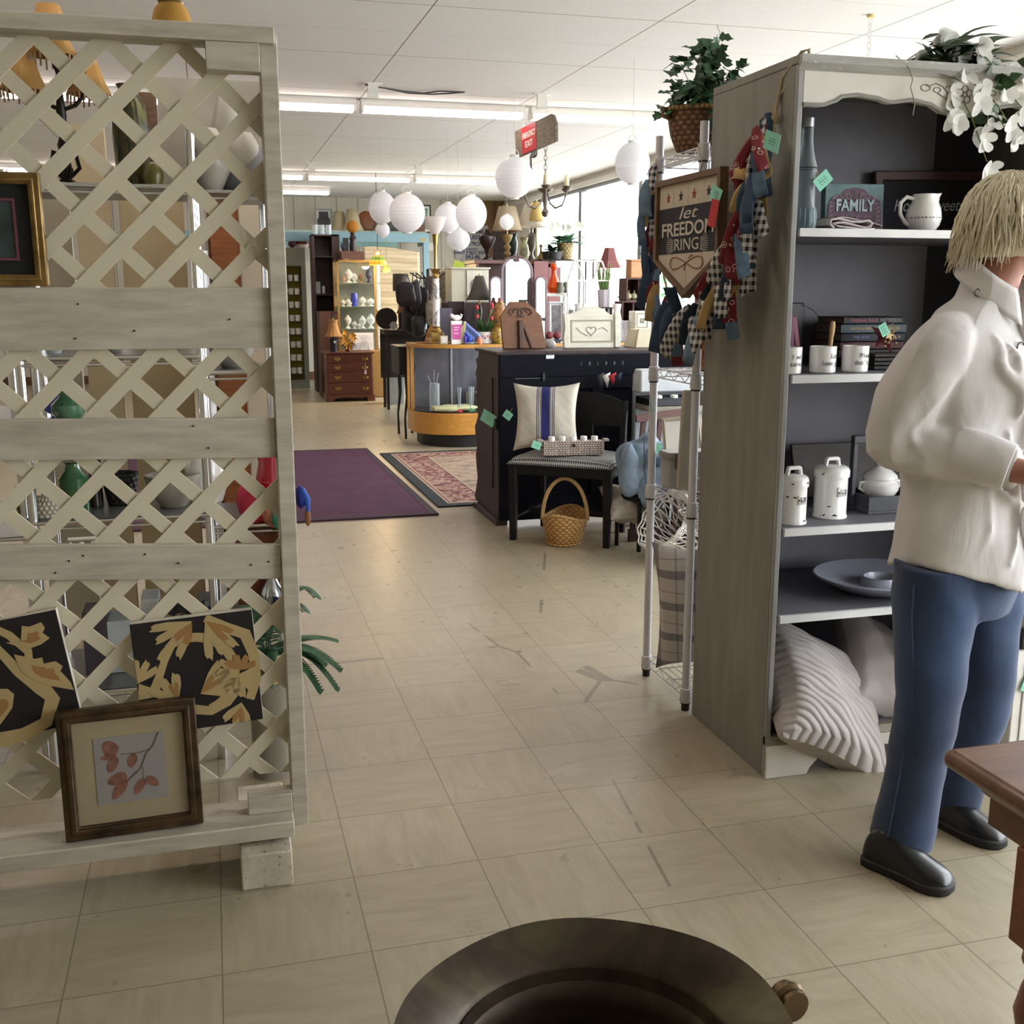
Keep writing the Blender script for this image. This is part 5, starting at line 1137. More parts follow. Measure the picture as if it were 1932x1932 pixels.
KX = 2.33
kb = T('keyboard_cabinet', 'pale blue-white cabinet top with dark keyboard shelf beside the navy organ', 'cabinet', (KX, 5.72, 0))
O('cabinet_back', MB().bb((0, 0.13, 0), (0.75, 0.18, 0.90)), mt('#aab2b8', 0.5), kb, bevel=0.01); O('cabinet_top', MB().prism([(0.0, 0.80), (0.0, 0.93), (0.10, 0.93), (0.14, 0.80)], -0.02, 0.77, 'x'), mt('#c3c9cd', 0.4), kb, bevel=0.01)
O('key_shelf', MB().bb((0.0, -0.12, 0.735), (0.75, 0.12, 0.775)), mt('#1e2129', 0.4), kb, bevel=0.003); O('shelf_edge', MB().bb((0.0, -0.125, 0.70), (0.75, 0.12, 0.733)), mt('#9c968a', 0.6), kb)
tl = None
for i in range(4):
    q = Vector((KX+0.06+0.095*i, 5.65, 0.776)); lb = 'white tealight candle on the keyboard shelf, number %s from the rack post' % ['one', 'two', 'three', 'four'][i]
    if tl is None: tl = tag(O('tealight', MB().lathe([(0, 0), (0.022, 0), (0.022, 0.014), (0.018, 0.016), (0, 0.013)], 16), M_white, loc=q), lb, 'candle', 'tealights on the keyboard shelf')
    else: dup(tl, q, 0, lb)
bn = T('slatted_crate', 'dark red-brown slatted wooden headboard between the organ and the rack', 'headboard', (2.20, 5.50, 0), rad(4))
for k in range(7): O('slat', MB().box((0.02+0.05*k, 0, 0.37), (0.030, 0.015, 0.62), (0, rad(5), 0)), mt('#4a2b28', 0.6, var=0.2), bn, bevel=0.002)
O('top_rail', MB().box((0.17, -0.016, 0.70), (0.36, 0.02, 0.04), (0, rad(-5), 0)), mt('#5d3d37', 0.6), bn, bevel=0.002)
O('lower_rail', MB().bb((-0.03, -0.012, 0.0), (0.36, 0.012, 0.07)), mt('#4a2f2b', 0.6), bn, bevel=0.002)
fg = T('bunting', 'small red, white and blue cloth bunting hanging on the organ panel', 'bunting', (2.19, 5.98, 0.90))
for i, c in enumerate(['#33343c', '#d9d5cf', '#b02d3a', '#262c48']): O('flag', MB().add([(-0.05+0.035*i, -0.004*i, -0.02), (0.0+0.035*i, -0.004*i, 0.0), (-0.02+0.035*i, -0.004*i-0.01, -0.10+0.01*i)], [(0, 1, 2)]), mt(c, 0.9), fg, solid=0.001)
tk = T('blanket_chest', 'dark painted chest behind the wire rack holding the framed mirrors', 'chest', (2.38, 5.12, 0))
O('body', MB().bb((-0.02, -0.16, 0), (0.62, 0.16, 0.42)), mt('#54504b', 0.6), tk, bevel=0.004); O('lid', MB().bb((-0.03, -0.17, 0.421), (0.63, 0.17, 0.445)), mt('#8a8580', 0.6), tk, bevel=0.004)
for i, (px, lb) in enumerate([(1266, 'cream framed mirror leaning left of the empty frame'), (1316, 'cream framed mirror seen through the empty frame')]):
    q = atY(px, 880, 5.05)
    frame('mirror', lb, 'mirror', 0.20, 0.30, 0.020, (M_ivf, mt('#e6e6e2', 0.15, 0.3, var=0), None), 0.018, loc=(q.x+0.07, 5.02+0.05*i, 0.4455), rot=(rad(-10), rad(-6), rad(-20)), group='frames on the blanket chest')
def crumple(c, r, seed, amp=0.25, n=44, m_=30, freq=9, sq=1.0):
    c = Vector(c); mb = MB(); rings = []
    for i in range(m_+1):
        t = -pi/2+pi*i/m_; rg = []
        for j in range(n):
            a = 2*pi*j/n; d = Vector((math.cos(t)*math.cos(a), math.cos(t)*math.sin(a), math.sin(t)))
            if sq != 1.0: d = Vector([math.copysign(abs(v)**sq, v) for v in d])
            q_ = Vector((d.x*r[0], d.y*r[1], d.z*r[2])); f = noise.noise(q_*freq+Vector((seed, 0, 0)))
            f2 = 1-abs(noise.noise(q_*freq*1.6+Vector((0, seed, 0))))*2
            rg.append(c+q_*(1+amp*f+amp*0.45*f2))
        rings.append(rg)
    return mb.loft(rings)
dj = T('denim_jacket', 'faded light blue denim jacket draped over the chair beside the rack', 'jacket', (2.17, 5.33, 0.455))
M_dn = mt('#8497ab', 0.95, var=0.28, vs=9, bump=0.6, bs=60)
O('body', crumple((0.01, 0.0, 0.0), (0.125, 0.10, 0.15), 3, 0.32), M_dn, dj, ang=180)
O('sleeve', crumple((-0.085, -0.05, -0.02), (0.055, 0.05, 0.14), 9, 0.25), M_dn, dj, ang=180)
O('sleeve', crumple((0.10, -0.08, 0.06), (0.13, 0.055, 0.06), 5, 0.25), M_dn, dj, ang=180)
O('front_flap', crumple((0.03, -0.08, -0.08), (0.085, 0.04, 0.14), 14, 0.25), M_dn, dj, ang=180)
O('cuff', MB().tube([(0.005, -0.12, 0.03), (0.03, -0.135, 0.03), (0.055, -0.14, 0.045)], [0.035, 0.038, 0.036], 14, flat=0.6), mt('#4f6a87', 0.95, var=0.2, bump=0.4, bs=200), dj)
O('seam', MB().tube([(-0.03, -0.10, 0.14), (-0.035, -0.125, 0.0), (-0.02, -0.13, -0.12)], 0.003, 5), mt('#3c4f66', 0.9), dj)
price_tag((2.21, 5.16, 0.60), (0, rad(40), 0), 'mint price tag on the collar of the denim jacket', 0.04, 0.055)
dc = T('folding_stool', 'black stool beneath the draped denim jacket', 'stool', (2.20, 5.38, 0), rad(20))
O('seat', MB().bb((-0.12, -0.11, 0.27), (0.12, 0.11, 0.295)), M_cb, dc, bevel=0.005)
for a in (-0.1, 0.1):
    for b in (-0.09, 0.09): O('leg', MB().cyl((a, b, 0), (a, b, 0.27), 0.012), M_cb, dc)
place_pillow('fluffy off-white pillow on the floor below the denim jacket', 1195, 950, 5.42, (rad(-60), rad(4), rad(0)), 0.34, 0.28, 0.14, mt('#b5aca0', 1.0, var=0.12, vs=30, bump=1.0, bs=150), 12, 0.01, None)
wb_ = T('wicker_hamper', 'white painted open wicker basket lying on the floor behind the rack', 'basket', (2.24, 5.02, 0.0))
M_ww = mt('#dedbd6', 0.6, var=0.05); m = MB()
axv = Vector((-0.55, -0.1, 0.40)).normalized(); e1 = axv.orthogonal().normalized(); e2 = axv.cross(e1)
def hp(r, h, a): return Vector((0.02, 0, 0.155))+axv*h+e1*(r*math.cos(a))+e2*(r*math.sin(a))
for j in range(22):
    a = 2*pi*j/22; m.tube([hp(0.08, -0.14, a), hp(0.125, 0.0, a), hp(0.165, 0.12, a)], 0.015, 6, flat=0.25)
O('staves', m, M_ww, wb_)
m = MB()
for r_, h in ((0.085, -0.13), (0.105, -0.07), (0.158, 0.09), (0.166, 0.11), (0.172, 0.125)):
    for ph in (0, 0.14): m.tube([hp(r_+0.006*math.sin(11*t+ph*22), h+0.004*math.cos(11*t), t+ph) for t in [j*2*pi/66 for j in range(66)]], 0.004, 5, True)
for j in range(22):
    a = 2*pi*j/22; m.tube([hp(0.157, 0.09, a), hp(0.14, 0.04, a+0.2), hp(0.12, 0.0, a+0.45), hp(0.10, -0.07, a+0.6)], 0.0028, 4)
O('woven_bands', m, M_ww, wb_); O('hamper_base', MB().loft([[hp(0.001, -0.14, 2*pi*j/22) for j in range(22)], [hp(0.08, -0.14, 2*pi*j/22) for j in range(22)]]), M_ww, wb_)

# ================================================================ HANGING LANTERNS AND SIGN
M_str = mt('#c9c9c9', 0.6); M_lan = translucent('#f2f2f4', 0.45)
LAN = [(721, 392, 25.5, 30, 10.2, 'white paper lantern above the small one, left end of the lantern cluster', 1), (722, 434, 13.5, 13.5, 10.6, 'small white paper lantern just below the leftmost big lantern', 0),
       (768, 402, 34, 36, 9.4, 'largest white paper lantern of the cluster above the glass counter', 1), (845, 411, 25, 27, 9.8, 'white paper lantern partly hidden between two others, hook on top', 0),
       (889, 404, 29.5, 34, 9.2, 'white ribbed paper lantern right of the half hidden one', 1), (865, 452, 22, 20, 10.8, 'grey-shadowed paper lantern hanging low in front of the blue lettered sign', 0),
       (956, 419, 13.5, 14, 9.6, 'small white paper lantern in front of the beige lamp shade', 0), (970, 335, 36, 38, 8.0, 'big white paper lantern hanging under the emergency exit sign', 1),
       (1193, 308, 33, 38, 6.6, 'white paper lantern hanging beside the ivy basket', 1)]
for (px, py, rx, rz_, Y, lb, hook) in LAN:
    c = atY(px, py, Y); k = mpp(c); r, h = rx*k, rz_*k
    t = T('paper_lantern', lb, 'lantern', c, 0, 'white paper lanterns')
    prof = []; nr = 15
    for i in range(nr*2+1):
        a = -1.32+2.64*i/(nr*2); prof.append((r*math.cos(a)*(1.0 if i % 2 == 0 else 0.985), h*math.sin(a)))
    O('shade', MB().lathe(prof, 28, cap=False), M_lan, t, ang=20)
    z_ = h*math.sin(1.32); rr = r*math.cos(1.32)
    O('collar', MB().lathe([(rr, z_), (rr*1.05, z_+0.1*r), (rr*0.9, z_+0.1*r)], 18), M_white, t); O('collar', MB().lathe([(rr, -z_-0.08*r), (rr*1.05, -z_), (rr*0.9, -z_)], 18), M_white, t)
    if hook: O('wire_hook', MB().tube([(rr*math.cos(a), 0, z_+0.1*r+rr*1.2*math.sin(a)) for a in [j*pi/8 for j in range(9)]], 0.003, 5), M_white, t)
    O('string', MB().cyl((0, 0, z_+0.1*r+(rr*1.2 if hook else 0)), (0, 0, CH-c.z-0.002), 0.0012, n=5), M_str, t)
c = atY(1011, 257, 8.35); k = mpp(c); EL = 0.33
sg = T('exit_sign', 'weathered wooden board with red EMERGENCY EXIT panel hanging from the ceiling', 'sign', c, rot=(0, rad(-5), rad(-79)))
O('board', MB().prism([(-EL, -25*k), (EL, -26*k), (EL*1.02, 6*k), (EL*0.93, 22*k), (EL*0.8, 26*k), (-EL, 26*k)], -0.012, 0.012, 'y'), wood('#4a443d', '#8a7e6c', 0.8, scale=8, st=(2, 1, 9), bump=0.6), sg, bevel=0.003)
O('red_panel', MB().bb((-EL*0.64, -0.015, -24*k), (EL*0.10, -0.0122, 25*k)), mt('#b3262e', 0.5, var=0.08), sg)
txt('EMERGENCY', 15*k, (-EL*0.27, -0.0158, 8*k), (pi/2, 0, 0), M_white, sg, fitw=EL*0.66, ext=0.0004, off=0.0012); txt('EXIT', 16*k, (-EL*0.27, -0.0158, -9*k), (pi/2, 0, 0), M_white, sg, fitw=EL*0.38, ext=0.0004, off=0.0012)
O('cable', MB().cyl((-EL*0.6, 0, 26*k), (-EL*0.6, 0, CH-c.z-0.004), 0.0015).cyl((EL*0.6, 0, 26*k), (EL*0.6, 0, CH-c.z-0.004), 0.0015), M_str, sg)
m = MB()
for j in range(3): m.tube([((-14+j*5)*k+6*k*math.cos(t), 0, -30*k+7*k*math.sin(t)) for t in [i*pi/6 for i in range(12)]], 0.004, 5, True)
for q in range(6): m.tube([(-24*k+3*k*math.cos(t), 0, -32*k-q*4.5*k+3.5*k*math.sin(t)) for t in [i*pi/4 for i in range(8)]], 0.003, 5, True)
O('iron_rings', m, M_iron, sg)
# chandelier
c = atY(1029, 350, 8.9); k = mpp(c)*1.22
cdl = T('chandelier', 'bronze candle chandelier hanging on a chain near the window', 'chandelier', c); M_bz = mt('#6d655c', 0.35, 0.7, var=0.15)
O('column', MB().lathe([(0, -48*k), (4*k, -46*k), (6*k, -40*k), (3*k, -34*k), (4*k, -22*k), (3*k, -12*k), (10*k, -8*k), (12*k, -5*k), (5*k, -3*k), (2*k, 8*k), (0, 10*k)], 18), M_bz, cdl)
for i in range(6):
    a = i*pi/3+0.25; R_ = 38*k; f = lambda r_, z_: (r_*math.cos(a), r_*math.sin(a), z_)
    ar = O('arm', MB().tube([f(3*k, -10*k), f(8*k, -26*k), f(18*k, -34*k), f(30*k, -30*k), f(36*k, -16*k), f(R_, -8*k)], 0.006, 6), M_bz, cdl)
    O('drip_pan', MB().lathe([(0, -8*k), (4*k, -8*k), (8*k, -3*k), (4*k, -2*k), (0, -2*k)], 12, f(R_, 0)), M_bz, ar); O('candle_sleeve', MB().lathe([(0, -2*k), (3*k, -2*k), (3*k, 14*k), (0, 14*k)], 10, f(R_, 0)), mt('#d8d3b0', 0.6), ar)
m = MB(); n_ = int((CH-c.z-10*k)/(7*k))
for q in range(n_):
    a = q*pi/2; m.tube([(2.4*k*math.cos(t)*math.cos(a), 2.4*k*math.cos(t)*math.sin(a), 13*k+q*7*k+4.6*k*math.sin(t)) for t in [i*pi/4 for i in range(8)]], 0.003, 5, True)
O('chain', m, M_bz, cdl)
# grey shade peeping out by the lattice post
gs = T('pendant_shade', 'grey bell shaped lamp shade standing just beyond the lattice post', 'lamp shade', (0.132, 3.42, atY(440, 360, 3.3).z+0.001))
O('bell', MB().lathe([(0.088, 0), (0.084, 0.05), (0.07, 0.10), (0.045, 0.13), (0.02, 0.14)], 26, cap=False), mt('#77787c', 0.6), gs, solid=0.003)

# ================================================================ THE LONG GLASS COUNTER
CZ = 0.905
X0 = X_(790, 650, 9.3)
def foot(x0, x1, y0, y1, r, n=12):
    pts = [(x0+r-r*math.cos(a), y0+r-r*math.sin(a)) for a in [i*pi/2/n for i in range(n+1)]]
    return pts+[(x1, y0), (x1, y1), (x0, y1)]
ct = T('glass_counter', 'long oak framed glass display counter with rounded end and yellow oak base', 'display case', (X0, 9.3, 0))
LX = 2.75
def inset(d): return foot(d, LX-d, d, 0.62-d, 0.40-d)
O('kick_base', MB().prism(foot(0.08, LX-0.05, 0.05, 0.6, 0.36), 0, 0.115, 'z'), M_black, ct)
O('oak_base', MB().prism(inset(0), 0.115, 0.305, 'z'), M_oak, ct, bevel=0.004)
O('deck', MB().prism(inset(0.02), 0.305, 0.315, 'z'), mt('#1d1f22', 0.4), ct)
O('top_frame', MB().ring(inset(-0.005), inset(0.035), CZ-0.032, CZ, 'z'), M_oak, ct, bevel=0.002)
O('top_glass', MB().prism(inset(0.03), CZ-0.012, CZ-0.004, 'z'), M_glass, ct)
m = MB(); pts = inset(0.012); 
for a, b in zip(pts[:-2], pts[1:-1]): m.add([(a[0], a[1], 0.315), (b[0], b[1], 0.315), (b[0], b[1], CZ-0.03), (a[0], a[1], CZ-0.03)], [(0, 1, 2, 3)])
O('curved_glass', m, M_glass, ct)
for (x, y, w_) in ((0.0, 0.42, 0.03), (0.66, 0.0, 0.022), (0.0, 0.60, 0.02), (1.5, 0.0, 0.022), (2.3, 0.0, 0.022)): O('upright', MB().bb((x, y, 0.305), (x+w_, y+0.02, CZ-0.03)), M_oak, ct)
O('shelf_standard', MB().bb((0.40, 0.58, 0.315), (0.42, 0.60, CZ-0.03)), M_metal, ct)
O('back_panel', MB().bb((0.02, 0.60, 0.305), (LX-0.02, 0.618, CZ-0.03)), mt('#74757f', 0.2, 0.5, var=0.35, vs=4), ct)
def lathe_item(name, label, cat, loc, prof, mat, n=16, group=None, rot=None, rz=0, k=1.0):
    o = O(name, MB().lathe([(r_*k, z_*k) for r_, z_ in prof], n), mat, loc=loc, rot=rot or (0, 0, rz)); return tag(o, label, cat, group)
k = 0.0046
dk = 0.3155
# inside: cloth, bud vases, tall vase
tag(O('folded_cloth', crumple((0, 0, 0.03), (0.20, 0.07, 0.030), 4, 0.3, 36, 16, 12), mt('#c8ca9f', 0.9, var=0.08), loc=(X0+0.32, 9.42, dk)), 'pale yellow-green cloth heaped inside the glass counter', 'cloth')
for i, (px, c1, lb) in enumerate([(866, '#b1343c', 'pair of clear bud vases with red bases inside the glass counter, nearer the rounded end'), (888, '#3e7d52', 'clear trumpet vase with green base inside the glass counter'), (893, '#3e7d52', 'clear flute glass with green base beside the trumpet vase')]):
    q = X_(px, 760, 9.38); t = T('bud_vase', lb, 'vase', (q, 9.36+0.03*i, dk), 0, 'glasses in the counter')
    O('flute', MB().lathe([(0.004, 0.03), (0.010, 0.06), (0.016, 0.19), (0.019, 0.215)], 14, cap=False), M_clear, t); O('foot_disc', MB().lathe([(0, 0), (0.032, 0), (0.022, 0.012), (0.004, 0.03), (0, 0.03)], 16), mt(c1, 0.2), t)
t = T('glass_cylinder', 'tall clear glass cylinder vase with twigs inside the counter', 'vase', (X_(822, 760, 9.5), 9.55, dk)); O('cylinder', MB().lathe([(0, 0), (0.045, 0), (0.045, 0.24), (0.04, 0.24)], 20), M_clear, t)
O('twigs', MB().tube([(0, 0, 0.01), (0.01, 0, 0.2), (0.04, 0, 0.33)], 0.003, 5).tube([(0, 0, 0.01), (-0.01, 0.01, 0.2), (-0.06, 0, 0.31)], 0.003, 5).tube([(0, 0, 0.01), (0.0, 0.01, 0.2), (0.0, 0, 0.36)], 0.003, 5), mt('#bdbab2', 0.5), t)
for i, (px, h, c1, lb) in enumerate([(905, 0.17, '#6f645a', 'brown speckled figurine inside the glass counter'), (918, 0.22, '#8d8378', 'grey metal cat figure inside the glass counter beside the organ')]):
    lathe_item('figurine', lb, 'figurine', (X_(px, 720, 9.7), 9.62, dk), [(0, 0), (0.05, 0), (0.045, 0.4*h), (0.06, 0.7*h), (0.03, 0.9*h), (0, h)], mt(c1, 0.4, 0.3, var=0.4, vs=40), 14)
tag(O('card_box', MB().bb((0, 0, 0), (0.16, 0.05, 0.14)), mt('#8a8680', 0.6), loc=(X_(885, 720, 9.6), 9.72, dk), bevel=0.002), 'grey box standing at the back of the glass counter', 'box')
# --- on the counter
TZ = CZ+0.001
q = X_(824, 640, 9.65); tl_ = T('torchiere_lamp', 'tall brass and marble column lamp with white glass bowl on the counter', 'lamp', (q, 9.66, TZ))
kk = mpp(Vector((q, 9.66, 1.2)))
def marble():
    s = NT('marble'); w_ = s.noise(4, 4, None, 0.5, 1.5); f = s.math('LESS_THAN', s.math('ABSOLUTE', s.math('SUBTRACT', w_, 0.5)), 0.02)
    s.base(s.mix(s.math('MULTIPLY', f, 0.75), '#dcdad8', '#5e5a5a')); s.p(Roughness=0.25); return s.mat
O('base', MB().bb((-17*kk, -17*kk, 0), (17*kk, 17*kk, 9*kk)).bb((-12*kk, -12*kk, 9*kk), (12*kk, 12*kk, 20*kk)).lathe([(9*kk, 20*kk), (10*kk, 24*kk), (7*kk, 27*kk), (8*kk, 31*kk), (0, 31*kk)], 20), M_brass, tl_, bevel=0.003)
O('marble_column', MB().lathe([(0, 31*kk), (7*kk, 31*kk), (6.4*kk, 120*kk), (0, 120*kk)], 24), marble(), tl_)
O('capital', MB().lathe([(6*kk, 120*kk), (7*kk, 124*kk), (5*kk, 128*kk), (8*kk, 134*kk), (11*kk, 137*kk), (0, 138*kk)], 20), M_brass, tl_)
O('stem', MB().lathe([(0, 137*kk), (3*kk, 138*kk), (2.6*kk, 180*kk), (4.4*kk, 184*kk), (4.8*kk, 196*kk), (6*kk, 200*kk), (0, 200*kk)], 16), M_brass, tl_)
O('glass_bowl', MB().lathe([(4*kk, 199*kk), (8*kk, 202*kk), (15*kk, 212*kk), (19*kk, 224*kk), (22*kk, 231*kk), (21.4*kk, 231*kk), (17*kk, 222*kk), (12*kk, 210*kk)], 28, cap=False), translucent('#f6f2f0', 0.4), tl_)
k = 0.0047
def cube_item(name, label, cat, px, Y, w_, d_, h_, mat, z=TZ, rz=0, group=None):
    return tag(O(name, MB().bb((-w_/2, 0, 0), (w_/2, d_, h_)), mat, loc=(X_(px, 600, Y), Y, z), rot=(0, 0, rz), bevel=0.003), label, cat, group)
t = T('desk_clock', 'small silver square desk clock on the counter at the lamp foot', 'clock', (X_(838, 640, 9.42), 9.42, TZ)); O('case', MB().bb((-0.034, 0, 0), (0.034, 0.03, 0.072)), mt('#cfc6b4', 0.3, 0.4), t, bevel=0.004); O('dial', MB().cyl((0, -0.001, 0.037), (0, -0.004, 0.037), 0.022, n=20), M_white, t); O('hands', MB().box((0, -0.005, 0.043), (0.002, 0.001, 0.014)).box((0.005, -0.005, 0.037), (0.012, 0.001, 0.002)), M_black, t)
t = T('amber_box', 'amber coloured bracket of wood behind the lamp base on the counter', 'box', (X_(812, 640, 9.8), 9.80, TZ)); O('panel', MB().prism([(-0.05, 0), (0.05, 0), (0.05, 0.15), (0.01, 0.16), (-0.03, 0.08)], 0, 0.03, 'y'), mt('#a86a30', 0.4, var=0.2), t)
t = T('brochure_holder', 'white and magenta brochure holder standing on the counter', 'brochure holder', (X_(862, 630, 9.4), 9.40, TZ), rad(8)); O('holder', MB().prism([(-0.048, 0), (0.04, 0), (0.05, 0.20), (-0.05, 0.20)], 0, 0.02, 'y'), M_white, t); O('brochure', MB().prism([(-0.042, 0.04), (0.034, 0.04), (0.046, 0.17), (-0.046, 0.17)], -0.004, -0.001, 'y'), mt('#b03a86', 0.5), t)
for zz_, w_ in ((0.14, 0.05), (0.12, 0.04), (0.09, 0.045)): O('print_line', MB().bb((-0.03, -0.0055, zz_), (-0.03+w_, -0.0045, zz_+0.006)), mt('#e8c8dc', 0.6), t)
t = T('white_cat', 'white porcelain cat lying on top of the brochure holder', 'figurine', (X_(861, 600, 9.43), 9.42, TZ+0.202)); O('body', MB().sph((0, 0, 0.025), (0.045, 0.02, 0.024)).sph((-0.04, 0, 0.04), (0.018, 0.016, 0.018)).add([(-0.055, 0, 0.05), (-0.045, 0, 0.05), (-0.052, 0, 0.066)], [(0, 1, 2)]).tube([(0.04, 0, 0.03), (0.05, 0, 0.05), (0.035, 0, 0.055)], 0.006, 6), M_ceramic, t)
lathe_item('cream_bottle', 'small cream bottle with dark cap beside the brochure holder', 'bottle', (X_(877, 620, 9.55), 9.56, TZ), [(0, 0), (0.03, 0), (0.034, 0.08), (0.03, 0.14), (0.014, 0.165), (0.014, 0.19), (0, 0.19)], mt('#d8cf9e', 0.3, coat=0.4))
t = T('glass_bird', 'blue art glass bird with swept fan tail on the counter', 'figurine', (X_(885, 630, 9.38), 9.38, TZ)); M_bl = art_glass('#3554c8', 0.05, 1.5, 0.5)
O('body', MB().sph((0, 0, 0.035), (0.03, 0.022, 0.035)).tube([(-0.01, 0, 0.06), (-0.03, 0, 0.09), (-0.04, 0, 0.10)], [0.014, 0.010, 0.004], 8), M_bl, t); O('tail', MB().sheet(lambda u, v: Vector((-0.03+0.11*u*(0.5+v*0.6)+0.03*u*u, 0.01*math.sin(6*v), 0.02+0.15*(1-u)**0.7*(0.5+0.5*v)+0.02*v)), 12, 8), art_glass('#8fa6dd', 0.05, 1.5, 0.35), t, solid=0.004)
O('foot_base', MB().sph((0, 0, 0.008), (0.045, 0.03, 0.009)), M_clear, t); O('violet_wing', MB().sph((-0.035, 0, 0.04), (0.018, 0.014, 0.04)), art_glass('#6b55c9', 0.05, 1.5, 0.5), t)
t = T('crystal_disc', 'round clear crystal disc leaning beside the glass bird', 'ornament', (X_(897, 630, 9.45), 9.45, TZ)); O('disc', MB().cyl((0, 0, 0.055), (0, 0.02, 0.055), 0.055, n=24), M_clear, t); O('foot_base', MB().bb((-0.02, -0.005, 0), (0.02, 0.03, 0.006)), M_clear, t)
t = T('tulip_pot', 'white pot of red tulips with pink painted dots on the counter', 'plant', (X_(915, 630, 9.5), 9.5, TZ)); O('pot', MB().lathe([(0, 0), (0.06, 0), (0.072, 0.10), (0.066, 0.10), (0, 0.09)], 24), M_ceramic, t)
m = MB(); fm = MB(); dm = MB()
for i in range(70):
    a = R.uniform(0, 6.28); m.leaf((0.03*math.cos(a), 0.03*math.sin(a), 0.09), (math.cos(a)*R.uniform(0.1, .8), math.sin(a)*R.uniform(.1, .8), 1), (1, 0, 0), R.uniform(0.12, 0.20), 0.008, 0.25)
for i in range(7):
    a = R.uniform(0, 6.28); tp = Vector((0.07*math.cos(a), 0.04*math.sin(a), R.uniform(0.20, 0.33))); m.tube([(0, 0, 0.09), tp], 0.003, 5); fm.sph(tp+Vector((0, 0, 0.015)), (0.013, 0.013, 0.022), 8, 6)
for i in range(6): a = -2.4+i*0.32; dm.sph((0.068*math.cos(a), 0.068*math.sin(a), 0.05+0.015*(i % 2)), (0.008, 0.006, 0.012), 8, 5)
O('leaves', m, mt('#3f7a35', 0.5, var=0.3, vs=20), t); O('blossoms', fm, mt('#b5273a', 0.5), t); O('painted_dots', dm, mt('#c06a7d', 0.5), t)
lathe_item('coral_trinket', 'small coral and white trinket in front of the tulip pot', 'ornament', (X_(905, 640, 9.36), 9.36, TZ), [(0, 0), (0.022, 0), (0.028, 0.03), (0.018, 0.05), (0.01, 0.06), (0, 0.065)], mt('#d97f5e', 0.4))
t = T('rooster', 'brown and amber ceramic rooster standing on the counter behind the octagonal board', 'figurine', (X_(943, 620, 9.6), 9.60, TZ)); O('body', MB().lathe([(0, 0), (0.06, 0), (0.075, 0.06), (0.085, 0.16), (0.075, 0.24), (0.05, 0.30), (0.035, 0.34), (0.02, 0.37), (0, 0.375)], 18), mt('#9a6a35', 0.4, var=0.6, vs=24), t)
O('tail', MB().sph((-0.07, 0, 0.25), (0.035, 0.02, 0.07)), mt('#4d3a35', 0.5, var=0.3), t); O('comb', MB().sph((0.0, 0, 0.38), (0.02, 0.008, 0.02)), mt('#6d3236', 0.5), t); O('beak', MB().cyl((0.025, 0, 0.345), (0.055, 0, 0.335), 0.01, 0.001), mt('#b08a3c', 0.5), t)
t = T('patterned_vase', 'gold and brown patterned vase next to the rooster', 'vase', (X_(938, 630, 9.4)+0.01, 9.42, TZ)); O('body', MB().lathe([(0, 0), (0.035, 0), (0.055, 0.05), (0.05, 0.10), (0.03, 0.13), (0.035, 0.14), (0, 0.14)], 18), mt('#a08335', 0.35, var=0.7, vs=40), t)
# trifold mirror
t = T('trifold_mirror', 'mauve framed trifold vanity mirror with carved shells on the counter', 'mirror', (X_(975, 640, 9.72), 9.72, TZ)); kk = 0.0048
M_mv = mt('#6d5a62', 0.4, var=0.15)
def mirror_panel(pts, pin, parent, nm, off=(0, 0, 0), rz=0):
    a = O(nm, MB().ring(pts, pin, -0.012, 0.012, 'y'), M_mv, parent, bevel=0.003, loc=off, rot=(0, 0, rz)); O('mirror_glass', MB().prism(pin, -0.004, 0.0, 'y'), M_mirror, a, flat=True); return a
def arch(w_, h, d=0): n_ = 16; return [(-w_+d, d), ] + [(-(w_-d)*math.cos(pi*i/n_), h-w_*0.9+(w_-d)*0.9*math.sin(pi*i/n_)) for i in range(n_+1)]+[(w_-d, d)]
mirror_panel(arch(33*kk, 160*kk), arch(33*kk, 160*kk, 5*kk), t, 'centre_frame', rz=rad(8))
for s_, rz_ in ((-1, 10), (1, 12)):
    mirror_panel(arch(13*kk, 122*kk), arch(13*kk, 122*kk, 3.5*kk), t, 'wing_frame', (s_*44*kk, -0.05, 0), rad(rz_))
m = MB()
for cx_, cz_, s_ in ((0, 154*kk, 1), (-45*kk, 117*kk, 0.55), (44*kk, 117*kk, 0.55)):
    for a in range(-3, 4): m.tube([(cx_, -0.03, cz_-6*kk*s_), (cx_+13*kk*s_*math.sin(a*0.38), -0.04, cz_+9*kk*s_*math.cos(a*0.38))], [0.002, 0.006*s_], 6)
O('shell_carving', m, mt('#6b4a4c', 0.4), t)
# grey bell lamp
def lamp(label, px, Y, z, base, bmat, shade, smat, name='table_lamp', group=None, kk=None, neck=None, n=20, facets=None):
    kk = kk or mpp(atY(px, 600, Y)); t = T(name, label, 'lamp', (X_(px, 600 if z < 1.3 else 480, Y), Y, z), 0, group)
    O('base', MB().lathe([(r_*kk, z_*kk) for r_, z_ in base], n), bmat, t)
    top = base[-1][1]*kk; s0 = shade[0][1]*kk
    if s0 > top: O('stem', MB().cyl((0, 0, top), (0, 0, shade[-1][1]*kk), 0.006), M_brass, t)
    O('lamp_shade', MB().lathe([(r_*kk, z_*kk) for r_, z_ in shade], facets or 28, cap=False), smat, t, solid=0.002, flat=bool(facets)); O('finial', MB().cyl((0, 0, shade[-1][1]*kk), (0, 0, (shade[-1][1]+4)*kk), 0.006), M_brass, t)
    return t
M_gsh = mt('#55524c', 0.8, var=0.08)
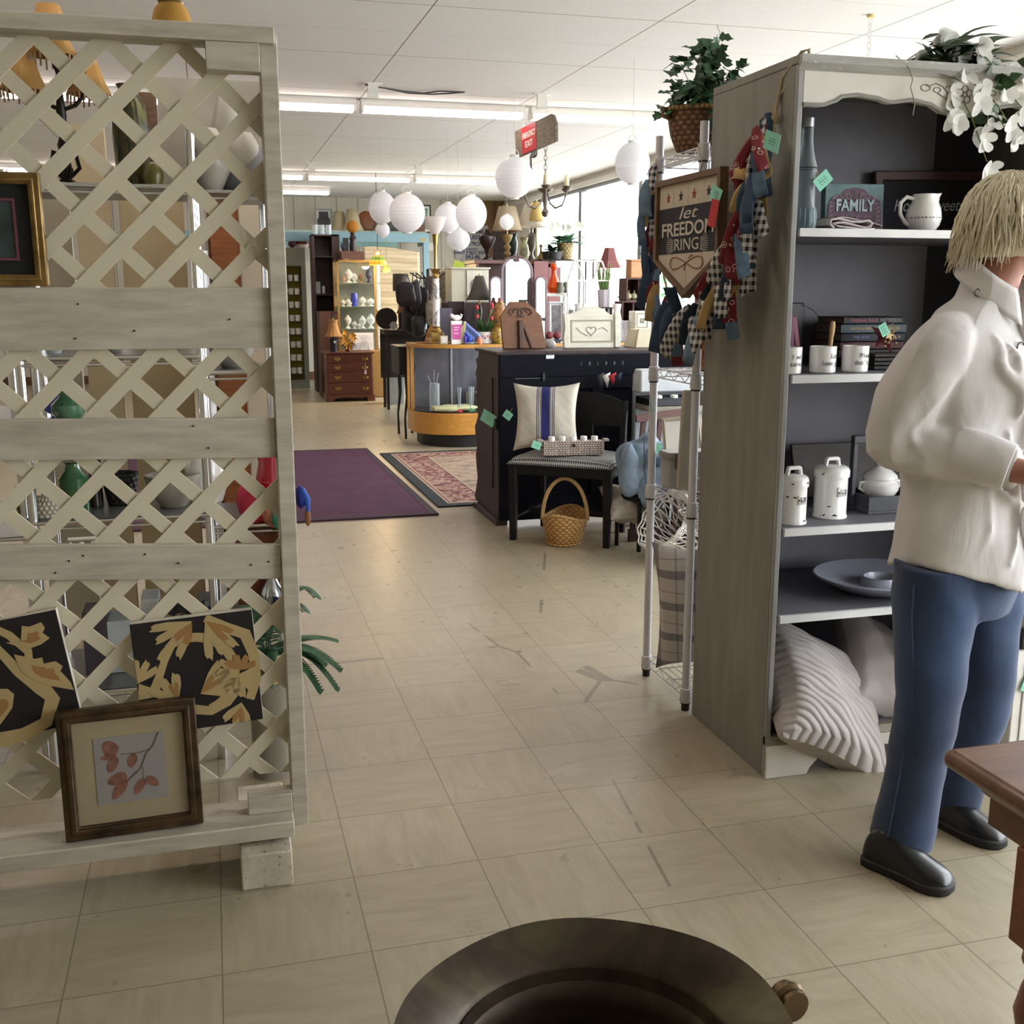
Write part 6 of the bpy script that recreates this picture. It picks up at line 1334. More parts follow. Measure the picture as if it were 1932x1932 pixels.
lamp('table lamp with dark grey bell shade beside the trifold mirror', 905, 9.9, TZ, [(0, 0), (10, 0), (10, 4), (4, 10), (3, 40), (5, 56), (3, 66), (0, 68)], mt('#59554d', 0.4), [(25, 76), (19, 88), (13, 104), (9, 118), (7, 121)], M_gsh, facets=None)
# blue/dark books behind
cube_item('book_row', 'dark bound album with cream strap standing behind the tulips', 'album', 888, 9.82, 0.09, 0.05, 0.30, mt('#3b3238', 0.6)); cube_item('wooden_box', 'dark maroon wooden box standing behind the brochure holder', 'box', 862, 10.0, 0.15, 0.06, 0.36, mt('#2e1718', 0.5))
cube_item('clear_canister', 'grey-violet acrylic canister behind the marble lamp column', 'canister', 842, 9.95, 0.11, 0.08, 0.30, art_glass('#9a98ab', 0.1, 1.5, 0.35))
# tray of twine balls
t = T('ball_tray', 'black tray holding dark red twine balls on the counter', 'tray', (X_(1046, 640, 9.35), 9.40, TZ)); O('tray', MB().bb((-0.075, -0.06, 0.012), (0.075, 0.06, 0.03)).bb((-0.06, -0.05, 0), (-0.045, -0.035, 0.012)).bb((0.045, -0.05, 0), (0.06, -0.035, 0.012)).bb((-0.06, 0.035, 0), (-0.045, 0.05, 0.012)).bb((0.045, 0.035, 0), (0.06, 0.05, 0.012)), M_black, t)
for i in range(2): tag(O('twine_ball', MB().sph((0, 0, 0.036), 0.036, 14, 10), wicker('#4a1620', '#8c3a44', 9, 90), loc=(X_(1046, 640, 9.35)-0.036+0.073*i, 9.39, TZ+0.031)), ['dark red twine ball nearest the octagonal board', 'dark red twine ball nearest the white lantern frame'][i], 'ball', 'dark red twine balls')
frame('photo_frame', 'white weathered frame with grey picture behind the twine balls', 'picture', 0.15, 0.36, 0.02, (distressed('#d5dadd', '#b7bcc0', '#8e9499', amt=0.68), mt('#dfe2e4', 0.7), mt('#7d7a80', 0.5, var=0.5, vs=14)), 0.02, 0.012, loc=(X_(1047, 620, 9.7), 9.66, TZ), rot=(rad(-4), 0, rad(-8)))
t = T('side_shelf', 'small white shelf table carrying the orange decanter', 'shelf', (X_(1047, 600, 9.95), 10.02, 0)); zd = atY(1047, 553, 9.95).z
O('top', MB().bb((-0.10, -0.07, zd-0.03), (0.16, 0.10, zd)), M_white, t, bevel=0.003)
for a in (-0.09, 0.14):
    for b in (-0.06, 0.09): O('leg', MB().bb((a-0.01, b-0.01, 0), (a+0.01, b+0.01, zd-0.03)), M_white, t)
kk = mpp(atY(1047, 553, 9.95)); t = T('orange_decanter', 'bright orange glass decanter with round stopper on the white shelf', 'decanter', (X_(1047, 553, 9.95), 9.99, zd+0.001)); M_or = art_glass('#e0560f', 0.05, 1.5, 0.6)
O('body', MB().lathe([(0, 0), (8*kk, 0), (13*kk, 10*kk), (9*kk, 24*kk), (5*kk, 34*kk), (4*kk, 42*kk), (6*kk, 43*kk), (0, 43*kk)], 22), M_or, t); O('stopper', MB().sph((0, 0, 49*kk), 6.5*kk), M_or, t)
lathe_item('stoneware_jug', 'small grey-green stoneware jug in front of the orange decanter', 'jug', (X_(1052, 553, 9.95)+0.02, 9.93, zd+0.001), [(0, 0), (6*kk, 0), (8*kk, 8*kk), (5*kk, 15*kk), (6*kk, 20*kk), (0, 20*kk)], mt('#7b7a68', 0.5))
lathe_item('pewter_pot', 'dark pewter pot beside the orange decanter', 'pot', (X_(1062, 553, 9.95)+0.03, 9.97, zd+0.001), [(0, 0), (6*kk, 0), (8*kk, 8*kk), (6*kk, 14*kk), (3*kk, 20*kk), (0, 22*kk)], mt('#5d5f58', 0.4, 0.5))
# glasshouse terrarium
kk = 0.0049; t = T('terrarium', 'large white metal framed glasshouse lantern on the counter', 'lantern', (X_(1062, 620, 9.75), 9.62, TZ))
g0 = [(0, 0, 0), (0, 0, 118*kk), (9*kk, 0, 132*kk), (9*kk, 0, 150*kk), (16*kk, 0, 150*kk), (16*kk, 0, 132*kk), (28*kk, 0, 118*kk), (28*kk, 0, 0)]
g0 = [(0, 0, 0), (0, 0, 112*kk), (12*kk, 0, 148*kk), (17*kk, 0, 148*kk), (32*kk, 0, 112*kk), (32*kk, 0, 0)]
m = MB(); m.tube(g0, 0.009, 4); m.tube([(x+0.30, y+0.16, z_) for x, y, z_ in g0], 0.009, 4)
for p_ in g0: m.tube([p_, (p_[0]+0.30, p_[1]+0.16, p_[2])], 0.007, 4)
for zz_ in (0.012, 48*kk, 112*kk): m.tube([(0, 0, zz_), (32*kk, 0, zz_), (32*kk+.3, .16, zz_), (.3, .16, zz_)], 0.007, 4, True)
O('metal_frame', m, M_white, t)
m = MB(); m.add([g0[0], g0[1], g0[4], g0[5]], [(0, 1, 2, 3)]); m.add([g0[1], g0[2], g0[3], g0[4]], [(0, 1, 2, 3)]); m.add([g0[5], g0[4], (g0[4][0]+.3, .16, g0[4][2]), (g0[5][0]+.3, .16, 0)], [(0, 1, 2, 3)]); O('pane', m, M_glass, t)
lathe_item('oil_lamp', 'small dark oil lamp with glass chimney inside the white glasshouse', 'lamp', (X_(1072, 620, 9.75)+0.02, 9.73, TZ+0.001), [(0, 0), (0.05, 0), (0.055, 0.09), (0.03, 0.12), (0.02, 0.2), (0.03, 0.28), (0, 0.29)], mt('#8e9088', 0.4, 0.4, var=0.3))
lathe_item('frosted_vase', 'frosted pale glass vase inside the white glasshouse', 'vase', (X_(1085, 620, 9.8)+0.04, 9.77, TZ+0.001), [(0, 0), (0.04, 0), (0.06, 0.16), (0.05, 0.30), (0.06, 0.34), (0, 0.34)], mt('#cfd4cd', 0.3))
# wire stand with cactus, mauve lamp
t = T('wire_stand', 'black wrought iron stand holding the flowering cactus pot', 'stand', (X_(1130, 600, 9.8), 9.80, TZ)); m = MB(); w_ = 0.10; hz_ = atY(1140, 582, 9.8).z-TZ
for a in (-w_, w_):
    for b in (-0.05, 0.07): m.bb((a-0.01, b-0.01, 0), (a+0.01, b+0.01, hz_))
m.bb((-w_, -0.05, hz_*0.35), (w_, -0.04, hz_*0.38)); O('iron_frame', m, M_iron, t); O('top', MB().bb((-w_-0.01, -0.06, hz_), (w_+0.03, 0.08, hz_+0.012)), M_iron, t)
t = T('cactus_pot', 'white ribbed pot with red flowering cactus below the mauve lamp shade', 'plant', (X_(1142, 580, 9.75), 9.80, TZ+hz_+0.013)); O('pot', MB().lathe([(0, 0), (0.05, 0), (0.06, 0.16), (0.054, 0.16), (0, 0.15)], 10), mt('#bdb6bd', 0.4), t, ang=20)
m = MB(); f_ = MB()
for i in range(9):
    a = i*0.7; tp = Vector((0.06*math.cos(a), 0.05*math.sin(a), 0.30+0.05*(i % 3))); m.tube([(0.02*math.cos(a), 0.02*math.sin(a), 0.14), (0.04*math.cos(a), 0.03*math.sin(a), 0.22), tp], [0.014, 0.012, 0.006], 6)
    for kx in range(4): f_.leaf(tp, (math.cos(a+kx), math.sin(a+kx), 0.8), (0, 0, 1), 0.035, 0.008)
O('stalks', m, mt('#5f7d45', 0.5, var=0.2), t); O('blossoms', f_, mt('#b4584d', 0.5), t)
kk = mpp(atY(1150, 490, 10.2)); t = T('mauve_lamp', 'table lamp with flared hexagonal mauve shade against the window', 'lamp', (X_(1150, 490, 10.2), 10.2, 0.85)); zs = atY(1150, 505, 10.2).z-0.85
O('lamp_shade', MB().lathe([(26*kk, zs), (17*kk, zs+14*kk), (9.5*kk, zs+36*kk)], 6, cap=False), mt('#7c4a48', 0.8), t, solid=0.002, flat=True); O('base', MB().lathe([(0, 0), (0.08, 0), (0.05, 0.03), (0.015, 0.1), (0.02, 0.4), (0.01, zs*0.7), (0, zs+30*kk)], 16), mt('#b9b4ae', 0.4), t)
t = T('plant_table', 'white side table beneath the mauve lamp by the window', 'table', (X_(1150, 490, 10.2), 10.2, 0)); O('top', MB().bb((-0.2, -0.15, 0.82), (0.2, 0.15, 0.849)), M_white, t)
for a in (-0.18, 0.18):
    for b in (-0.13, 0.13): O('leg', MB().bb((a-0.012, b-0.012, 0), (a+0.012, b+0.012, 0.82)), M_white, t)
for i, (px, r_, h_, c_, lb) in enumerate([(1100, .05, .30, '#e4e8ea', 'frosted white glass jar behind the headboard'), (1122, .04, .22, '#eef0f2', 'white milk glass vase behind the headboard near the cactus'), (1160, .05, .34, '#e9ecee', 'white ceramic lantern tower beside the crates'), (1168, .03, .18, '#dfe3e4', 'small white bottle at the foot of the wooden crates')]):
    lathe_item('white_vase', lb, 'vase', (X_(px, 600, 9.5), 9.45, TZ), [(0, 0), (r_, 0), (r_*1.15, h_*0.4), (r_*0.6, h_*0.8), (r_*0.8, h_), (0, h_)], mt(c_, 0.3))
t = T('driftwood', 'gnarled brown driftwood piece on the counter behind the white headboard', 'driftwood', (X_(1150, 620, 9.38), 9.37, TZ)); O('branches', MB().tube([(-0.07, 0, 0.02), (0, 0, 0.05), (0.07, 0, 0.03)], 0.02, 6).tube([(0, 0, 0.05), (0.03, 0, 0.1), (0.05, 0, 0.14)], 0.01, 5).tube([(0, 0, 0.04), (-0.04, 0, 0.09)], 0.01, 5), mt('#5a4a3d', 0.8, var=0.4, vs=30), t)
# wooden crates tower
M_cd = mt('#4c2e26', 0.6, var=0.15); M_cl = wood('#9c6a45', '#bd8a5f', 0.6)
zc = TZ; xc = X_(1192, 600, 9.7)
for i, (w_, h_, x_, lb, light) in enumerate([(0.25, 0.15, -0.04, 'dark brown wooden crate at the bottom of the window tower', 0), (0.22, 0.21, -0.02, 'dark brown divided wooden crate second from the bottom of the tower', 0), (0.24, 0.21, 0.03, 'wooden crate with gourds in the middle of the tower', 1)]):
    t = T('wooden_crate', lb, 'crate', (xc+x_, 9.62, zc), 0, 'wooden crates by the window'); m = MB(); e = 0.012
    m.bb((-w_/2, 0, 0), (w_/2, 0.2, e)).bb((-w_/2, 0, h_-e), (w_/2, 0.2, h_)).bb((-w_/2, 0, e), (-w_/2+e, 0.2, h_-e)).bb((w_/2-e, 0, e), (w_/2, 0.2, h_-e)).bb((-w_/2, 0.188, e), (w_/2, 0.2, h_-e)).bb((0.0, 0.01, e), (e, 0.188, h_-e))
    O('carcass', m, M_cd, t, bevel=0.002); O('slat', MB().bb((0.02, -0.008, 0.02), (w_/2, 0, h_*0.47)), M_cl, t); O('slat', MB().bb((0.02, -0.008, h_*0.53), (w_/2, 0, h_-0.01)), M_cl, t) if light else None
    if light:
        for g_ in range(2): tag(O('gourd', MB().sph((0, 0, 0.032), 0.032, 12, 8).cyl((0, 0, 0.06), (0.004, 0, 0.085), 0.006), mt('#8d8a6c', 0.5, var=0.15), loc=(xc+x_-0.085+0.056*g_, 9.66, zc+e+0.001)), ['pale green gourd at the outer side of the crate', 'pale green gourd beside the crate divider'][g_], 'gourd', 'gourds in the crate')
    zc += h_+0.001
t = T('lunch_box', 'orange-brown leather box with loop handle on top of the crate tower', 'box', (xc+0.07, 9.64, zc)); O('box_body', MB().bb((-0.11, 0, 0), (0.10, 0.14, 0.15)), wood('#a06a40', '#c48d60', 0.5), t, bevel=0.004); O('lid', MB().bb((-0.115, -0.004, 0.151), (0.105, 0.144, 0.17)), wood('#a06a40', '#c48d60', 0.5), t, bevel=0.004); O('handle', MB().tube([(-0.05, 0.07, 0.17), (-0.045, 0.07, 0.205), (0, 0.07, 0.222), (0.045, 0.07, 0.205), (0.05, 0.07, 0.17)], 0.004, 6), M_iron, t)
t = T('drawer_box', 'cream carved drawer box with floral front beside the crates', 'box', (X_(1214, 600, 9.3), 9.25, TZ+0.0)); kk = 0.0045
O('pedestal', MB().bb((-0.06, 0.02, 0), (0.08, 0.12, 0.115)), M_white, t); O('box_body', MB().bb((-22*kk, 0, 0.116), (24*kk, 0.16, 0.116+36*kk)), M_cr, t, bevel=0.004); O('carved_front', MB().ring([(-19*kk, 0.13), (5*kk, 0.13), (5*kk, 0.116+32*kk), (-19*kk, 0.116+32*kk)], [(-17*kk, 0.14), (3*kk, 0.14), (3*kk, 0.106+32*kk), (-17*kk, 0.106+32*kk)], -0.004, 0, 'y').tube([(-7*kk+4*kk*math.cos(a), -0.004, 0.195+5*kk*math.sin(2*a)) for a in [j*pi/8 for j in range(16)]], 0.003, 4, True), mt('#8c8468', 0.6), t)
def lace():
    s = NT('lace'); v = s.n('TexVoronoi', {'feature': 'DISTANCE_TO_EDGE'}, Vector=s.tc, Scale=45.0).outputs[0]; s.base(s.ramp(v, [(0.0, '#eceef4'), (0.3, '#b9bccb')])); s.p(Roughness=0.6); s.bump(v, 0.6, 0.01); return s.mat
tag(O('lace_box', MB().bb((0, 0, 0), (0.30, 0.12, 0.17)), lace(), loc=(X_(1180, 630, 9.28), 9.27, TZ), bevel=0.004) if False else O('lace_doily', MB().sheet(lambda u, v: Vector((0.02+0.27*u, 0.03+0.012*math.sin(20*u), 0.002+0.19*v)), 30, 6), lace(), loc=(X_(1178, 630, 9.24), 9.17+0.2, TZ), solid=0.01), 'white lace cloth panel standing on the counter behind the cream box', 'lace')

# ================================================================ CABINET WITH THE LAMPS
CX0, CX1, CZ2 = X_(898, 490, 11.5), X_(1045, 490, 11.5), 1.685
t = T('lamp_cabinet', 'tall red-brown wooden cabinet crowded with table lamps', 'cabinet', (CX0, 11.5, 0)); Wc = CX1-CX0
O('top', MB().bb((-0.02, -0.02, CZ2-0.04), (Wc+0.02, 0.5, CZ2)), M_mahog, t, bevel=0.004); O('carcass', MB().bb((0, 0, 0), (0.03, 0.48, CZ2-0.04)).bb((Wc-0.03, 0, 0), (Wc, 0.48, CZ2-0.04)).bb((0.03, 0.45, 0), (Wc-0.03, 0.48, CZ2-0.04)).bb((0.03, 0.0, 0), (Wc-0.03, 0.45, 0.08)), M_mahog, t)
for z_ in (0.5, 0.95, 1.3): O('shelf', MB().bb((0.03, 0.01, z_), (Wc-0.03, 0.45, z_+0.025)), M_mahog, t)
LZ = CZ2+0.001; kk = mpp(atY(960, 470, 11.6)); G_ = 'lamps on the red-brown cabinet'
def lp(*a, **q): return lamp(*a, kk=kk, **q)
M_lin = translucent('#cdbb9e', 0.35); M_yel = translucent('#e6cf8c', 0.4); M_wsh = translucent('#e6e0d2', 0.4)
t = lathe_item('dark_urn', 'dark bronze trophy urn at the far left of the lamp cabinet', 'urn', (X_(919, 480, 11.65), 11.65, LZ), [(0, 0), (9, 0), (9, 4), (3, 8), (5, 18), (13, 30), (16, 38), (15, 44), (6, 50), (4, 56), (0, 58)], mt('#2a1c18', 0.3, 0.3), 18, k=kk)
lp('lamp with wide beige pleated shade on the cabinet behind the small lantern', 957, 11.62, LZ, [(0, 0), (6, 0), (3, 6), (7, 12), (3, 17), (7, 24), (3, 30), (7, 36), (10, 44), (10, 47), (0, 48)], mt('#9a7f4e', 0.35, var=0.4, vs=30), [(28, 54), (16, 98)], M_lin, group=G_)
lp('lamp with dark green and red ginger jar base on the cabinet', 968, 11.80, LZ, [(0, 0), (6, 2), (4, 8), (8, 20), (9, 34), (6, 44), (9, 50), (0, 52)], mt('#25443a', 0.3, var=0.5, vs=16), [(10, 53), (9, 56)], mt('#7a2e28', 0.4), group=G_)
lp('lamp with white empire shade and grey metal urn base', 1003, 11.70, LZ, [(0, 0), (9, 0), (8, 3), (3, 10), (3, 16), (8, 26), (11, 44), (9, 46), (3, 52), (3, 60), (0, 61)], mt('#6f6a64', 0.35, 0.6), [(28, 62), (14, 104)], M_wsh, group=G_)
lp('slim candlestick lamp with small yellow shade', 1012, 11.56, LZ, [(0, 0), (5, 0), (2, 6), (3, 20), (2, 26), (2, 70), (0, 71)], mt('#cfc6a0', 0.5), [(13, 72), (7, 106)], M_yel, group=G_)
lathe_item('painted_vase', 'tilted hand painted cream vase with yellow flowers on the lamp cabinet', 'vase', (X_(990, 480, 11.55), 11.57, LZ), [(0, 0), (7, 0), (9, 14), (8, 26), (5, 32), (8, 42), (0, 42)], mt('#a8a883', 0.35, var=0.5, vs=12), 16, k=kk)
lathe_item('brass_candlestick', 'small ornate brass and glass candlestick at the right of the lamp cabinet', 'candlestick', (X_(1021, 480, 11.55), 11.56, LZ), [(0, 0), (9, 0), (7, 6), (3, 12), (2, 22), (4, 28), (0, 30)], mt('#9c7a45', 0.35, 0.5), 14, k=kk)
tag(O('carved_panel', MB().bb((0, 0, 0), (36*kk, 0.03, 62*kk)), mt('#3b2a20', 0.6, var=0.4, vs=14), loc=(X_(930, 480, 11.93), 11.93, LZ), bevel=0.003), 'dark carved wooden panel standing behind the lamps on the cabinet', 'panel')
t = T('mauve_screen', 'mauve painted folding panel standing right of the lamp cabinet', 'panel', (X_(1008, 520, 10.9), 10.9, 0)); O('panel', MB().bb((0, 0, 0), (0.15, 0.02, 1.66)).bb((0.17, 0.05, 0), (0.30, 0.07, 1.60)), mt('#96696a', 0.6), t)
# plant stand by window
t = T('metal_plant_stand', 'black wire plant stand by the window holding two potted plants', 'stand', (X_(1060, 500, 11.4), 11.3, 0)); m = MB(); ps_ = atY(1060, 490, 11.3).z
for a in (-0.28, 0.28):
    for b in (-0.12, 0.12): m.cyl((a, b, 0), (a, b, ps_-0.012), 0.008)
for z_ in (0.5, 1.0): m.tube([(-0.28, -0.12, z_), (0.28, -0.12, z_), (0.28, 0.12, z_), (-0.28, 0.12, z_)], 0.006, 5, True)
O('wire_frame', m, M_iron, t); O('top', MB().bb((-0.3, -0.14, ps_-0.012), (0.3, 0.14, ps_)), M_iron, t)
def potplant(label, px, Y, z, rp, hp_, n_, L_, potm, leafm, flower=None, spread=1.0):
    t = T('potted_plant', label, 'plant', (X_(px, 490, Y), Y, z)); O('pot', MB().lathe([(0, 0), (rp*0.8, 0), (rp, hp_), (rp*0.9, hp_), (0, hp_*0.9)], 20), potm, t)
    m = MB(); f_ = MB()
    for i in range(n_):
        a = R.uniform(0, 6.28); m.leaf((0, 0, hp_*0.9), (math.cos(a)*spread, math.sin(a)*spread, R.uniform(0.2, 1.4)), (0, 0, 1), R.uniform(0.5, 1)*L_, L_*0.11, 0.4, 0.2)
        if flower and i % 5 == 0:
            c_ = Vector((math.cos(a), math.sin(a), 1))*L_*0.5
            for kx in range(5): f_.leaf(c_+Vector((0, 0, hp_)), (math.cos(kx*1.25), -0.5, math.sin(kx*1.25)), (0, -1, 0), L_*0.16, L_*0.06)
    O('leaves', m, leafm, t)
    if flower: O('blossoms', f_, flower, t)
    return t
potplant('leafy plant with white flowers in a striped basket pot on the wire stand', 1066, 11.3, ps_+0.001, 0.09, 0.17, 50, 0.36, wicker('#6f5a35', '#a8935f', 12, 40), mt('#5f8a6c', 0.5, var=0.3, vs=12), mt('#e6e8da', 0.6))
potplant('low dark green plant in a black bowl on the wire stand', 1042, 11.22, ps_+0.001, 0.12, 0.08, 36, 0.2, M_black, M_leafd)

# ================================================================ SMALL CABINET, BAGS, BACK WALL
kk = mpp(atY(890, 540, 10.9)); t = T('wall_cabinet', 'small cream cabinet with arched glass door standing behind the counter', 'cabinet', (X_(852, 560, 10.9), 10.9, 1.245))
O('carcass', MB().prism([(0, 0), (0, 0.35), (27*kk, 0.35), (72*kk, 0.22), (72*kk, -0.04), (27*kk, 0)], 0, 62*kk, 'z') if False else MB().bb((0, 0, 0), (27*kk, 0.30, 62*kk)).bb((27*kk, 0.0, 0), (72*kk, 0.30, 62*kk)), mt('#cdc9b4', 0.5, var=0.03), t, bevel=0.003)
O('cornice', MB().bb((-3*kk, -0.03, 62*kk), (75*kk, 0.32, 65*kk)), mt('#d8d5c4', 0.5), t, bevel=0.004)
ap = [(36*kk, 6*kk), (36*kk, 34*kk)]+[(50*kk-14*kk*math.cos(a), 34*kk+12*kk*math.sin(a)) for a in [i*pi/8 for i in range(1, 8)]]+[(64*kk, 34*kk), (64*kk, 6*kk)]
dr_ = O('door', MB().bb((29*kk, -0.016, 2*kk), (71*kk, -0.001, 60*kk)), mt('#d8d5c6', 0.5), t, bevel=0.003); O('arched_glass', MB().prism(ap, -0.020, -0.0165, 'y'), mt('#7d7f7b', 0.15, 0.2, var=0.2), dr_); O('knob', MB().sph((31*kk, -0.022, 14*kk), 0.012), M_white, dr_)
tb = T('cabinet_table', 'dark maroon cabinet under the small cream cabinet', 'cabinet', (X_(852, 560, 10.9)-0.03, 10.86, 0)); O('carcass', MB().bb((0, 0, 0), (0.46, 0.40, 1.244)), mt('#331a1b', 0.5, var=0.1), tb, bevel=0.003)
tag(O('green_folder', MB().prism([(0, 0), (0.12, 0), (0.12, 0.05), (0.02, 0.07)], 0, 0.02, 'y'), mt('#a9b83e', 0.6), loc=(X_(858, 500, 10.9), 11.0, 1.245+65*kk+0.001)), 'lime green folder lying on the small cream cabinet', 'folder')
# bag rack
bgx = X_(808, 560, 12.2); t = T('bag_stand', 'black coat stand crowded with hanging handbags', 'stand', (bgx, 12.2, 0)); O('pole', MB().cyl((0, 0, 0.02), (0, 0, 1.60), 0.018), M_iron, t); O('foot_base', MB().lathe([(0, 0), (0.2, 0), (0.2, 0.02), (0, 0.03)], 20), M_iron, t)
for i in range(6): a = i*pi/3; O('hook_arm', MB().tube([(0, 0, 1.5), (0.1*math.cos(a), 0.1*math.sin(a), 1.5), (0.2*math.cos(a), 0.2*math.sin(a), 1.56)], 0.008, 5), M_iron, t)
BAGS = [(765, 555, 36, 46, '#241b1d', 'black quilted handbag hanging nearest the square lamp shade'), (783, 560, 20, 60, '#2c2024', 'dark wine tall tote on the bag stand'), (797, 575, 24, 70, '#191719', 'black leather shoulder bag in the middle of the stand'), (812, 545, 20, 50, '#5a4a4c', 'brown-grey fringed bag beside the marble lamp'), (811, 590, 16, 46, '#a59c8e', 'light grey patterned bag hanging low by the marble lamp'), (838, 540, 20, 56, '#9a917c', 'khaki canvas bag right of the marble lamp'), (843, 575, 22, 50, '#9b9ba6', 'pale lilac-grey purse right of the marble lamp'), (775, 600, 30, 50, '#151315', 'black slouchy bag lowest on the stand'), (790, 615, 26, 40, '#232323', 'black and white patterned bag near the shelf'), (843, 522, 12, 24, '#7d2d2b', 'small red patterned purse at the top of the stand')]
for i, (px, py, w_, h_, c_, lb) in enumerate(BAGS):
    Y = 12.0+0.05*(i % 4)+(0.35 if px > 830 else 0); c = atY(px, py, Y); kk = mpp(c); t = T('handbag', lb, 'handbag', c, R.uniform(-.3, .3), 'handbags on the coat stand')
    O('bag_body', crumple((0, 0, 0), (w_/2*kk, 0.05, h_/2*0.95*kk), i*3.1, 0.2, 24, 16, 9, 0.6), mt(c_, 0.5, var=0.3, vs=30), t)
    O('strap', MB().tube([(-w_/3*kk, 0, h_*0.25*kk), (-w_/8*kk, 0, h_*0.75*kk), (w_/8*kk, 0, h_*0.75*kk), (w_/3*kk, 0, h_*0.25*kk)], 0.006, 5), mt(c_, 0.5, var=0.2), t)
# square lamp + pink lamp on dark console
cz = atY(750, 623, 12.6).z
t = T('dark_console', 'dark console table crowded with clocks behind the glass counter', 'table', (X_(722, 600, 12.7), 12.6, 0)); O('top', MB().bb((0, 0, cz-0.05), (0.62, 0.35, cz)), M_dark, t, bevel=0.003); O('back_panel', MB().bb((0.0, 0.33, 0.35), (0.62, 0.35, cz-0.05)), mt('#2a2524', 0.6), t)
for a in (0.02, 0.57):
    for b in (0.02, 0.29): O('leg', MB().bb((a, b, 0), (a+0.03, b+0.03, cz-0.05)), M_dark, t)
kk = mpp(atY(757, 540, 12.8))
lamp('lamp with dark square drum shade lit against the pale screen', 757, 12.80, cz+0.001, [(0, 0), (9, 0), (5, 5), (6, 30), (4, 56), (0, 60)], M_dark, [(14.5, 71), (14.5, 103)], mt('#4a4036', 0.7, var=0.25, vs=12), name='square_lamp')
lamp('lamp with brown flared bell shade in front of the square one', 763, 12.66, cz+0.001, [(0, 0), (6, 0), (4, 4), (3, 24), (0, 30)], M_dark, [(15, 31), (10, 42), (6, 60)], mt('#7d4f38', 0.7), name='bell_lamp')
tag(O('round_chair_back', MB().cyl((0, 0, 0), (0, 0.04, 0), 0.125, n=28), M_dark, loc=(X_(732, 600, 12.75), 12.86, cz+0.127)), 'round black framed mirror back standing on the dark console', 'frame')
for i, (px, lb) in enumerate([(743, 'small silver round clock on the dark console'), (772, 'small white porcelain shoe on the dark console'), (787, 'white figurine at the end of the dark console')]):
    t = T('console_ornament', lb, 'ornament', (X_(px, 615, 12.63), 12.63, cz+0.001)); O('ornament_body', (MB().cyl((0, 0, 0.05), (0, 0.02, 0.05), 0.045, n=20) if i == 0 else MB().sph((0, 0, 0.02), (0.06, 0.03, 0.02)).sph((0.03, 0, 0.045), (0.02, 0.02, 0.025))), mt('#a9a8a4', 0.3, 0.2), t); O('foot_base', MB().bb((-0.03, -0.01, 0), (0.03, 0.03, 0.006)), M_white, t)
cube_item('low_cupboard', 'pale blue-grey panelled cupboard beneath the dark console', 'cupboard', 744, 13.2, 0.20, 0.3, 0.72, mt('#a5aaa8', 0.6), z=0.0)
lathe_item('white_jar', 'white ceramic jar on the pale cupboard', 'jar', (X_(762, 648, 13.2), 13.3, 0.721), [(0, 0), (0.05, 0), (0.05, 0.12), (0, 0.13)], M_white); lathe_item('teal_jar', 'grey-teal jar next to the white one on the pale cupboard', 'jar', (X_(762, 648, 13.2)+0.10, 13.3, 0.721), [(0, 0), (0.04, 0), (0.04, 0.10), (0, 0.10)], mt('#7f9a96', 0.4))
# small desk with cabriole legs
t = T('writing_desk', 'small black desk with curved legs left of the glass counter', 'desk', (1.655, 10.02, 0)); M_bd = mt('#1c1617', 0.4)
O('case', MB().bb((0, 0, 0.60), (0.17, 0.45, 0.84)), M_bd, t, bevel=0.004); O('top', MB().bb((-0.01, -0.01, 0.841), (0.18, 0.46, 0.86)), M_bd, t, bevel=0.003)
for a, b in ((0.02, 0.02), (0.15, 0.02), (0.02, 0.42), (0.15, 0.42)): O('leg', MB().tube([(a+0.05, b, 0.6), (a+0.055, b, 0.40), (a+0.03, b, 0.2), (a+0.035, b, 0.0)], [0.02, 0.016, 0.010, 0.012], 8), M_bd, t)
tag(O('hanging_label', MB().bb((0, 0, 0), (0.04, 0.002, 0.13)), mt('#d2d2ce', 0.7), loc=(1.74, 10.01, 0.68)), 'white paper label hanging on the front of the black desk', 'label')
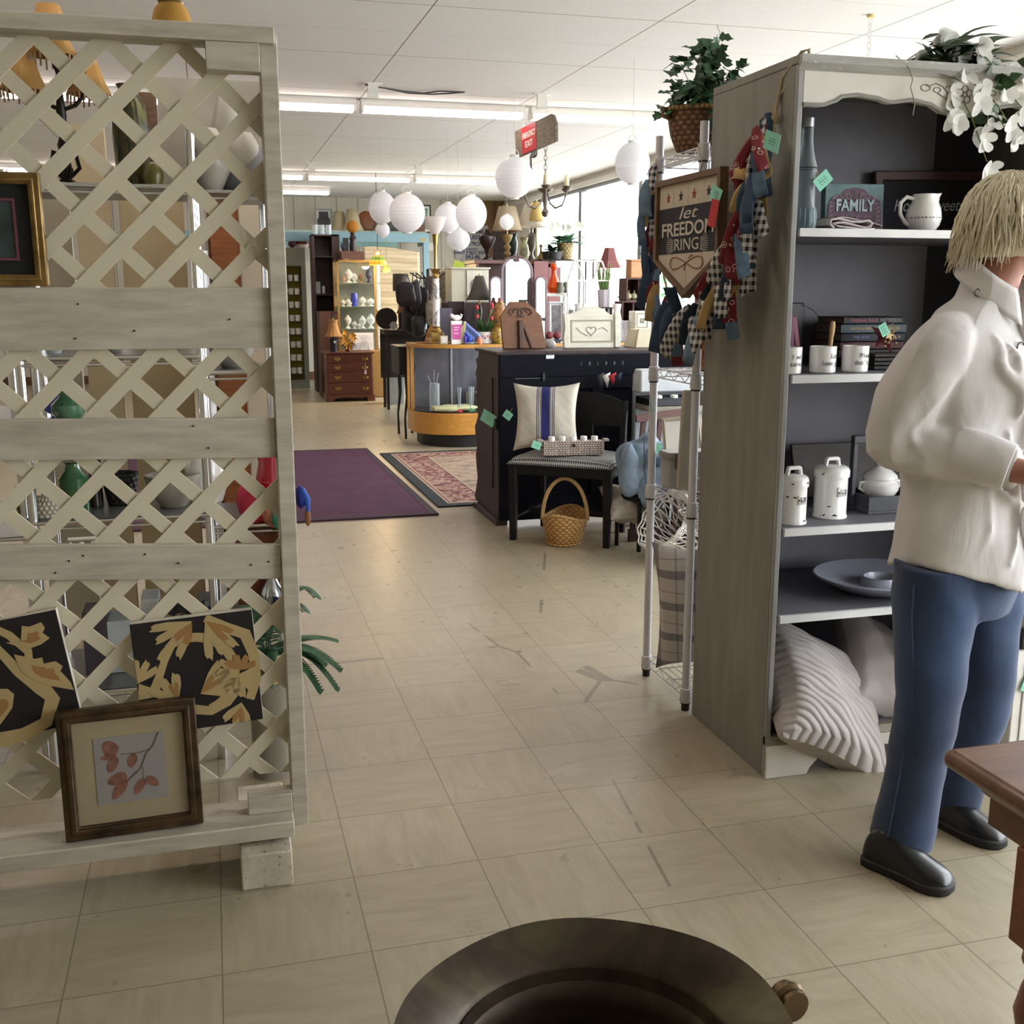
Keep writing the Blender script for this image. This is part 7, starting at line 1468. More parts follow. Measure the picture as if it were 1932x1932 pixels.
# ------------- chest of drawers
kk = 0.0067; t = T('chest_of_drawers', 'mahogany four drawer chest with brass handles', 'chest of drawers', (1.339, 13.70, 0)); CW_ = 0.61; CHh = 0.615
O('carcass', MB().bb((0.02, 0.01, 0.08), (CW_-0.02, 0.40, CHh-0.02)), M_mahog, t); O('top', MB().bb((-0.005, -0.015, CHh-0.02), (CW_+0.005, 0.41, CHh)), M_mahog, t, bevel=0.004); O('bracket_base', MB().prism([(0, 0), (0.09, 0), (0.11, 0.05), (CW_-0.11, 0.05), (CW_-0.09, 0), (CW_, 0), (CW_, 0.085), (0, 0.085)], -0.01, 0.40, 'y'), M_mahog, t, bevel=0.003)
zz_ = 0.095
for i, h_ in enumerate([0.145, 0.13, 0.115, 0.10]):
    d_ = O('drawer', MB().bb((0.03, -0.006, zz_), (CW_-0.03, 0.02, zz_+h_-0.008)), M_mahog, t, bevel=0.003)
    for x_ in (0.15, CW_-0.12):
        hd_ = O('handle', MB().prism([(x_-0.045, zz_+h_/2), (x_-0.03, zz_+h_/2+0.02), (x_-0.012, zz_+h_/2+0.012), (x_, zz_+h_/2+0.024), (x_+0.012, zz_+h_/2+0.012), (x_+0.03, zz_+h_/2+0.02), (x_+0.045, zz_+h_/2), (x_+0.03, zz_+h_/2-0.012), (x_, zz_+h_/2-0.018), (x_-0.03, zz_+h_/2-0.012)], -0.010, -0.0065, 'y').tube([(x_-0.032, -0.012, zz_+h_/2), (x_-0.02, -0.025, zz_+h_/2-0.02), (x_+0.02, -0.025, zz_+h_/2-0.02), (x_+0.032, -0.012, zz_+h_/2)], 0.004, 5), M_brass, d_)
    O('escutcheon', MB().prism([(CW_/2+0.012, zz_+h_/2-0.02), (CW_/2+0.032, zz_+h_/2), (CW_/2+0.012, zz_+h_/2+0.02), (CW_/2-0.008, zz_+h_/2)], -0.010, -0.0065, 'y'), mt('#6d5330', 0.4, 0.6), d_)
    zz_ += h_
tag(O('hang_label', MB().bb((0, 0, 0), (0.025, 0.002, 0.05)).cyl((0.0125, 0.001, 0.05), (0.0125, 0.001, 0.15), 0.0015), M_white, loc=(1.339+CW_-0.13, 13.66, 0.34)), 'white paper label on a string hanging from the top drawer handle', 'label')
CT = CHh+0.001
lt = lamp('table lamp with tan fringed shade and black base on the drawer chest', 628, 13.78, CT, [(0, 0), (7, 0), (7, 12), (8, 22), (4, 26), (0, 28)], M_black, [(17, 29), (13, 36), (10, 44), (8, 54), (9, 60)], translucent('#a97f4f', 0.3), facets=12); 
tag(O('small_label', MB().bb((0, 0, 0), (0.02, 0.002, 0.03)), M_white, loc=(X_(630, 640, 13.7), 13.70, CT+0.11)), 'tiny white label on the black lamp base', 'label')
t = T('flower_pot', 'terracotta pot of yellow lilies on the drawer chest', 'plant', (X_(657, 655, 13.8), 13.80, CT)); O('pot', MB().lathe([(0, 0), (0.035, 0), (0.05, 0.085), (0, 0.08)], 16), mt('#6f2f2a', 0.5), t)
m = MB(); f_ = MB()
for i in range(26): a = R.uniform(0, 6.28); m.leaf((0, 0, 0.07), (math.cos(a), math.sin(a)*0.6, R.uniform(0.1, 1)), (0, 0, 1), 0.15, 0.014, 0.3)
for i in range(11):
    c_ = Vector((R.uniform(-.08, .08), -0.03, R.uniform(0.06, 0.27)))
    for kx in range(5): f_.leaf(c_, (math.cos(kx*1.25), -0.4, math.sin(kx*1.25)), (0, -1, 0), 0.055, 0.014)
O('leaves', m, mt('#2d4526', 0.6), t); O('blossoms', f_, mt('#c98f2d', 0.6), t)
t = T('open_book', 'white printed sheet on a wire easel on the drawer chest', 'book', (X_(686, 655, 13.78), 13.76, CT), rot=(rad(-10), 0, rad(-4))); O('pages', MB().bb((-0.135, 0, 0.02), (0.125, 0.012, 0.235)), mt('#d5d3d6', 0.7), t)
m = MB()
for i in range(7): m.bb((R.uniform(-.11, -.02), -0.002, 0.05+0.024*i), (R.uniform(0.0, .10), -0.0005, 0.054+0.024*i))
O('print_lines', m, mt('#a9a8ad', 0.7), t); O('wire_easel', MB().tube([(-0.05, -0.01, 0.0), (-0.05, -0.012, 0.07), (-0.02, -0.012, 0.12), (0.03, -0.012, 0.12), (0.06, -0.012, 0.07), (0.06, -0.01, 0)], 0.003, 5), M_metal, t)
# ------------- tall display case
kk = 0.0069; DX0, DX1, DY = X_(638, 600, 14.15), X_(722, 600, 14.15), 14.15
t = T('display_case', 'tall glass display cabinet with brass edges and cream base', 'display case', (DX0, DY, 0)); DW = DX1-DX0; DZ = 1.745
O('base', MB().prism(foot(0, DW, 0, 0.45, 0.02)[:-2]+[(DW, 0.1), (DW, 0.45), (0, 0.45)], 0, 0.615, 'z') if False else MB().bb((0, 0, 0), (DW, 0.45, 0.615)), mt('#8d6f3f', 0.4, var=0.05), t, bevel=0.02, seg=4)
m = MB()
for a, b in ((0, 0), (DW-0.10, 0), (0, 0.43), (DW-0.02, 0.43)): m.bb((a, b, 0.615), (a+0.022, b+0.022, DZ))
m.bb((0, 0, DZ-0.02), (DW, 0.03, DZ)).bb((0, 0.42, DZ-0.02), (DW, 0.45, DZ)).bb((0, 0.03, DZ-0.02), (0.03, 0.42, DZ)).bb((DW-0.03, 0.03, DZ-0.02), (DW, 0.42, DZ)); O('brass_frame', m, mt('#9b7a42', 0.35, 0.5), t)
m = MB().bb((0.01, 0.008, 0.62), (DW-0.09, 0.012, DZ-0.02)); n_ = 8
cg = [(DW-0.09+0.09*math.sin(i*pi/2/n_), 0.01+0.09*(1-math.cos(i*pi/2/n_))) for i in range(n_+1)]
for a, b in zip(cg, cg[1:]): m.add([(a[0], a[1], 0.62), (b[0], b[1], 0.62), (b[0], b[1], DZ-0.02), (a[0], a[1], DZ-0.02)], [(0, 1, 2, 3)])
O('curved_glass', m, M_glass, t); O('back_panel', MB().bb((0.0, 0.44, 0.615), (DW, 0.45, DZ-0.02)), mt('#7d7b68', 0.5), t)
DS = [0.615, 0.86, 1.105, 1.345, 1.50]; DS = [atY(680, y_, 14.3).z for y_ in (620, 578, 534)]
for z_ in DS: O('glass_shelf', MB().bb((0.02, 0.02, z_-0.008), (DW-0.02, 0.42, z_)), art_glass('#c5d6cd', 0.05, 1.5, 0.15), t)
M_cry = art_glass('#eef4f6', 0.05, 1.6, 0.4)
IT = [(0, 655, 7, 26, 'w'), (0, 668, 5, 14, 'g'), (0, 683, 7, 24, 'g'), (0, 699, 8, 28, 'g'), (0, 676, 4, 10, 'g'), (1, 648, 5, 12, 'w'), (1, 657, 5, 14, 'g'), (1, 669, 7, 24, 'b'), (1, 684, 7, 18, 'g'), (1, 700, 8, 15, 'g'), (1, 661, 3, 9, 'w'), (2, 651, 4, 14, 'p'), (2, 659, 8, 26, 'w'), (2, 670, 7, 18, 'g'), (2, 682, 6, 20, 't'), (2, 697, 6, 28, 'd')]
CM = {'w': (mt('#d8d6d0', 0.3), 'white porcelain'), 'g': (M_cry, 'clear crystal'), 'b': (mt('#2c37a6', 0.2, coat=0.5), 'cobalt blue glass'), 'p': (mt('#c9a08c', 0.4), 'pink figurine'), 't': (mt('#8c6f55', 0.4, var=0.3), 'brown bird shaped'), 'd': (mt('#3c3a58', 0.3, var=0.5, vs=30), 'dark violet')}
NM = ['lower', 'middle', 'upper']; seen = {}
for i, (sh_, px, r_, h_, c_) in enumerate(IT):
    key = (sh_, c_); seen[key] = seen.get(key, 0)+1; od = ['first', 'second', 'third', 'fourth'][seen[key]-1]
    lathe_item('glassware', '%s piece, %s shelf of tall display case, %s from brass edge' % (CM[c_][1], NM[sh_], od), 'glassware', (X_(px, 600, 14.35), 14.30+0.02*(i % 2), DS[sh_]+0.001), [(0, 0), (r_*0.7, 0), (r_*0.75, 1), (r_*0.2, h_*0.2), (r_*0.9, h_*0.45), (r_, h_*0.65), (r_*0.5, h_*0.85), (r_*0.35, h_*0.93), (0, h_)] if c_ != 'b' else [(0, 0), (r_*0.8, 0), (r_, h_*0.5), (r_*0.8, h_), (0, h_)], CM[c_][0], 14, 'glassware in the tall display case', k=kk)
# hanging stained glass lamp
c = atY(713, 500, 13.6); kk = mpp(c); t = T('tiffany_lamp', 'amber and green stained glass hanging lamp with leaf crown, lit', 'lamp', c)
def stained():
    s = NT('stained_glass'); x, y, z_ = s.xyz(); a = s.math('ARCTAN2', y, x); cell = s.math('LESS_THAN', fr(s, a, 0.5236), 0.08)
    f = s.math('DIVIDE', z_, 20*kk); c_ = s.ramp(f, [(0.0, '#e09a2c'), (0.35, '#e8b040'), (0.45, '#5d7a22'), (0.75, '#c98a2a')], True); c_ = s.mix(cell, c_, '#1a1510'); s.base(c_); s.p(Roughness=0.3)
    s.t.links.new(c_, s.b.inputs['Emission Color']); s.p(Emission_Strength=0.9); return s.mat
O('shade', MB().lathe([(17*kk, 0), (16*kk, 6*kk), (12*kk, 14*kk), (5*kk, 18*kk)], 24, cap=False), stained(), t, solid=0.003)
m = MB(); [m.leaf((0, 0, 18*kk), (math.cos(a), math.sin(a), 0.9), (0, 0, 1), 11*kk, 3.5*kk, -0.1) for a in [i*pi/4 for i in range(8)]]; O('leaf_crown', m, mt('#5d3c22', 0.5, 0.3), t)
O('cord', MB().cyl((0, 0, 18*kk), (0, 0, CH-c.z-0.003), 0.004), M_iron, t)
bl = bpy.data.lights.new('tiffany_bulb', 'POINT'); bl.energy = 36; bl.color = (1, 0.72, 0.38); bl.shadow_soft_size = 0.05; bo = bpy.data.objects.new('tiffany_bulb', bl); COL.objects.link(bo); bo.location = c+Vector((0, 0, 0.02))
tag(O('green_pendant', MB().lathe([(8*kk, 0), (7*kk, 8*kk), (3*kk, 14*kk), (0, 15*kk)], 16, cap=False).cyl((0, 0, 14*kk), (0, 0, CH-1.60-0.01), 0.003), mt('#6f7c3a', 0.4, em=0.25), loc=(X_(729, 500, 13.9), 13.9, 1.585)), 'small green stained glass pendant beside the amber hanging lamp', 'lamp')
# cream clapboard screen
x0, x1 = X_(686, 520, 14.9), X_(792, 520, 14.9)
def clap():
    s = NT('clapboard'); x, y, z_ = s.xyz(); f = s.math('FRACT', s.math('DIVIDE', s.math('ADD', z_, s.math('MULTIPLY', s.noise(2), 0.06)), 0.055)); s.base(s.mix(s.math('LESS_THAN', f, 0.10), '#c0b293', '#94866a')); s.p(Roughness=0.7); s.bump(f, 0.5, 0.01); return s.mat
tag(O('bamboo_blind', MB().sheet(lambda u, v: Vector(((x1-x0)*u, 0.01*math.sin(v*60), 0.5+1.40*v+0.04*math.sin(3*u+1)*v)), 20, 60), clap(), loc=(x0, 14.9, 0), solid=0.012), 'cream slatted blind screen behind the square lamp', 'blind')
# blue wooden frame
M_blu = mt('#7ea0ab', 0.6, var=0.08, vs=3); zb = atY(760, 440, 15.62).z; zb2 = atY(760, 457, 15.62).z
bx0, bx1 = X_(540, 445, 15.62)-1.0, X_(809, 445, 15.62)
t = T('booth_frame', 'pale blue painted wooden booth frame with beam and post', 'frame', (bx0, 15.62, 0))
O('beam', MB().bb((-0.5, 0, zb2), (bx1-bx0, 0.08, zb)), M_blu, t, bevel=0.004)
for x_ in (-0.5, bx1-bx0-0.08): O('post', MB().bb((x_, 0.0, 0), (x_+0.08, 0.08, zb2)), M_blu, t, bevel=0.004)
O('beam', MB().bb((0, 0.9, zb2-0.03), (bx1-bx0-0.3, 0.96, zb2+0.09)), mt('#6a8f8c', 0.6), t)
tag(O('tape_label', MB().bb((0, 0, 0), (0.09, 0.002, 0.035)), mt('#b19a62', 0.7), loc=(bx1-0.13, 15.617, zb2+0.02)), 'tan paper tape stuck on the end of the blue beam', 'tape')
# things standing on the blue beam / wall ledge
t = T('wall_ledge', 'pale teal ledge along the back wall carrying shades and ornaments', 'shelf', (0.2, 16.6, 0)); lz = atY(700, 437, 16.8).z-0.0
O('board', MB().bb((0, 0, lz-0.03), (3.0, 0.5, lz)), mt('#8aa39b', 0.6), t); 
for x_ in (0.0, 1.0, 2.0, 2.95): O('bracket', MB().bb((x_, 0.02, lz-0.2), (x_+0.03, 0.5, lz-0.03)), mt('#8aa39b', 0.6), t)
kk = mpp(atY(650, 420, 16.8)); lz += 0.001
t = T('speaker_frame', 'white framed black oval picture leaning on the back wall ledge', 'picture', (X_(611, 420, 16.9), 16.9, lz), rot=(rad(-5), 0, 0)); O('frame_moulding', MB().ring([(-16*kk, 0), (16*kk, 0), (16*kk, 41*kk), (-16*kk, 41*kk)], [(-13*kk, 3*kk), (13*kk, 3*kk), (13*kk, 38*kk), (-13*kk, 38*kk)], -0.03, 0, 'y'), mt('#7c837e', 0.5), t); O('mat_board', MB().bb((-13*kk, -0.01, 3*kk), (13*kk, -0.004, 38*kk)), mt('#c7cac4', 0.5), t); O('dark_shape', MB().cyl((0, -0.011, 18*kk), (0, -0.02, 18*kk), 12*kk, n=24).bb((-9*kk, -0.02, 22*kk), (9*kk, -0.011, 36*kk)), M_black, t)
M_shd = mt('#b5a888', 0.8, var=0.05)
for i, (px, r0, r1, h_, dy, lb) in enumerate([(641, 17, 8, 36, 0.05, 'cream bell lamp shade nearest the black framed picture on the ledge'), (664, 22, 10, 40, -0.08, 'wide cream bell lamp shade in front of its neighbour on the ledge')]):
    t = T('bell_lampshade', lb, 'lamp shade', (X_(px, 420, 16.85), 16.85+dy, lz), 0, 'loose lamp shades on the wall ledge'); O('shade', MB().lathe([(r0*kk, 0), (r0*0.65*kk, h_*0.35*kk), (r1*kk, h_*kk)], 20, cap=False), M_shd, t, solid=0.004); O('finial', MB().cyl((0, 0, h_*kk-0.02), (0, 0, (h_+4)*kk), 0.012), M_brass, t)
t = T('wooden_guitar', 'red-brown guitar shaped wooden board leaning on the ledge', 'board', (X_(697, 420, 16.9), 16.95, lz), rot=(rad(-6), rad(-12), 0)); O('board', MB().sph((0, 0, 20*kk), (18*kk, 0.03, 20*kk), 24, 14), wood('#6a3a1e', '#8a522c', 0.4), t)
cube_item('grey_box', 'dark grey box on the ledge behind the lanterns', 'box', 740, 16.8, 0.24, 0.2, 0.2, mt('#4a4640', 0.6), z=lz); cube_item('reddish_case', 'red-brown case on the ledge behind the largest lantern', 'box', 790, 16.8, 0.24, 0.2, 0.12, mt('#6d4636', 0.6), z=lz)
frame('green_picture', 'small framed green picture on the ledge right of the largest lantern', 'picture', 0.26, 0.42, 0.02, (M_dark, M_white, mt('#7d9a86', 0.5, var=0.5)), 0.02, 0.03, loc=(X_(800, 420, 16.9), 17.0, lz), rot=(rad(-3), 0, 0))
# amber globe lamp, blue boot, mugs, bowl on top of cabinets
DCX0, DCX1 = X_(590, 600, 15.4), X_(640, 600, 15.4); dz = atY(610, 487, 15.4).z
t = T('dark_cabinet', 'tall dark brown open cabinet beside the mug shelves', 'cabinet', (DCX0, 15.1, 0)); w_ = DCX1-DCX0
O('carcass', MB().bb((0, 0, 0), (0.03, 0.4, dz+0.30)).bb((w_-0.10, 0, 0), (w_, 0.4, dz+0.30)).bb((0.03, 0.38, 0), (w_-0.1, 0.4, dz+0.28)).bb((0, 0, dz+0.28), (w_, 0.4, dz+0.30)), wood('#2c1d1a', '#4a342c', 0.5), t)
for z_ in (0.35, 0.80, 1.30, dz+0.0): O('shelf', MB().bb((0.03, 0.01, z_), (w_-0.1, 0.38, z_+0.02)), M_dark, t)
gt = dz+0.301
for i in range(3): lathe_item('glass_mug', ['clear glass mug at the left of the row above the dark cabinet', 'clear glass mug in the middle above the dark cabinet', 'clear glass mug nearest the brown cabinet side'][i], 'mug', (DCX0+0.06+0.09*i, 15.25, gt), [(0, 0), (0.035, 0), (0.04, 0.13), (0.035, 0.13), (0.03, 0.01), (0, 0.01)], M_cry, 14, 'glass mugs above the dark cabinet')
for i, (px, z_, r_, h_) in enumerate([(598, 1.32, .05, .16), (606, 0.82, .06, .26), (604, 1.321, .02, .1), (600, 0.371, .08, .06)]): lathe_item('glass_piece', ['clear glass jar on the upper shelf of the dark cabinet', 'tall clear glass cylinder inside the dark cabinet', 'slim glass stem inside the dark cabinet', 'white saucer low inside the dark cabinet'][i], 'glassware', (DCX0+0.05+0.045*i, 15.18, z_+0.003), [(0, 0), (r_, 0), (r_, h_), (r_*0.8, h_), (0, h_*0.1)], M_cry if i != 3 else M_white, 14)
t = T('brown_cupboard', 'reddish brown wooden cupboard side behind the tall display case', 'cupboard', (X_(644, 520, 14.85), 14.75, 0)); bz = atY(660, 474, 14.8).z; O('carcass', MB().bb((0, 0, 0), (0.30, 0.30, bz)), wood('#4a2e22', '#6f4936', 0.5), t); O('wire_ornament', MB().tube([(0.03+0.05*math.cos(a)+0.03, -0.01, bz-0.16+0.06*math.sin(a)) for a in [i*pi/6 for i in range(7)]], 0.004, 5), mt('#c79a90', 0.6), t)
kk = 0.0071; t = T('amber_globe_lamp', 'antique lamp with amber glass globe on the brown cupboard', 'lamp', (X_(667, 470, 14.85), 14.9, bz+0.001)); O('base', MB().lathe([(0, 0), (6*kk, 0), (7*kk, 8*kk), (5*kk, 18*kk), (7*kk, 24*kk), (4*kk, 30*kk), (5*kk, 34*kk), (0, 34*kk)], 16), mt('#3a2a28', 0.4, 0.3), t); O('globe', MB().sph((0, 0, 45*kk), 11.5*kk, 20, 12), translucent('#b9822a', 0.4), t)
lathe_item('blue_vase', 'cobalt blue glazed vase beside the amber globe lamp', 'vase', (X_(649, 470, 14.85), 14.84, bz+0.001), [(0, 0), (4*kk, 0), (6*kk, 9*kk), (4*kk, 15*kk), (0, 16*kk)], mt('#33386b', 0.3)); cube_item('black_camera', 'black pitcher with white stripe next to the amber globe lamp', 'pitcher', 657, 14.8, 0.07, 0.06, 0.17, M_black, z=bz+0.001)
# mug cabinet
mx0, mx1 = X_(543, 600, 15.7), X_(580, 600, 15.7); mz = atY(565, 467, 15.7).z
t = T('mug_cabinet', 'grey-green tall cabinet with yellow back holding rows of white mugs', 'cabinet', (mx0-0.1, 15.7, 0)); w_ = mx1-mx0+0.1; M_gg = mt('#6b6d5e', 0.6)
O('carcass', MB().bb((0, 0.0, 0), (0.04, 0.35, mz)).bb((w_-0.06, 0, 0), (w_, 0.35, mz)).bb((0.04, 0, mz-0.25), (w_-0.06, 0.35, mz)).bb((0.04, 0, 0), (w_-0.06, 0.35, 0.12)), M_gg, t); O('yellow_back', MB().bb((0.04, 0.33, 0.12), (w_-0.06, 0.345, mz-0.25)), mt('#a8962a', 0.6, var=0.1), t)
ms = None; n_ = 0
for r_ in range(8):
    z_ = 0.20+0.185*r_
    O('rail', MB().bb((0.04, 0.20, z_-0.012), (w_-0.06, 0.33, z_)), M_gg, t)
    for c_ in range(3):
        q = Vector((mx0-0.1+0.085+c_*0.085, 15.90, z_+0.001)); lb = 'white souvenir mug in the yellow backed cabinet, %s row from the floor, %s column' % (['first', 'second', 'third', 'fourth', 'fifth', 'sixth', 'seventh', 'eighth'][r_], ['outer', 'centre', 'inner'][c_])
        if ms is None: ms = T('souvenir_mug', lb, 'mug', q, 0, 'mugs in the yellow backed cabinet'); O('cup', MB().lathe([(0, 0), (0.032, 0), (0.036, 0.085), (0.031, 0.085), (0.028, 0.01), (0, 0.01)], 14), M_ceramic, ms); O('handle', MB().tube([(0.03, 0, 0.07), (0.055, 0, 0.065), (0.055, 0, 0.03), (0.032, 0, 0.02)], 0.005, 5), M_ceramic, ms)
        else: dup(ms, q, R.uniform(0, 6), lb)
t = T('mixing_bowl', 'large cream and dark red striped mixing bowl on the mug cabinet', 'bowl', (X_(572, 460, 15.8), 15.85, mz+0.001)); O('bowl', MB().lathe([(0, 0), (0.085, 0), (0.09, 0.02), (0.125, 0.14), (0.13, 0.17), (0.12, 0.17), (0.08, 0.02), (0, 0.015)], 28), bands(2, [(0, '#c9bdb0'), (0.28, '#5d1a1c'), (0.72, '#cfc3b4')], 0, 0.17, 0.3), t)
t = T('red_teapot', 'dark red patterned pot at the end of the mug cabinet', 'pot', (X_(551, 460, 15.8), 15.80, mz+0.001)); O('body', MB().sph((0, 0, 0.055), (0.055, 0.055, 0.055)), mt('#4a1822', 0.4, var=0.5, vs=30), t); O('lid', MB().sph((0, 0, 0.115), (0.03, 0.03, 0.015)), mt('#4a1822', 0.4), t)
cube_item('tea_box', 'dark red box right of the mixing bowl', 'box', 587, 15.80, 0.07, 0.06, 0.11, mt('#4a2422', 0.5), z=mz+0.001)
# brown table edge / rocking thing behind chest left
t = T('side_cupboard', 'dark brown cupboard standing left of the drawer chest', 'cupboard', (X_(606, 700, 14.3), 14.25, 0)); O('carcass', MB().bb((0, 0, 0), (0.24, 0.4, 1.10)), wood('#2f1c17', '#4c3026', 0.5), t)
# city sign on the back wall
c = atY(892, 460, 17.25); kk = mpp(c); t = T('notice_sign', 'white notice board with blue capital lettering hanging on the back wall', 'sign', (c.x, 17.335, c.z)); O('board', MB().bb((-32*kk, -0.012, -28*kk), (32*kk, 0, 34*kk)), mt('#b3b5b4', 0.6), t)
M_sb = mt('#27305a', 0.7)
for s_, z_, sz in (('NO WELCOME', 22, 7), ('REQUESTS', 12, 8.5), ('THIS PROP', 0, 8), ('CONTACT', -10, 4.5), ('CABOT PUBLIC WORKS', -16, 6.5), ('843-46', -24, 10)): txt(s_, sz*kk*1.25, (0 if s_ != '843-46' else 2*kk, -0.0135, z_*kk), (pi/2, 0, 0), M_sb, t, sx=0.8, off=0.002)
tag(O('switch_plate', MB().bb((-0.05, -0.01, -0.05), (0.06, 0, 0.05)).bb((-0.02, -0.02, -0.01), (-0.01, -0.01, 0.01)).bb((0.015, -0.02, -0.01), (0.025, -0.01, 0.01)), mt('#b5ad84', 0.5), loc=(X_(888, 500, 17.3)-0.02, 17.345, atY(888, 497, 17.3).z)), 'beige triple light switch plate on the back wall', 'switch'); tag(O('outlet_plate', MB().bb((-0.04, -0.01, -0.06), (0.04, 0, 0.06)), M_white, loc=(X_(813, 465, 17.3), 17.345, atY(813, 465, 17.3).z)), 'white switch plate on the wall beside the blue post', 'switch')

# ================================================================ BEHIND THE LATTICE SCREEN
def zat(px, py, Y): return atY(px, py, Y).z
# beige divider boards behind the shelves
M_be = mt('#a89c76', 0.7, var=0.04, vs=2)
for i, (p0_, p1_, z0_, z1_, Y, c_, lb) in enumerate([(150, 215, 0.0, zat(180, 236, 4.15), 4.15, '#b0a384', 'beige board leaning behind the shelves, narrower one'), (232, 352, 0.0, zat(290, 240, 4.25), 4.25, '#b8ab88', 'wide beige folding board behind the chrome shelves'), (40, 140, 0.9, zat(90, 350, 4.6), 4.6, '#96907e', 'grey-beige cabinet side behind the tan lamp'), (455, 520, 0.95, zat(490, 375, 4.6), 4.6, '#bdb7a4', 'pale grey board seen near the lattice post')]):
    x0, x1 = X_(p0_, 500, Y), X_(p1_, 500, Y)
    tag(O('divider_board', MB().bb((0, 0, 0), (x1-x0, 0.03, z1_)), mt(c_, 0.7, var=0.04, vs=2), loc=(x0, Y, 0), bevel=0.003), lb, 'board')
t = T('wooden_wardrobe', 'orange-brown wooden cupboard between chrome strips behind the screen', 'cupboard', (X_(392, 450, 4.0), 4.0, 0)); w_ = X_(452, 450, 4.0)-X_(392, 450, 4.0)
O('carcass', MB().bb((0, 0.02, 0), (w_, 0.4, zat(420, 350, 4.0))), wood('#6d3a1e', '#955a32', 0.4), t); O('door', MB().bb((0.01, 0, 0.05), (w_-0.01, 0.018, zat(420, 355, 4.0))), wood('#7a4424', '#a0643a', 0.35), t); O('chrome_strip', MB().bb((-0.02, -0.01, 0.02), (-0.002, 0.0, 1.5)), M_chrome, t); O('knob', MB().sph((w_-0.03, -0.015, 1.25), 0.012), M_brass, t)
# chrome shelving
def chrome_rack(label, px0, px1, Y, dep, levels, py=500, boards=True, label_mat=M_chrome, ztop=None):
    x0, x1 = X_(px0, py, Y), X_(px1, py, Y); zt = ztop or max(levels)+0.03; t = T('chrome_shelf', label, 'shelf rack', (x0, Y, 0)); w_ = x1-x0
    for a in (0, w_):
        for b in (0, dep): O('post', MB().cyl((a, b, 0), (a, b, zt), 0.0125, n=12), M_chrome, t)
    for z_ in levels:
        O('shelf', MB().bb((0, 0, z_-0.012), (w_, dep, z_)) if boards else MB().bb((0, 0, z_-0.012), (w_, dep, z_)), mt('#8b8f90', 0.3, 0.5), t); O('shelf_edge', MB().cyl((0, -0.008, z_-0.004), (w_, -0.008, z_-0.004), 0.006, n=8).cyl((0, -0.008, z_-0.022), (w_, -0.008, z_-0.022), 0.004, n=8), M_chrome, t)
    return t, x0, w_
YA = 3.15
LA = [zat(200, 1300, YA), zat(200, 978, YA), zat(200, 672, YA), zat(200, 347, YA)]
chrome_rack('chrome shelving unit with glass shelves right behind the lattice screen', 20, 368, YA, 0.40, LA)
YB = 3.20
LB = [zat(90, 1320, YB), zat(90, 1010, YB), zat(90, 790, YB), zat(90, 540, YB)]
chrome_rack('second chrome shelving unit at the left behind the gold framed picture', -330, 5, YB, 0.40, LB, ztop=1.5)
def on(px, Y): return X_(px, 500, Y)
# lamps on the top shelf
z4 = LA[3]+0.001; M_tan = translucent('#b38b4d', 0.3)
t = T('fringed_lamp', 'dark twisted bronze lamp with tan embroidered bell shades and bead fringe', 'lamp', (on(138, 3.32), 3.32, z4)); kk = mpp(atY(138, 250, 3.32))
O('base', MB().lathe([(0, 0), (34*kk, 0), (30*kk, 8*kk), (10*kk, 16*kk), (14*kk, 34*kk), (7*kk, 50*kk), (12*kk, 78*kk), (6*kk, 96*kk), (10*kk, 130*kk), (5*kk, 180*kk), (4*kk, 230*kk), (0, 231*kk)], 18), mt('#1c1412', 0.35, 0.5), t)
m = MB()
for a in range(4): ang_ = a*pi/2+0.4; m.tube([(8*kk*math.cos(ang_), 8*kk*math.sin(ang_), 20*kk), (26*kk*math.cos(ang_), 26*kk*math.sin(ang_), 38*kk), (20*kk*math.cos(ang_), 20*kk*math.sin(ang_), 66*kk), (10*kk*math.cos(ang_), 10*kk*math.sin(ang_), 60*kk)], 0.006, 6)
O('scroll_feet', m, mt('#1c1412', 0.35, 0.5), t)
for (dx, zb, r0, r1, h_) in ((-62, 172, 42, 14, 84), (52, 170, 40, 12, 74), (-8, 236, 44, 20, 88)):
    sd = O('lamp_shade', MB().lathe([(r0*kk, 0), (r0*0.72*kk, h_*0.32*kk), (r1*kk, h_*kk)], 8, (dx*kk, 0, zb*kk), cap=False), M_tan, t, solid=0.003)
    m = MB()
    for i in range(26):
        a = 2*pi*i/26; m.cyl((dx*kk+r0*kk*math.cos(a), r0*kk*math.sin(a), zb*kk), (dx*kk+r0*kk*math.cos(a), r0*kk*math.sin(a), (zb-12-(i % 3)*3)*kk), 0.0025, n=4)
    O('bead_fringe', m, mt('#8a6b4a', 0.3), sd)
    O('curved_arm', MB().tube([(0, 0, (zb-30)*kk), (dx*0.5*kk, 0, (zb-20)*kk), (dx*kk, 0, (zb+10)*kk)], 0.006, 6), mt('#1c1412', 0.35, 0.5), t)
t = T('striped_vase', 'tall dark green and gold streaked ceramic vase behind the lattice', 'vase', (on(263, 3.36), 3.36, z4))
def streak():
    s = NT('streaked'); s.base(s.ramp(s.noise(9, 5, s.map((5, 5, 0.8)), 0.7, 1.5), [(0.35, '#16150d'), (0.5, '#3b3a1e'), (0.62, '#6d6a3c')])); s.p(Roughness=0.3); return s.mat
O('body', MB().lathe([(0, 0), (24*kk, 0), (32*kk, 50*kk), (36*kk, 110*kk), (30*kk, 160*kk), (16*kk, 185*kk), (22*kk, 196*kk), (18*kk, 196*kk), (0, 180*kk)], 22), streak(), t)
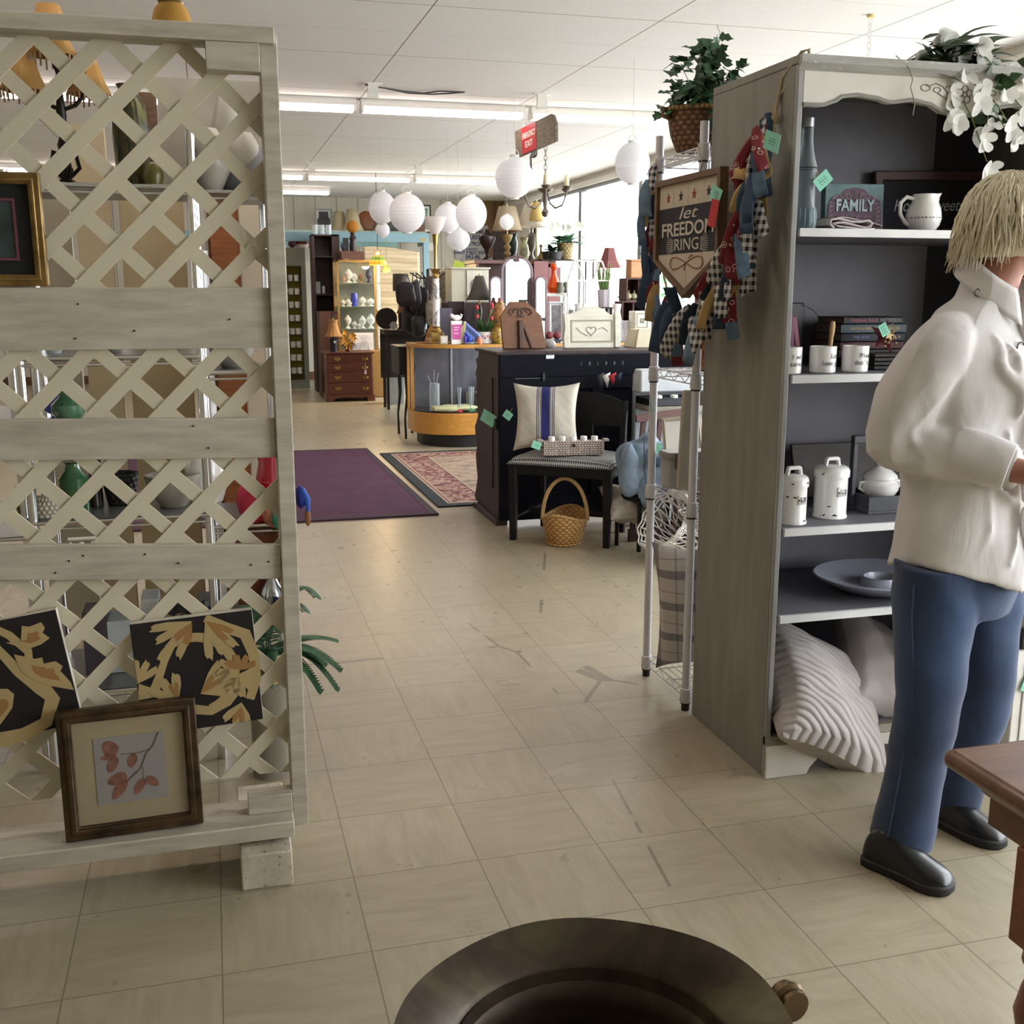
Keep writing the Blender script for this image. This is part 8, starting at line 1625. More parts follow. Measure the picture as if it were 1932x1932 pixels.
lathe_item('olive_vase', 'small olive green jar beside the tall streaked vase', 'jar', (on(300, 3.30), 3.30, z4), [(0, 0), (14, 0), (20, 24), (16, 44), (10, 50), (0, 50)], mt('#5d5a24', 0.3, var=0.3), k=kk)
tag(O('wood_board', MB().bb((0, 0, 0), (34*kk, 0.02, 200*kk)), wood('#5c4534', '#7b6048', 0.6), loc=(on(282, 3.50), 3.50, z4), bevel=0.002), 'brown wooden panel standing behind the streaked vase', 'board')
tag(O('log_rest', MB().cyl((-70*kk, 0, 0), (60*kk, 0, 0), 13*kk, n=16), wood('#4a1f12', '#6f3320', 0.4), loc=(on(150, 3.50), 3.50, z4+150*kk)), 'red-brown turned wooden rail beside the tan fringed lamp', 'rail') if False else None
# amber hanging chandelier shade above the screen
c = atY(324, 40, 2.95); kk2 = mpp(c); t = T('amber_pendant', 'amber ribbed glass bell shade of a fixture above the lattice screen', 'lamp shade', (c.x, 2.95, atY(324, 56, 2.95).z)); O('glass_shade', MB().lathe([(37*kk2, 0), (36*kk2, 12*kk2), (30*kk2, 34*kk2), (20*kk2, 46*kk2), (0, 48*kk2)], 22, cap=False), translucent('#c79a48', 0.35), t, solid=0.003); O('brass_cap', MB().lathe([(22*kk2, 45*kk2), (24*kk2, 49*kk2), (15*kk2, 56*kk2), (18*kk2, 66*kk2), (4*kk2, 72*kk2), (4*kk2, 90*kk2), (0, 90*kk2)], 20), mt('#6d5432', 0.4, 0.6), t); O('rod', MB().cyl((0, 0, 88*kk2), (0, 0, CH-t.location.z-0.002), 0.006), mt('#6d5432', 0.4, 0.6), t)
# frosted glass stack right
M_fro = mt('#a9a69a', 0.35, var=0.12, vs=6); YC = 3.3
t, xc0, wc_ = chrome_rack('pale metal shelf with frosted glass pieces behind the lattice near its post', 372, 512, YC, 0.36, [zat(440, 1180, YC), zat(440, 990, YC), zat(440, 700, YC), zat(440, 360, YC)], ztop=1.80)
LC_ = [zat(440, 1180, YC), zat(440, 990, YC), zat(440, 700, YC), zat(440, 360, YC)]
for i, (px, r_, h_, dy, lb) in enumerate([(405, 42, 120, 0.06, 'large frosted grey glass globe at the left of the top shelf'), (470, 40, 118, 0.10, 'large frosted grey glass globe nearest the lattice post'), (440, 36, 200, 0.24, 'tall frosted glass vase between the two globes')]):
    lathe_item('frosted_globe', lb, 'globe', (on(px, YC+dy), YC+dy, LC_[3]+0.001), [(0, 0), (r_*0.5, 0), (r_, h_*0.35), (r_, h_*0.6), (r_*0.6, h_*0.9), (r_*0.4, h_), (0, h_)], M_fro, 22, 'frosted glass behind the screen', k=kk)
lathe_item('frosted_bowl', 'frosted grey glass bowl on the shelf below the globes', 'bowl', (on(428, YC+0.15), YC+0.15, LC_[2]+0.001), [(0, 0), (20, 0), (44, 30), (50, 60), (46, 60), (0, 10)], M_fro, 22, k=kk)
tag(O('dark_tray', MB().bb((0, 0, 0), (0.15, 0.2, 0.03)), mt('#1b1310', 0.4), loc=(on(385, YC+.05), YC+0.04, LC_[2]-0.10), bevel=0.004), 'dark oval tray', 'tray') if False else None
# middle shelf of unit A (z3): crystal, dark frames, black lamp
z3 = LA[2]+0.001; z2 = LA[1]+0.001; z1 = LA[0]+0.001
for i, (px, r_, h_, c_, lb) in enumerate([(52, 16, 26, M_cry, 'clear crystal dish on the shelf under the first board'), (90, 20, 20, M_cry, 'clear glass platter beside the crystal dish'), (205, 22, 14, M_fro, 'frosted flat dish on the middle shelf')]):
    lathe_item('glass_dish', lb, 'dish', (on(px, 3.3), 3.30, z3), [(0, 0), (r_*0.5, 0), (r_, h_), (r_*0.9, h_), (0, h_*0.2)], c_, 18, 'glass dishes behind the screen', k=kk)
cube_item('black_board', 'black picture frame back standing on the lower shelf behind the lattice', 'frame', 166, 3.40, 0.04, 0.02, 0.30, M_black, z=z2); 
t = T('green_jar', 'round green glazed lidded ceramic jar behind the lattice', 'jar', (on(106, 3.26), 3.26, zat(106, 790, 3.26))); kk = mpp(atY(106, 760, 3.26)); O('body', MB().lathe([(0, 0), (22*kk, 0), (30*kk, 12*kk), (30*kk, 26*kk), (18*kk, 38*kk), (13*kk, 44*kk), (16*kk, 52*kk), (0, 54*kk)], 22), mt('#4f7a5c', 0.25, var=0.15, coat=0.5), t); O('lid_holes', MB().cyl((-6*kk, -28*kk, 30*kk), (-6*kk, -26*kk, 28*kk), 0.002), M_ink, t)
t = T('blue_plate', 'cobalt blue plate standing behind the green jar', 'plate', (on(82, 3.36), 3.36, zat(106, 790, 3.26)+0.0)); O('plate', MB().cyl((0, 0, 26*kk), (0, 0.01, 26*kk), 26*kk, n=28), mt('#1f2f9a', 0.3), t)
zz = zat(106, 790, 3.26)-0.001
sh2 = T('wire_shelf', 'narrow chrome shelf holding the green jar and blue plate', 'shelf', (on(40, 3.2), 3.20, zz-0.012)); O('board', MB().bb((0, 0, 0), (on(160, 3.2)-on(40, 3.2), 0.3, 0.012)), M_chrome, sh2); O('leg', MB().bb((0, 0.14, -(zz-0.012-LA[1])), (0.012, 0.16, 0)), M_chrome, sh2); O('leg', MB().bb((on(160, 3.2)-on(40, 3.2)-0.012, 0.14, -(zz-0.012-LA[1])), (on(160, 3.2)-on(40, 3.2), 0.16, 0)), M_chrome, sh2)
kk = mpp(atY(200, 950, 3.3))
for nm, lb, cat, px, Y, prof, m_ in [('green_bottle', 'square dark green glass bottle on the lower shelf behind the lattice', 'bottle', 105, 3.25, [(0, 0), (26, 0), (26, 66), (14, 80), (12, 92), (18, 96), (0, 96)], mt('#2c5a35', 0.2, coat=0.4)),
    ('brown_bottle', 'dark bottle cluster piece beside the green glass bottle', 'bottle', 145, 3.34, [(0, 0), (12, 0), (10, 60), (5, 84), (6, 100), (0, 100)], mt('#241a14', 0.3)),
    ('grey_bowl', 'large grey stoneware bowl behind the lower lattice diamonds', 'bowl', 300, 3.28, [(0, 0), (24, 0), (46, 34), (52, 62), (46, 62), (0, 10)], mt('#a09c90', 0.4)),
    ('white_pitcher', 'large glossy white enamel pitcher behind the lattice', 'pitcher', 366, 3.34, [(0, 0), (30, 0), (40, 30), (40, 76), (26, 104), (28, 116), (0, 112)], M_ceramic),
    ('gold_vase', 'gold coloured small vase at the left edge behind the lattice', 'vase', 4, 3.26, [(0, 0), (10, 0), (16, 20), (8, 40), (14, 54), (0, 54)], mt('#8a6d20', 0.3, 0.5))]:
    lathe_item(nm, lb, cat, (on(px, Y), Y, z2), prof, m_, 22, k=kk)
t = T('black_basket', 'black openwork basket on the lower shelf behind the lattice', 'basket', (on(196, 3.36), 3.36, z2)); O('bowl', MB().lathe([(0, 0), (26*kk, 0), (36*kk, 60*kk), (33*kk, 60*kk), (0, 5*kk)], 22), wicker('#0d0b0b', '#2c2522', 16, 60), t)
t = T('white_wicker_bowl', 'white wicker bowl turned over at the lower left behind the lattice', 'basket', (on(50, 3.24), 3.24, z2)); O('bowl', MB().lathe([(38*kk, 0), (36*kk, 16*kk), (22*kk, 34*kk), (0, 38*kk)], 22), wicker('#8d8879', '#dcd7c8', 24, 90), t)
t = T('scroll_rail', 'white wrought scroll railing piece hanging below the lower shelf', 'ornament', (on(88, 3.16), 3.13, z2-0.05)); m = MB()
for i in range(3): m.tube([(20*kk*i+12*kk+9*kk*math.cos(a), 0, -6*kk-9*kk*abs(math.sin(a))) for a in [j*pi/8 for j in range(9)]], 0.004, 5)
m.tube([(0, 0, 0), (75*kk, 0, 0)], 0.005, 5); O('scrolls', m, M_white, t)
# reds near post
zc = LC_[1]+0.001
lathe_item('red_vase', 'red ribbed glass vase behind the lattice near the post', 'vase', (on(490, 3.40), 3.40, zc), [(0, 0), (22, 0), (30, 60), (20, 110), (24, 130), (0, 130)], mt('#b3202f', 0.3, coat=0.4), k=kk)
tag(O('pink_cloth', crumple((0, 0, 0.05), (0.05, 0.05, 0.06), 6, 0.35, 28, 18, 20), mt('#c2304f', 0.8), loc=(on(462, 3.32), 3.34, zc)), 'bright pink crumpled cloth beside the red ribbed vase', 'cloth')
tag(O('coral_cloth', crumple((0, 0, 0.05), (0.045, 0.04, 0.055), 8, 0.3, 28, 18, 20), mt('#cf8a74', 0.9, var=0.3, vs=60), loc=(on(498, 3.28), 3.30, zc)), 'coral coloured knitted toy in front of the red vase', 'toy'); tag(O('teal_cloth', crumple((0, 0, 0.02), (0.02, 0.02, 0.025), 3, 0.3, 18, 12, 30), mt('#4f9a82', 0.8), loc=(on(508, 3.2), 3.25, zc)), 'small teal cloth tip beside the coral toy', 'cloth')
t = T('brown_stool', 'red-brown wooden box shelf below the red vase', 'box', (on(418, 3.34), 3.34, LC_[0]+0.001)); O('box_body', MB().bb((0, 0, 0.0), (0.13, 0.2, LC_[1]-LC_[0]-0.02)), wood('#4a1f12', '#7c4024', 0.4), t, bevel=0.003)
cube_item('indigo_cloth', 'dark indigo cloth strip hanging at the side of the wooden box', 'cloth', 506, 3.25, 0.04, 0.01, 0.09, mt('#1f1d5a', 0.8), z=LC_[0]+0.001)
# bottom level
for nm, lb, px, w_, h_, c_ in [('white_carton', 'pale blue-white carton on the bottom shelf behind the black canvases', 195, 0.13, 0.16, '#c3ccd2'), ('dark_album', 'dark mauve album on the bottom shelf behind the left canvas', 125, 0.07, 0.19, '#4a424a'), ('white_box', 'white open box beside the pale carton on the bottom shelf', 238, 0.05, 0.22, '#cdd6da'), ('grey_book', 'grey leaning book near the framed leaf print', 352, 0.05, 0.20, '#7d7f80')]:
    tag(O(nm, MB().bb((-w_/2, 0, 0), (w_/2, 0.12, h_)), mt(c_, 0.6), loc=(on(px, 3.28), 3.28, z1 if px < 345 else z1), bevel=0.002), lb, 'box' if 'box' in lb or 'carton' in lb else 'book')
lathe_item('silver_vase', 'silver mercury glass vase behind the lattice above the right canvas', 'vase', (on(494, 3.24), 3.27, zat(494, 1200, 3.27)) if False else (on(486, 3.30), 3.32, LC_[0]+0.001), [(0, 0), (14, 0), (26, 30), (24, 60), (10, 88), (12, 94), (0, 94)], mt('#b5b9ba', 0.12, 0.9), k=kk)
t = T('leaf_arrangement', 'black dried leaves sticking up behind the right canvas', 'plant', (on(318, 3.24), 3.22, z1)); m = MB()
for i in range(16): m.leaf((R.uniform(-.05, .05), 0, 0.12+R.uniform(0, .08)), (R.uniform(-1, 1), -.1, 1), (0, -1, 0), 0.07, 0.018, 0.1)
O('leaves', m, mt('#1a1618', 0.6), t); O('pot', MB().lathe([(0, 0), (0.03, 0), (0.035, 0.10), (0.0, 0.13)], 14), M_black, t)
# parrot / bag at the post edge
t = T('parrot_toy', 'blue striped parrot toy with brown tail hanging just past the lattice post', 'toy', (0.222, 3.12, zat(570, 955, 3.12))); kk = mpp(atY(570, 960, 3.12)) if False else 0.0015
O('body', MB().sph((0, 0, 18*kk), (11*kk, 0.03, 22*kk)), mt('#23329a', 0.7, var=0.5, vs=40), t); O('wing', MB().tube([(2*kk, -0.02, 36*kk), (11*kk, -0.02, 15*kk), (12*kk, -0.02, -8*kk)], [0.008, 0.010, 0.005], 8), mt('#2f5fc4', 0.7), t); O('tail', MB().sph((12*kk, 0, -22*kk), (6*kk, 0.008, 18*kk)), mt('#8a5a34', 0.6), t); O('hanging_string', MB().cyl((0, 0, 36*kk), (-0.10, 0.18, 30*kk), 0.001), M_string, t)
tag(O('frosted_sheet', MB().bb((0, 0, 0), (X_(522, 240, 3.7)-X_(300, 240, 3.7), 0.01, zat(410, 122, 3.7)-zat(410, 352, 3.7))), mt('#a39f93', 0.35, var=0.12, vs=5), loc=(X_(300, 240, 3.7), 3.70, LC_[3]+0.001)), 'large cloudy grey plastic sheet standing behind the frosted globes', 'sheet')
# fern
t = T('fern_plant', 'artificial fern in a cream pot arching out past the lattice post', 'plant', (0.10, 3.00, 0.0)); 
O('stand', MB().lathe([(0, 0), (0.05, 0), (0.05, 0.28), (0, 0.28)], 18), mt('#7d7868', 0.7), t); O('pot', MB().lathe([(0, 0.281), (0.045, 0.281), (0.062, 0.37), (0.055, 0.37), (0, 0.36)], 20), mt('#b5a37a', 0.5), t)
m = MB(); O0_ = Vector((0.10, 3.00, 0))
def frond(end, rise, n=32, L=0.036):
    e = Vector(end)-O0_; b = Vector((0, 0, 0.36)); mid = (b+e)/2; mid.z = max(b.z, e.z)+rise; pts = [b.lerp(mid, k/n).lerp(mid.lerp(e, k/n), k/n) for k in range(n+1)]
    m.tube(pts, 0.0018, 4)
    for k in range(3, n+1):
        d = (pts[k]-pts[k-1]).normalized(); s_ = d.cross(Vector((0, 0, 1))).normalized()
        for sg in (-1, 1): m.leaf(pts[k], s_*sg+d*0.5+Vector((0, 0, 0.15)), (0, 0, 1), L*(1.25-k/n*0.75), 0.0095, 0.3, 0.15, pts=[0.5, 1, 0.8, 0.1])
frond(atY(634, 1296, 3.0), 0.06); frond(atY(604, 1300, 2.95), 0.05); frond(atY(630, 1207, 3.05), 0.05); frond(atY(596, 1125, 3.1), 0.12); frond((0.05, 2.95, 0.4), 0.1); frond((0.02, 3.2, 0.42), 0.12); frond((0.22, 3.1, 0.45), 0.1); frond(atY(610, 1250, 3.0), 0.05); frond(atY(640, 1260, 2.95), 0.07); frond(atY(520, 1180, 2.8), 0.06); frond((0.10, 2.9, 0.30), 0.08)
O('fronds', m, mt('#4a7252', 0.55, var=0.4, vs=20), t)

# ================================================================ FRONT: BRASS VESSEL, TABLE, RIGHT EDGE
q = atZ(1122, 1955, 0.56); ro = 382*mpp(q)
bk_ = T('brass_vessel', 'large dark tarnished brass vessel with wide rolled rim, cut by the picture bottom', 'vessel', (q.x, q.y, 0))
def tarnish():
    s = NT('tarnished'); n_ = s.noise(5, 5, None, 0.6, 0.8); s.base(s.ramp(n_, [(0.3, '#2a221a'), (0.5, '#43382b'), (0.62, '#565039'), (0.75, '#68634d')])); s.p(Metallic=0.55, Roughness=s.math('MULTIPLY_ADD', s.noise(9, 4), 0.25, 0.33)); s.bump(s.noise(14, 3), 0.12, 0.01); return s.mat
M_tar = tarnish(); r = ro/0.2236; k = ro
prof = [(0, 0), (0.62*k, 0), (0.66*k, 0.012), (0.60*k, 0.03), (0.78*k, 0.14), (0.84*k, 0.25), (0.78*k, 0.36), (0.66*k, 0.45), (0.63*k, 0.50), (0.70*k, 0.53), (0.97*k, 0.554), (1.0*k, 0.562), (0.99*k, 0.567), (0.95*k, 0.562), (0.74*k, 0.545), (0.715*k, 0.535), (0.70*k, 0.538), (0.68*k, 0.52), (0.60*k, 0.48), (0.70*k, 0.36), (0.76*k, 0.25), (0.70*k, 0.13), (0, 0.10)]
rings = []
for r_, z_ in prof:
    rings.append([(r_*math.cos(2*pi*j/72)*(1+0.006*math.sin(3*2*pi*j/72+1)), r_*math.sin(2*pi*j/72), z_+(0.004*math.sin(2*2*pi*j/72+0.8)+0.002*math.sin(5*2*pi*j/72) if r_ > 0.9*k else 0)) for j in range(72)])
O('body', MB().loft(rings), M_tar, bk_, ang=50)
hq = atZ(1487, 1888, 0.535)-Vector((q.x, q.y, 0)); d_ = Vector((hq.x, hq.y, 0)).normalized(); n_ = Vector((-d_.y, d_.x, 0))
O('handle', MB().tube([hq+n_*(0.03*0)+Vector((0, 0, 0.0))+(d_*(0.016*math.cos(a))+Vector((0, 0, 0.016*math.sin(a)))) for a in [j*pi/8 for j in range(16)]], 0.008, 8, True).cyl(hq-n_*0.014, hq+n_*0.014, 0.019, n=18), mt('#6d5a40', 0.35, 0.8, var=0.3), bk_)

tc = atZ(1776, 1410, 0.75); tb = T('wooden_table', 'honey brown wooden table corner with moulded edge and square block legs', 'table', (tc.x, tc.y, 0)); TW, TD = 0.95, 1.0
M_tt = wood('#5a3b29', '#7c563c', 0.38, scale=4, st=(1, 9, 9), coat=0.3)
def slab(x0, x1, y0, y1, z0_, z1_): return MB().bb((x0, y0, z0_), (x1, y1, z1_))
O('top', slab(0, TW, -TD, 0, 0.722, 0.75), M_tt, tb, bevel=0.012, seg=4); O('edge_moulding', slab(0.035, TW-0.035, -TD+0.035, -0.035, 0.695, 0.7215), M_tt, tb, bevel=0.010, seg=3)
O('apron', slab(0.075, TW-0.075, -TD+0.075, -0.075, 0.60, 0.6945), M_tt, tb) if False else O('apron', MB().ring([(0.045, -0.05), (TW-0.045, -0.05), (TW-0.045, -TD+0.05), (0.045, -TD+0.05)], [(0.065, -0.07), (TW-0.065, -0.07), (TW-0.065, -TD+0.07), (0.065, -TD+0.07)], 0.655, 0.6945, 'z'), M_tt, tb)
lx = atY(1912, 1660, tc.y-0.17).x-tc.x; zb_ = atY(1912, 1768, tc.y-0.17).z
for (a, b) in ((lx, -0.24), (TW-lx-0.07, -0.24), (lx, -TD+0.17), (TW-lx-0.07, -TD+0.17)):
    O('leg', MB().bb((a, b, zb_), (a+0.07, b+0.07, 0.694)).lathe([(0.030, zb_), (0.032, zb_-0.02), (0.022, zb_-0.035), (0.030, zb_-0.06), (0.036, zb_-0.09), (0.030, zb_-0.12), (0.022, zb_-0.14), (0.026, zb_-0.20), (0.030, 0.06), (0.022, 0.03), (0.026, 0.0), (0, 0)], 18, (a+0.035, b+0.035, 0)), wood('#6a3a22', '#8c5232', 0.4, coat=0.2), tb, bevel=0.002)
# right edge: white cabinet with black tray and floral cushion
x0 = X_(1893, 1300, 2.46); zt_ = atY(1905, 1222, 2.46).z; zf_ = 0.0
t = T('white_cabinet', 'low white beadboard cabinet at the far right beside the person', 'cabinet', (x0, 2.42, 0)); O('carcass', MB().bb((0, 0, 0.0), (0.40, 0.165, zt_)), M_white, t, bevel=0.004); m = MB()
for i in range(8): m.bb((0.03+0.045*i, -0.003, 0.03), (0.034+0.045*i, 0.0, zt_-0.03))
O('bead_grooves', m, mt('#a9a7a2', 0.6), t)
price_tag((x0+0.055, 2.412, atY(1925, 1290, 2.41).z+0.02), (0, rad(18), 0), 'mint price tag on the low white cabinet', 0.05, 0.04)
t = T('black_tray', 'black tray on the low white cabinet under the floral cushion', 'tray', (x0+0.02, 2.43, zt_+0.001)); O('tray', MB().bb((0, 0, 0), (0.36, 0.14, 0.035)), M_black, t, bevel=0.006)
def floral():
    s = NT('floral'); v = s.n('TexVoronoi', None, Vector=s.tc, Scale=22.0); d = v.outputs['Distance']; b = s.mix(s.math('LESS_THAN', d, 0.28), '#9c917e', '#a85a5c'); n_ = s.noise(30, 3, None, 0.6, 2); s.base(s.mix(s.math('GREATER_THAN', n_, 0.62), b, '#5a6a48')); s.p(Roughness=0.9); return s.mat
pillow('floral printed beige cushion on the black tray at the right edge', (x0+0.16, 2.50, zt_+0.037), (rad(6), 0, rad(0)), 0.27, 0.16, 0.09, floral(), 21, 0.003)

# ================================================================ THE PERSON
FX = Vector((0.42, -0.907, 0)).normalized(); RT = Vector((FX.y, -FX.x, 0)); UP = Vector((0, 0, 1))
pr = T('person', 'person with short blond hair in loose white shirt, blue jeans and black shoes', 'person', (1.67, 2.13, 0)); PO = pr.location.copy()
def rel_(v): return Vector(v)-PO
def ell(c, rw, rd, z=None, n=40, f=None, F=FX, S_=RT, zf=None, e=1.0):
    c = Vector(c); out = []
    for j in range(n):
        a = 2*pi*j/n; ca, sa = math.cos(a), math.sin(a)
        if e != 1.0: ca, sa = math.copysign(abs(ca)**e, ca), math.copysign(abs(sa)**e, sa)
        k_ = f(a) if f else 1.0; p_ = c+S_*(rw*ca*k_)+F*(rd*sa*k_)
        if zf: p_ = p_+UP*zf(a)
        out.append(p_-PO)
    return out
def limb(mb, pts, rr, n=20, flat=1.0, seed=0, amp=0.0, freq=14, sub=6):
    P_ = [Vector(p)-PO for p in pts]; pp_, r2 = [], []
    for i in range(len(P_)-1):
        p0_, p1_, p2_, p3_ = P_[max(i-1, 0)], P_[i], P_[i+1], P_[min(i+2, len(P_)-1)]
        for k in range(sub):
            t_ = k/sub; t2, t3 = t_*t_, t_**3
            pp_.append(0.5*((2*p1_)+(p2_-p0_)*t_+(2*p0_-5*p1_+4*p2_-p3_)*t2+(-p0_+3*p1_-3*p2_+p3_)*t3)); r2.append(rr[i]+(rr[i+1]-rr[i])*t_)
    pp_.append(P_[-1]); r2.append(rr[-1])
    st = len(mb.v); mb.tube(pp_, r2, n, flat=flat)
    if amp:
        for i in range(len(pp_)):
            for j in range(n):
                v = mb.v[st+i*n+j]; c_ = pp_[i]; d = (v-c_); q_ = v*freq+Vector((seed, 0, 0))
                k_ = 1+amp*(1-2*abs(noise.noise(q_)))+amp*0.5*noise.noise(v*freq*0.5+Vector((0, seed, 0)))
                mb.v[st+i*n+j] = c_+d*k_
def remesh(o, vox, smooth=4):
    md = o.modifiers.new('fuse', 'REMESH'); md.mode = 'VOXEL'; md.voxel_size = vox; md.use_smooth_shade = True
    if smooth: sm_ = o.modifiers.new('relax', 'SMOOTH'); sm_.iterations = smooth; sm_.factor = 0.5
# joints
hipR, kneeR, ankR = atY(1768, 1075, 2.12), atY(1752, 1320, 2.06), atY(1702, 1575, 2.09)
hipL, kneeL, ankL = atY(1858, 1075, 2.20), atY(1853, 1310, 2.18), atY(1795, 1520, 2.25)
pelvis = (hipR+hipL)/2
c_hem = atY(1815, 1075, 2.16); c_wst = atY(1822, 880, 2.17); c_ch = atY(1838, 720, 2.17); c_sh = atY(1850, 610, 2.17); c_nk = atY(1880, 520, 2.16)
hd_c = atY(1918, 428, 2.15)
shR = c_sh+RT*0.165+UP*(-0.02); shL = c_sh-RT*0.165+UP*(-0.02)
elR = shR+UP*(-0.225)-FX*0.07+RT*0.03; elL = shL+UP*(-0.25)-FX*0.03-RT*0.05
wrR = elR+FX*0.265-RT*0.095+UP*(-0.072); wrL = elL+FX*0.27+RT*0.12+UP*(-0.03)
FH = Vector((0.93, -0.37, 0)).normalized(); SH_ = Vector((FH.y, -FH.x, 0))     # head turned further
bd = MB()
# torso, neck
bd.loft([ell(c_hem+UP*0.02, 0.115, 0.085), ell(c_wst, 0.13, 0.09), ell(c_ch, 0.145, 0.10), ell(c_sh-UP*0.02, 0.15, 0.075), ell(c_sh+UP*0.035, 0.09, 0.06), ell(c_nk+UP*0.0, 0.052, 0.055), ell(hd_c-UP*0.05-FH*0.01, 0.05, 0.055)])
# head
for c_, r3 in ((hd_c+UP*0.025-FH*0.012, (0.075, 0.095, 0.088)), (hd_c-UP*0.035+FH*0.025, (0.058, 0.065, 0.070))):
    rings = []
    for i in range(15):
        t_ = -pi/2+pi*i/14; t_ = max(-1.56, min(1.56, t_)); rings.append(ell(c_+UP*(r3[2]*math.sin(t_)), r3[0]*math.cos(t_), r3[1]*math.cos(t_), F=FH, S_=SH_))
    bd.loft(rings)
fc = hd_c+FH*0.085
bd.tube([fc+UP*0.02-FH*0.005-PO, fc+FH*0.014-UP*0.012-PO, fc+FH*0.018-UP*0.022-PO, fc-UP*0.03-PO], [0.006, 0.010, 0.012, 0.006], 8)      # nose
bd.sph(fc-UP*0.055-FH*0.012-PO, (0.018, 0.018, 0.006), 10, 6); bd.sph(fc-UP*0.064-FH*0.012-PO, (0.017, 0.017, 0.006), 10, 6); bd.sph(hd_c+FH*0.07-UP*0.095-PO, (0.02, 0.02, 0.014), 10, 6)
for sg in (1, -1):
    bd.sph(fc+SH_*(0.032*sg)-FH*0.016+UP*0.024-PO, (0.02, 0.02, 0.006), 10, 6)
    e_ = hd_c+SH_*(0.076*sg)-FH*0.005-UP*0.02; bd.tube([e_+UP*0.028+SH_*sg*0.004-PO, e_+UP*0.018-FH*0.014+SH_*sg*0.010-PO, e_-FH*0.012+SH_*sg*0.010-PO, e_-UP*0.022-PO], [0.006, 0.006, 0.006, 0.005], 8)
# arms and hands
def hand(w_, d, side, inn):
    palm = w_+d*0.045
    bd.loft([[ (w_+side*(0.024*math.cos(a))+inn*(0.017*math.sin(a)))-PO for a in [j*pi/8 for j in range(16)]], [(palm+side*(0.038*math.cos(a))+inn*(0.015*math.sin(a)))-PO for a in [j*pi/8 for j in range(16)]], [(w_+d*0.085+side*(0.037*math.cos(a))+inn*(0.012*math.sin(a)))-PO for a in [j*pi/8 for j in range(16)]]])
    for k_, (o_, L_) in enumerate(((-0.028, 0.062), (-0.010, 0.072), (0.009, 0.068), (0.027, 0.052))):
        b_ = w_+d*0.078+side*o_; p1_ = b_+d*(L_*0.45)+inn*0.008; p2_ = p1_+d*(L_*0.25)+inn*(L_*0.32); p3_ = p2_+inn*(L_*0.28)-d*(L_*0.05)
        limb(bd, [b_-d*0.02, p1_, p2_, p3_], [0.0095, 0.009, 0.008, 0.007], 10, sub=3)
    t0 = w_+d*0.02-side*0.025; limb(bd, [t0, t0+d*0.025-side*0.022+inn*0.008, t0+d*0.055-side*0.022+inn*0.018, t0+d*0.07-side*0.014+inn*0.024], [0.012, 0.011, 0.009, 0.007], 10, sub=3)
hdR = (FX*0.65-RT*0.75).normalized(); hdL = (FX*0.65+RT*0.75).normalized()
limb(bd, [shR, elR, wrR, wrR+hdR*0.02], [0.046, 0.038, 0.027, 0.024], 18); limb(bd, [shL, elL, wrL, wrL+hdL*0.02], [0.046, 0.038, 0.027, 0.024], 18)
hand(wrR, hdR, UP, FX.cross(UP)*0+(FX*-0.3-RT*0.2+UP*-0.1).normalized()); hand(wrL, hdL, UP, (FX*-0.5+RT*0.2).normalized())
# legs inside the jeans, feet inside the shoes
limb(bd, [hipR, kneeR, ankR, ankR-UP*0.06], [0.075, 0.05, 0.036, 0.034], 18); limb(bd, [hipL, kneeL, ankL, ankL-UP*0.06], [0.075, 0.05, 0.036, 0.034], 18)
skin = mt('#a8735f', 0.55, var=0.10, vs=14, sss=0.15)
body = O('body', bd, skin, pr, ang=180); remesh(body, 0.006, 5)
ey = MB(); br = MB(); lp_ = MB(); ir_ = MB()
for sg in (1, -1):
    p_ = fc+SH_*(0.031*sg)-FH*0.010+UP*0.008; ey.sph(p_-PO, 0.0115, 12, 8); ir_.sph(p_+FH*0.0088-PO, 0.0046, 10, 6)
    br.tube([p_+UP*0.019-SH_*sg*0.014+FH*0.004-PO, p_+UP*0.023+FH*0.006-PO, p_+UP*0.018+SH_*sg*0.016-FH*0.002-PO], 0.0022, 6)
O('eyes', ey, mt('#d8d4cc', 0.2, var=0), pr); O('irises', ir_, mt('#3a4650', 0.2, var=0), pr); O('eyebrows', br, mt('#8f7a52', 0.8), pr)
lp_.sph(fc-UP*0.0595-FH*0.003-PO, (0.017, 0.017, 0.005), 12, 6); O('lips', lp_, mt('#a04f4a', 0.5), pr)
# hair: soft bob
hm = MB(); HC = hd_c-PO+UP*0.018-FH*0.02
def hairbase(t_, a):
    d = Vector((0, 0, 0))+SH_*(math.cos(t_)*math.cos(a))+FH*(math.cos(t_)*math.sin(a))+UP*math.sin(t_); return d
rings = []
for i in range(19):
    t_ = -0.55+(pi/2+0.54)*i/18; rg = []
    for j in range(48):
        a = 2*pi*j/48; d = hairbase(t_, a); fwd = max(0, d.dot(FH)); n__ = noise.noise(d*4)*0.004+0.003*math.sin(a*17+t_*3)
        r_ = 0.096+n__-0.012*fwd; low = max(0, -math.sin(t_)); p_ = HC+Vector((d.x*r_, d.y*r_, d.z*(r_+0.008)-low*0.06))
        if fwd > 0.45 and t_ < 0.35: p_ = HC+(p_-HC)*0.72
        rg.append(p_)
    rings.append(rg)
hm.loft(rings)
O('hair', hm, None or mt('#cbbf9f', 0.6, var=0.15, vs=40), pr, ang=180)
hs = MB(); RH = random.Random(5)
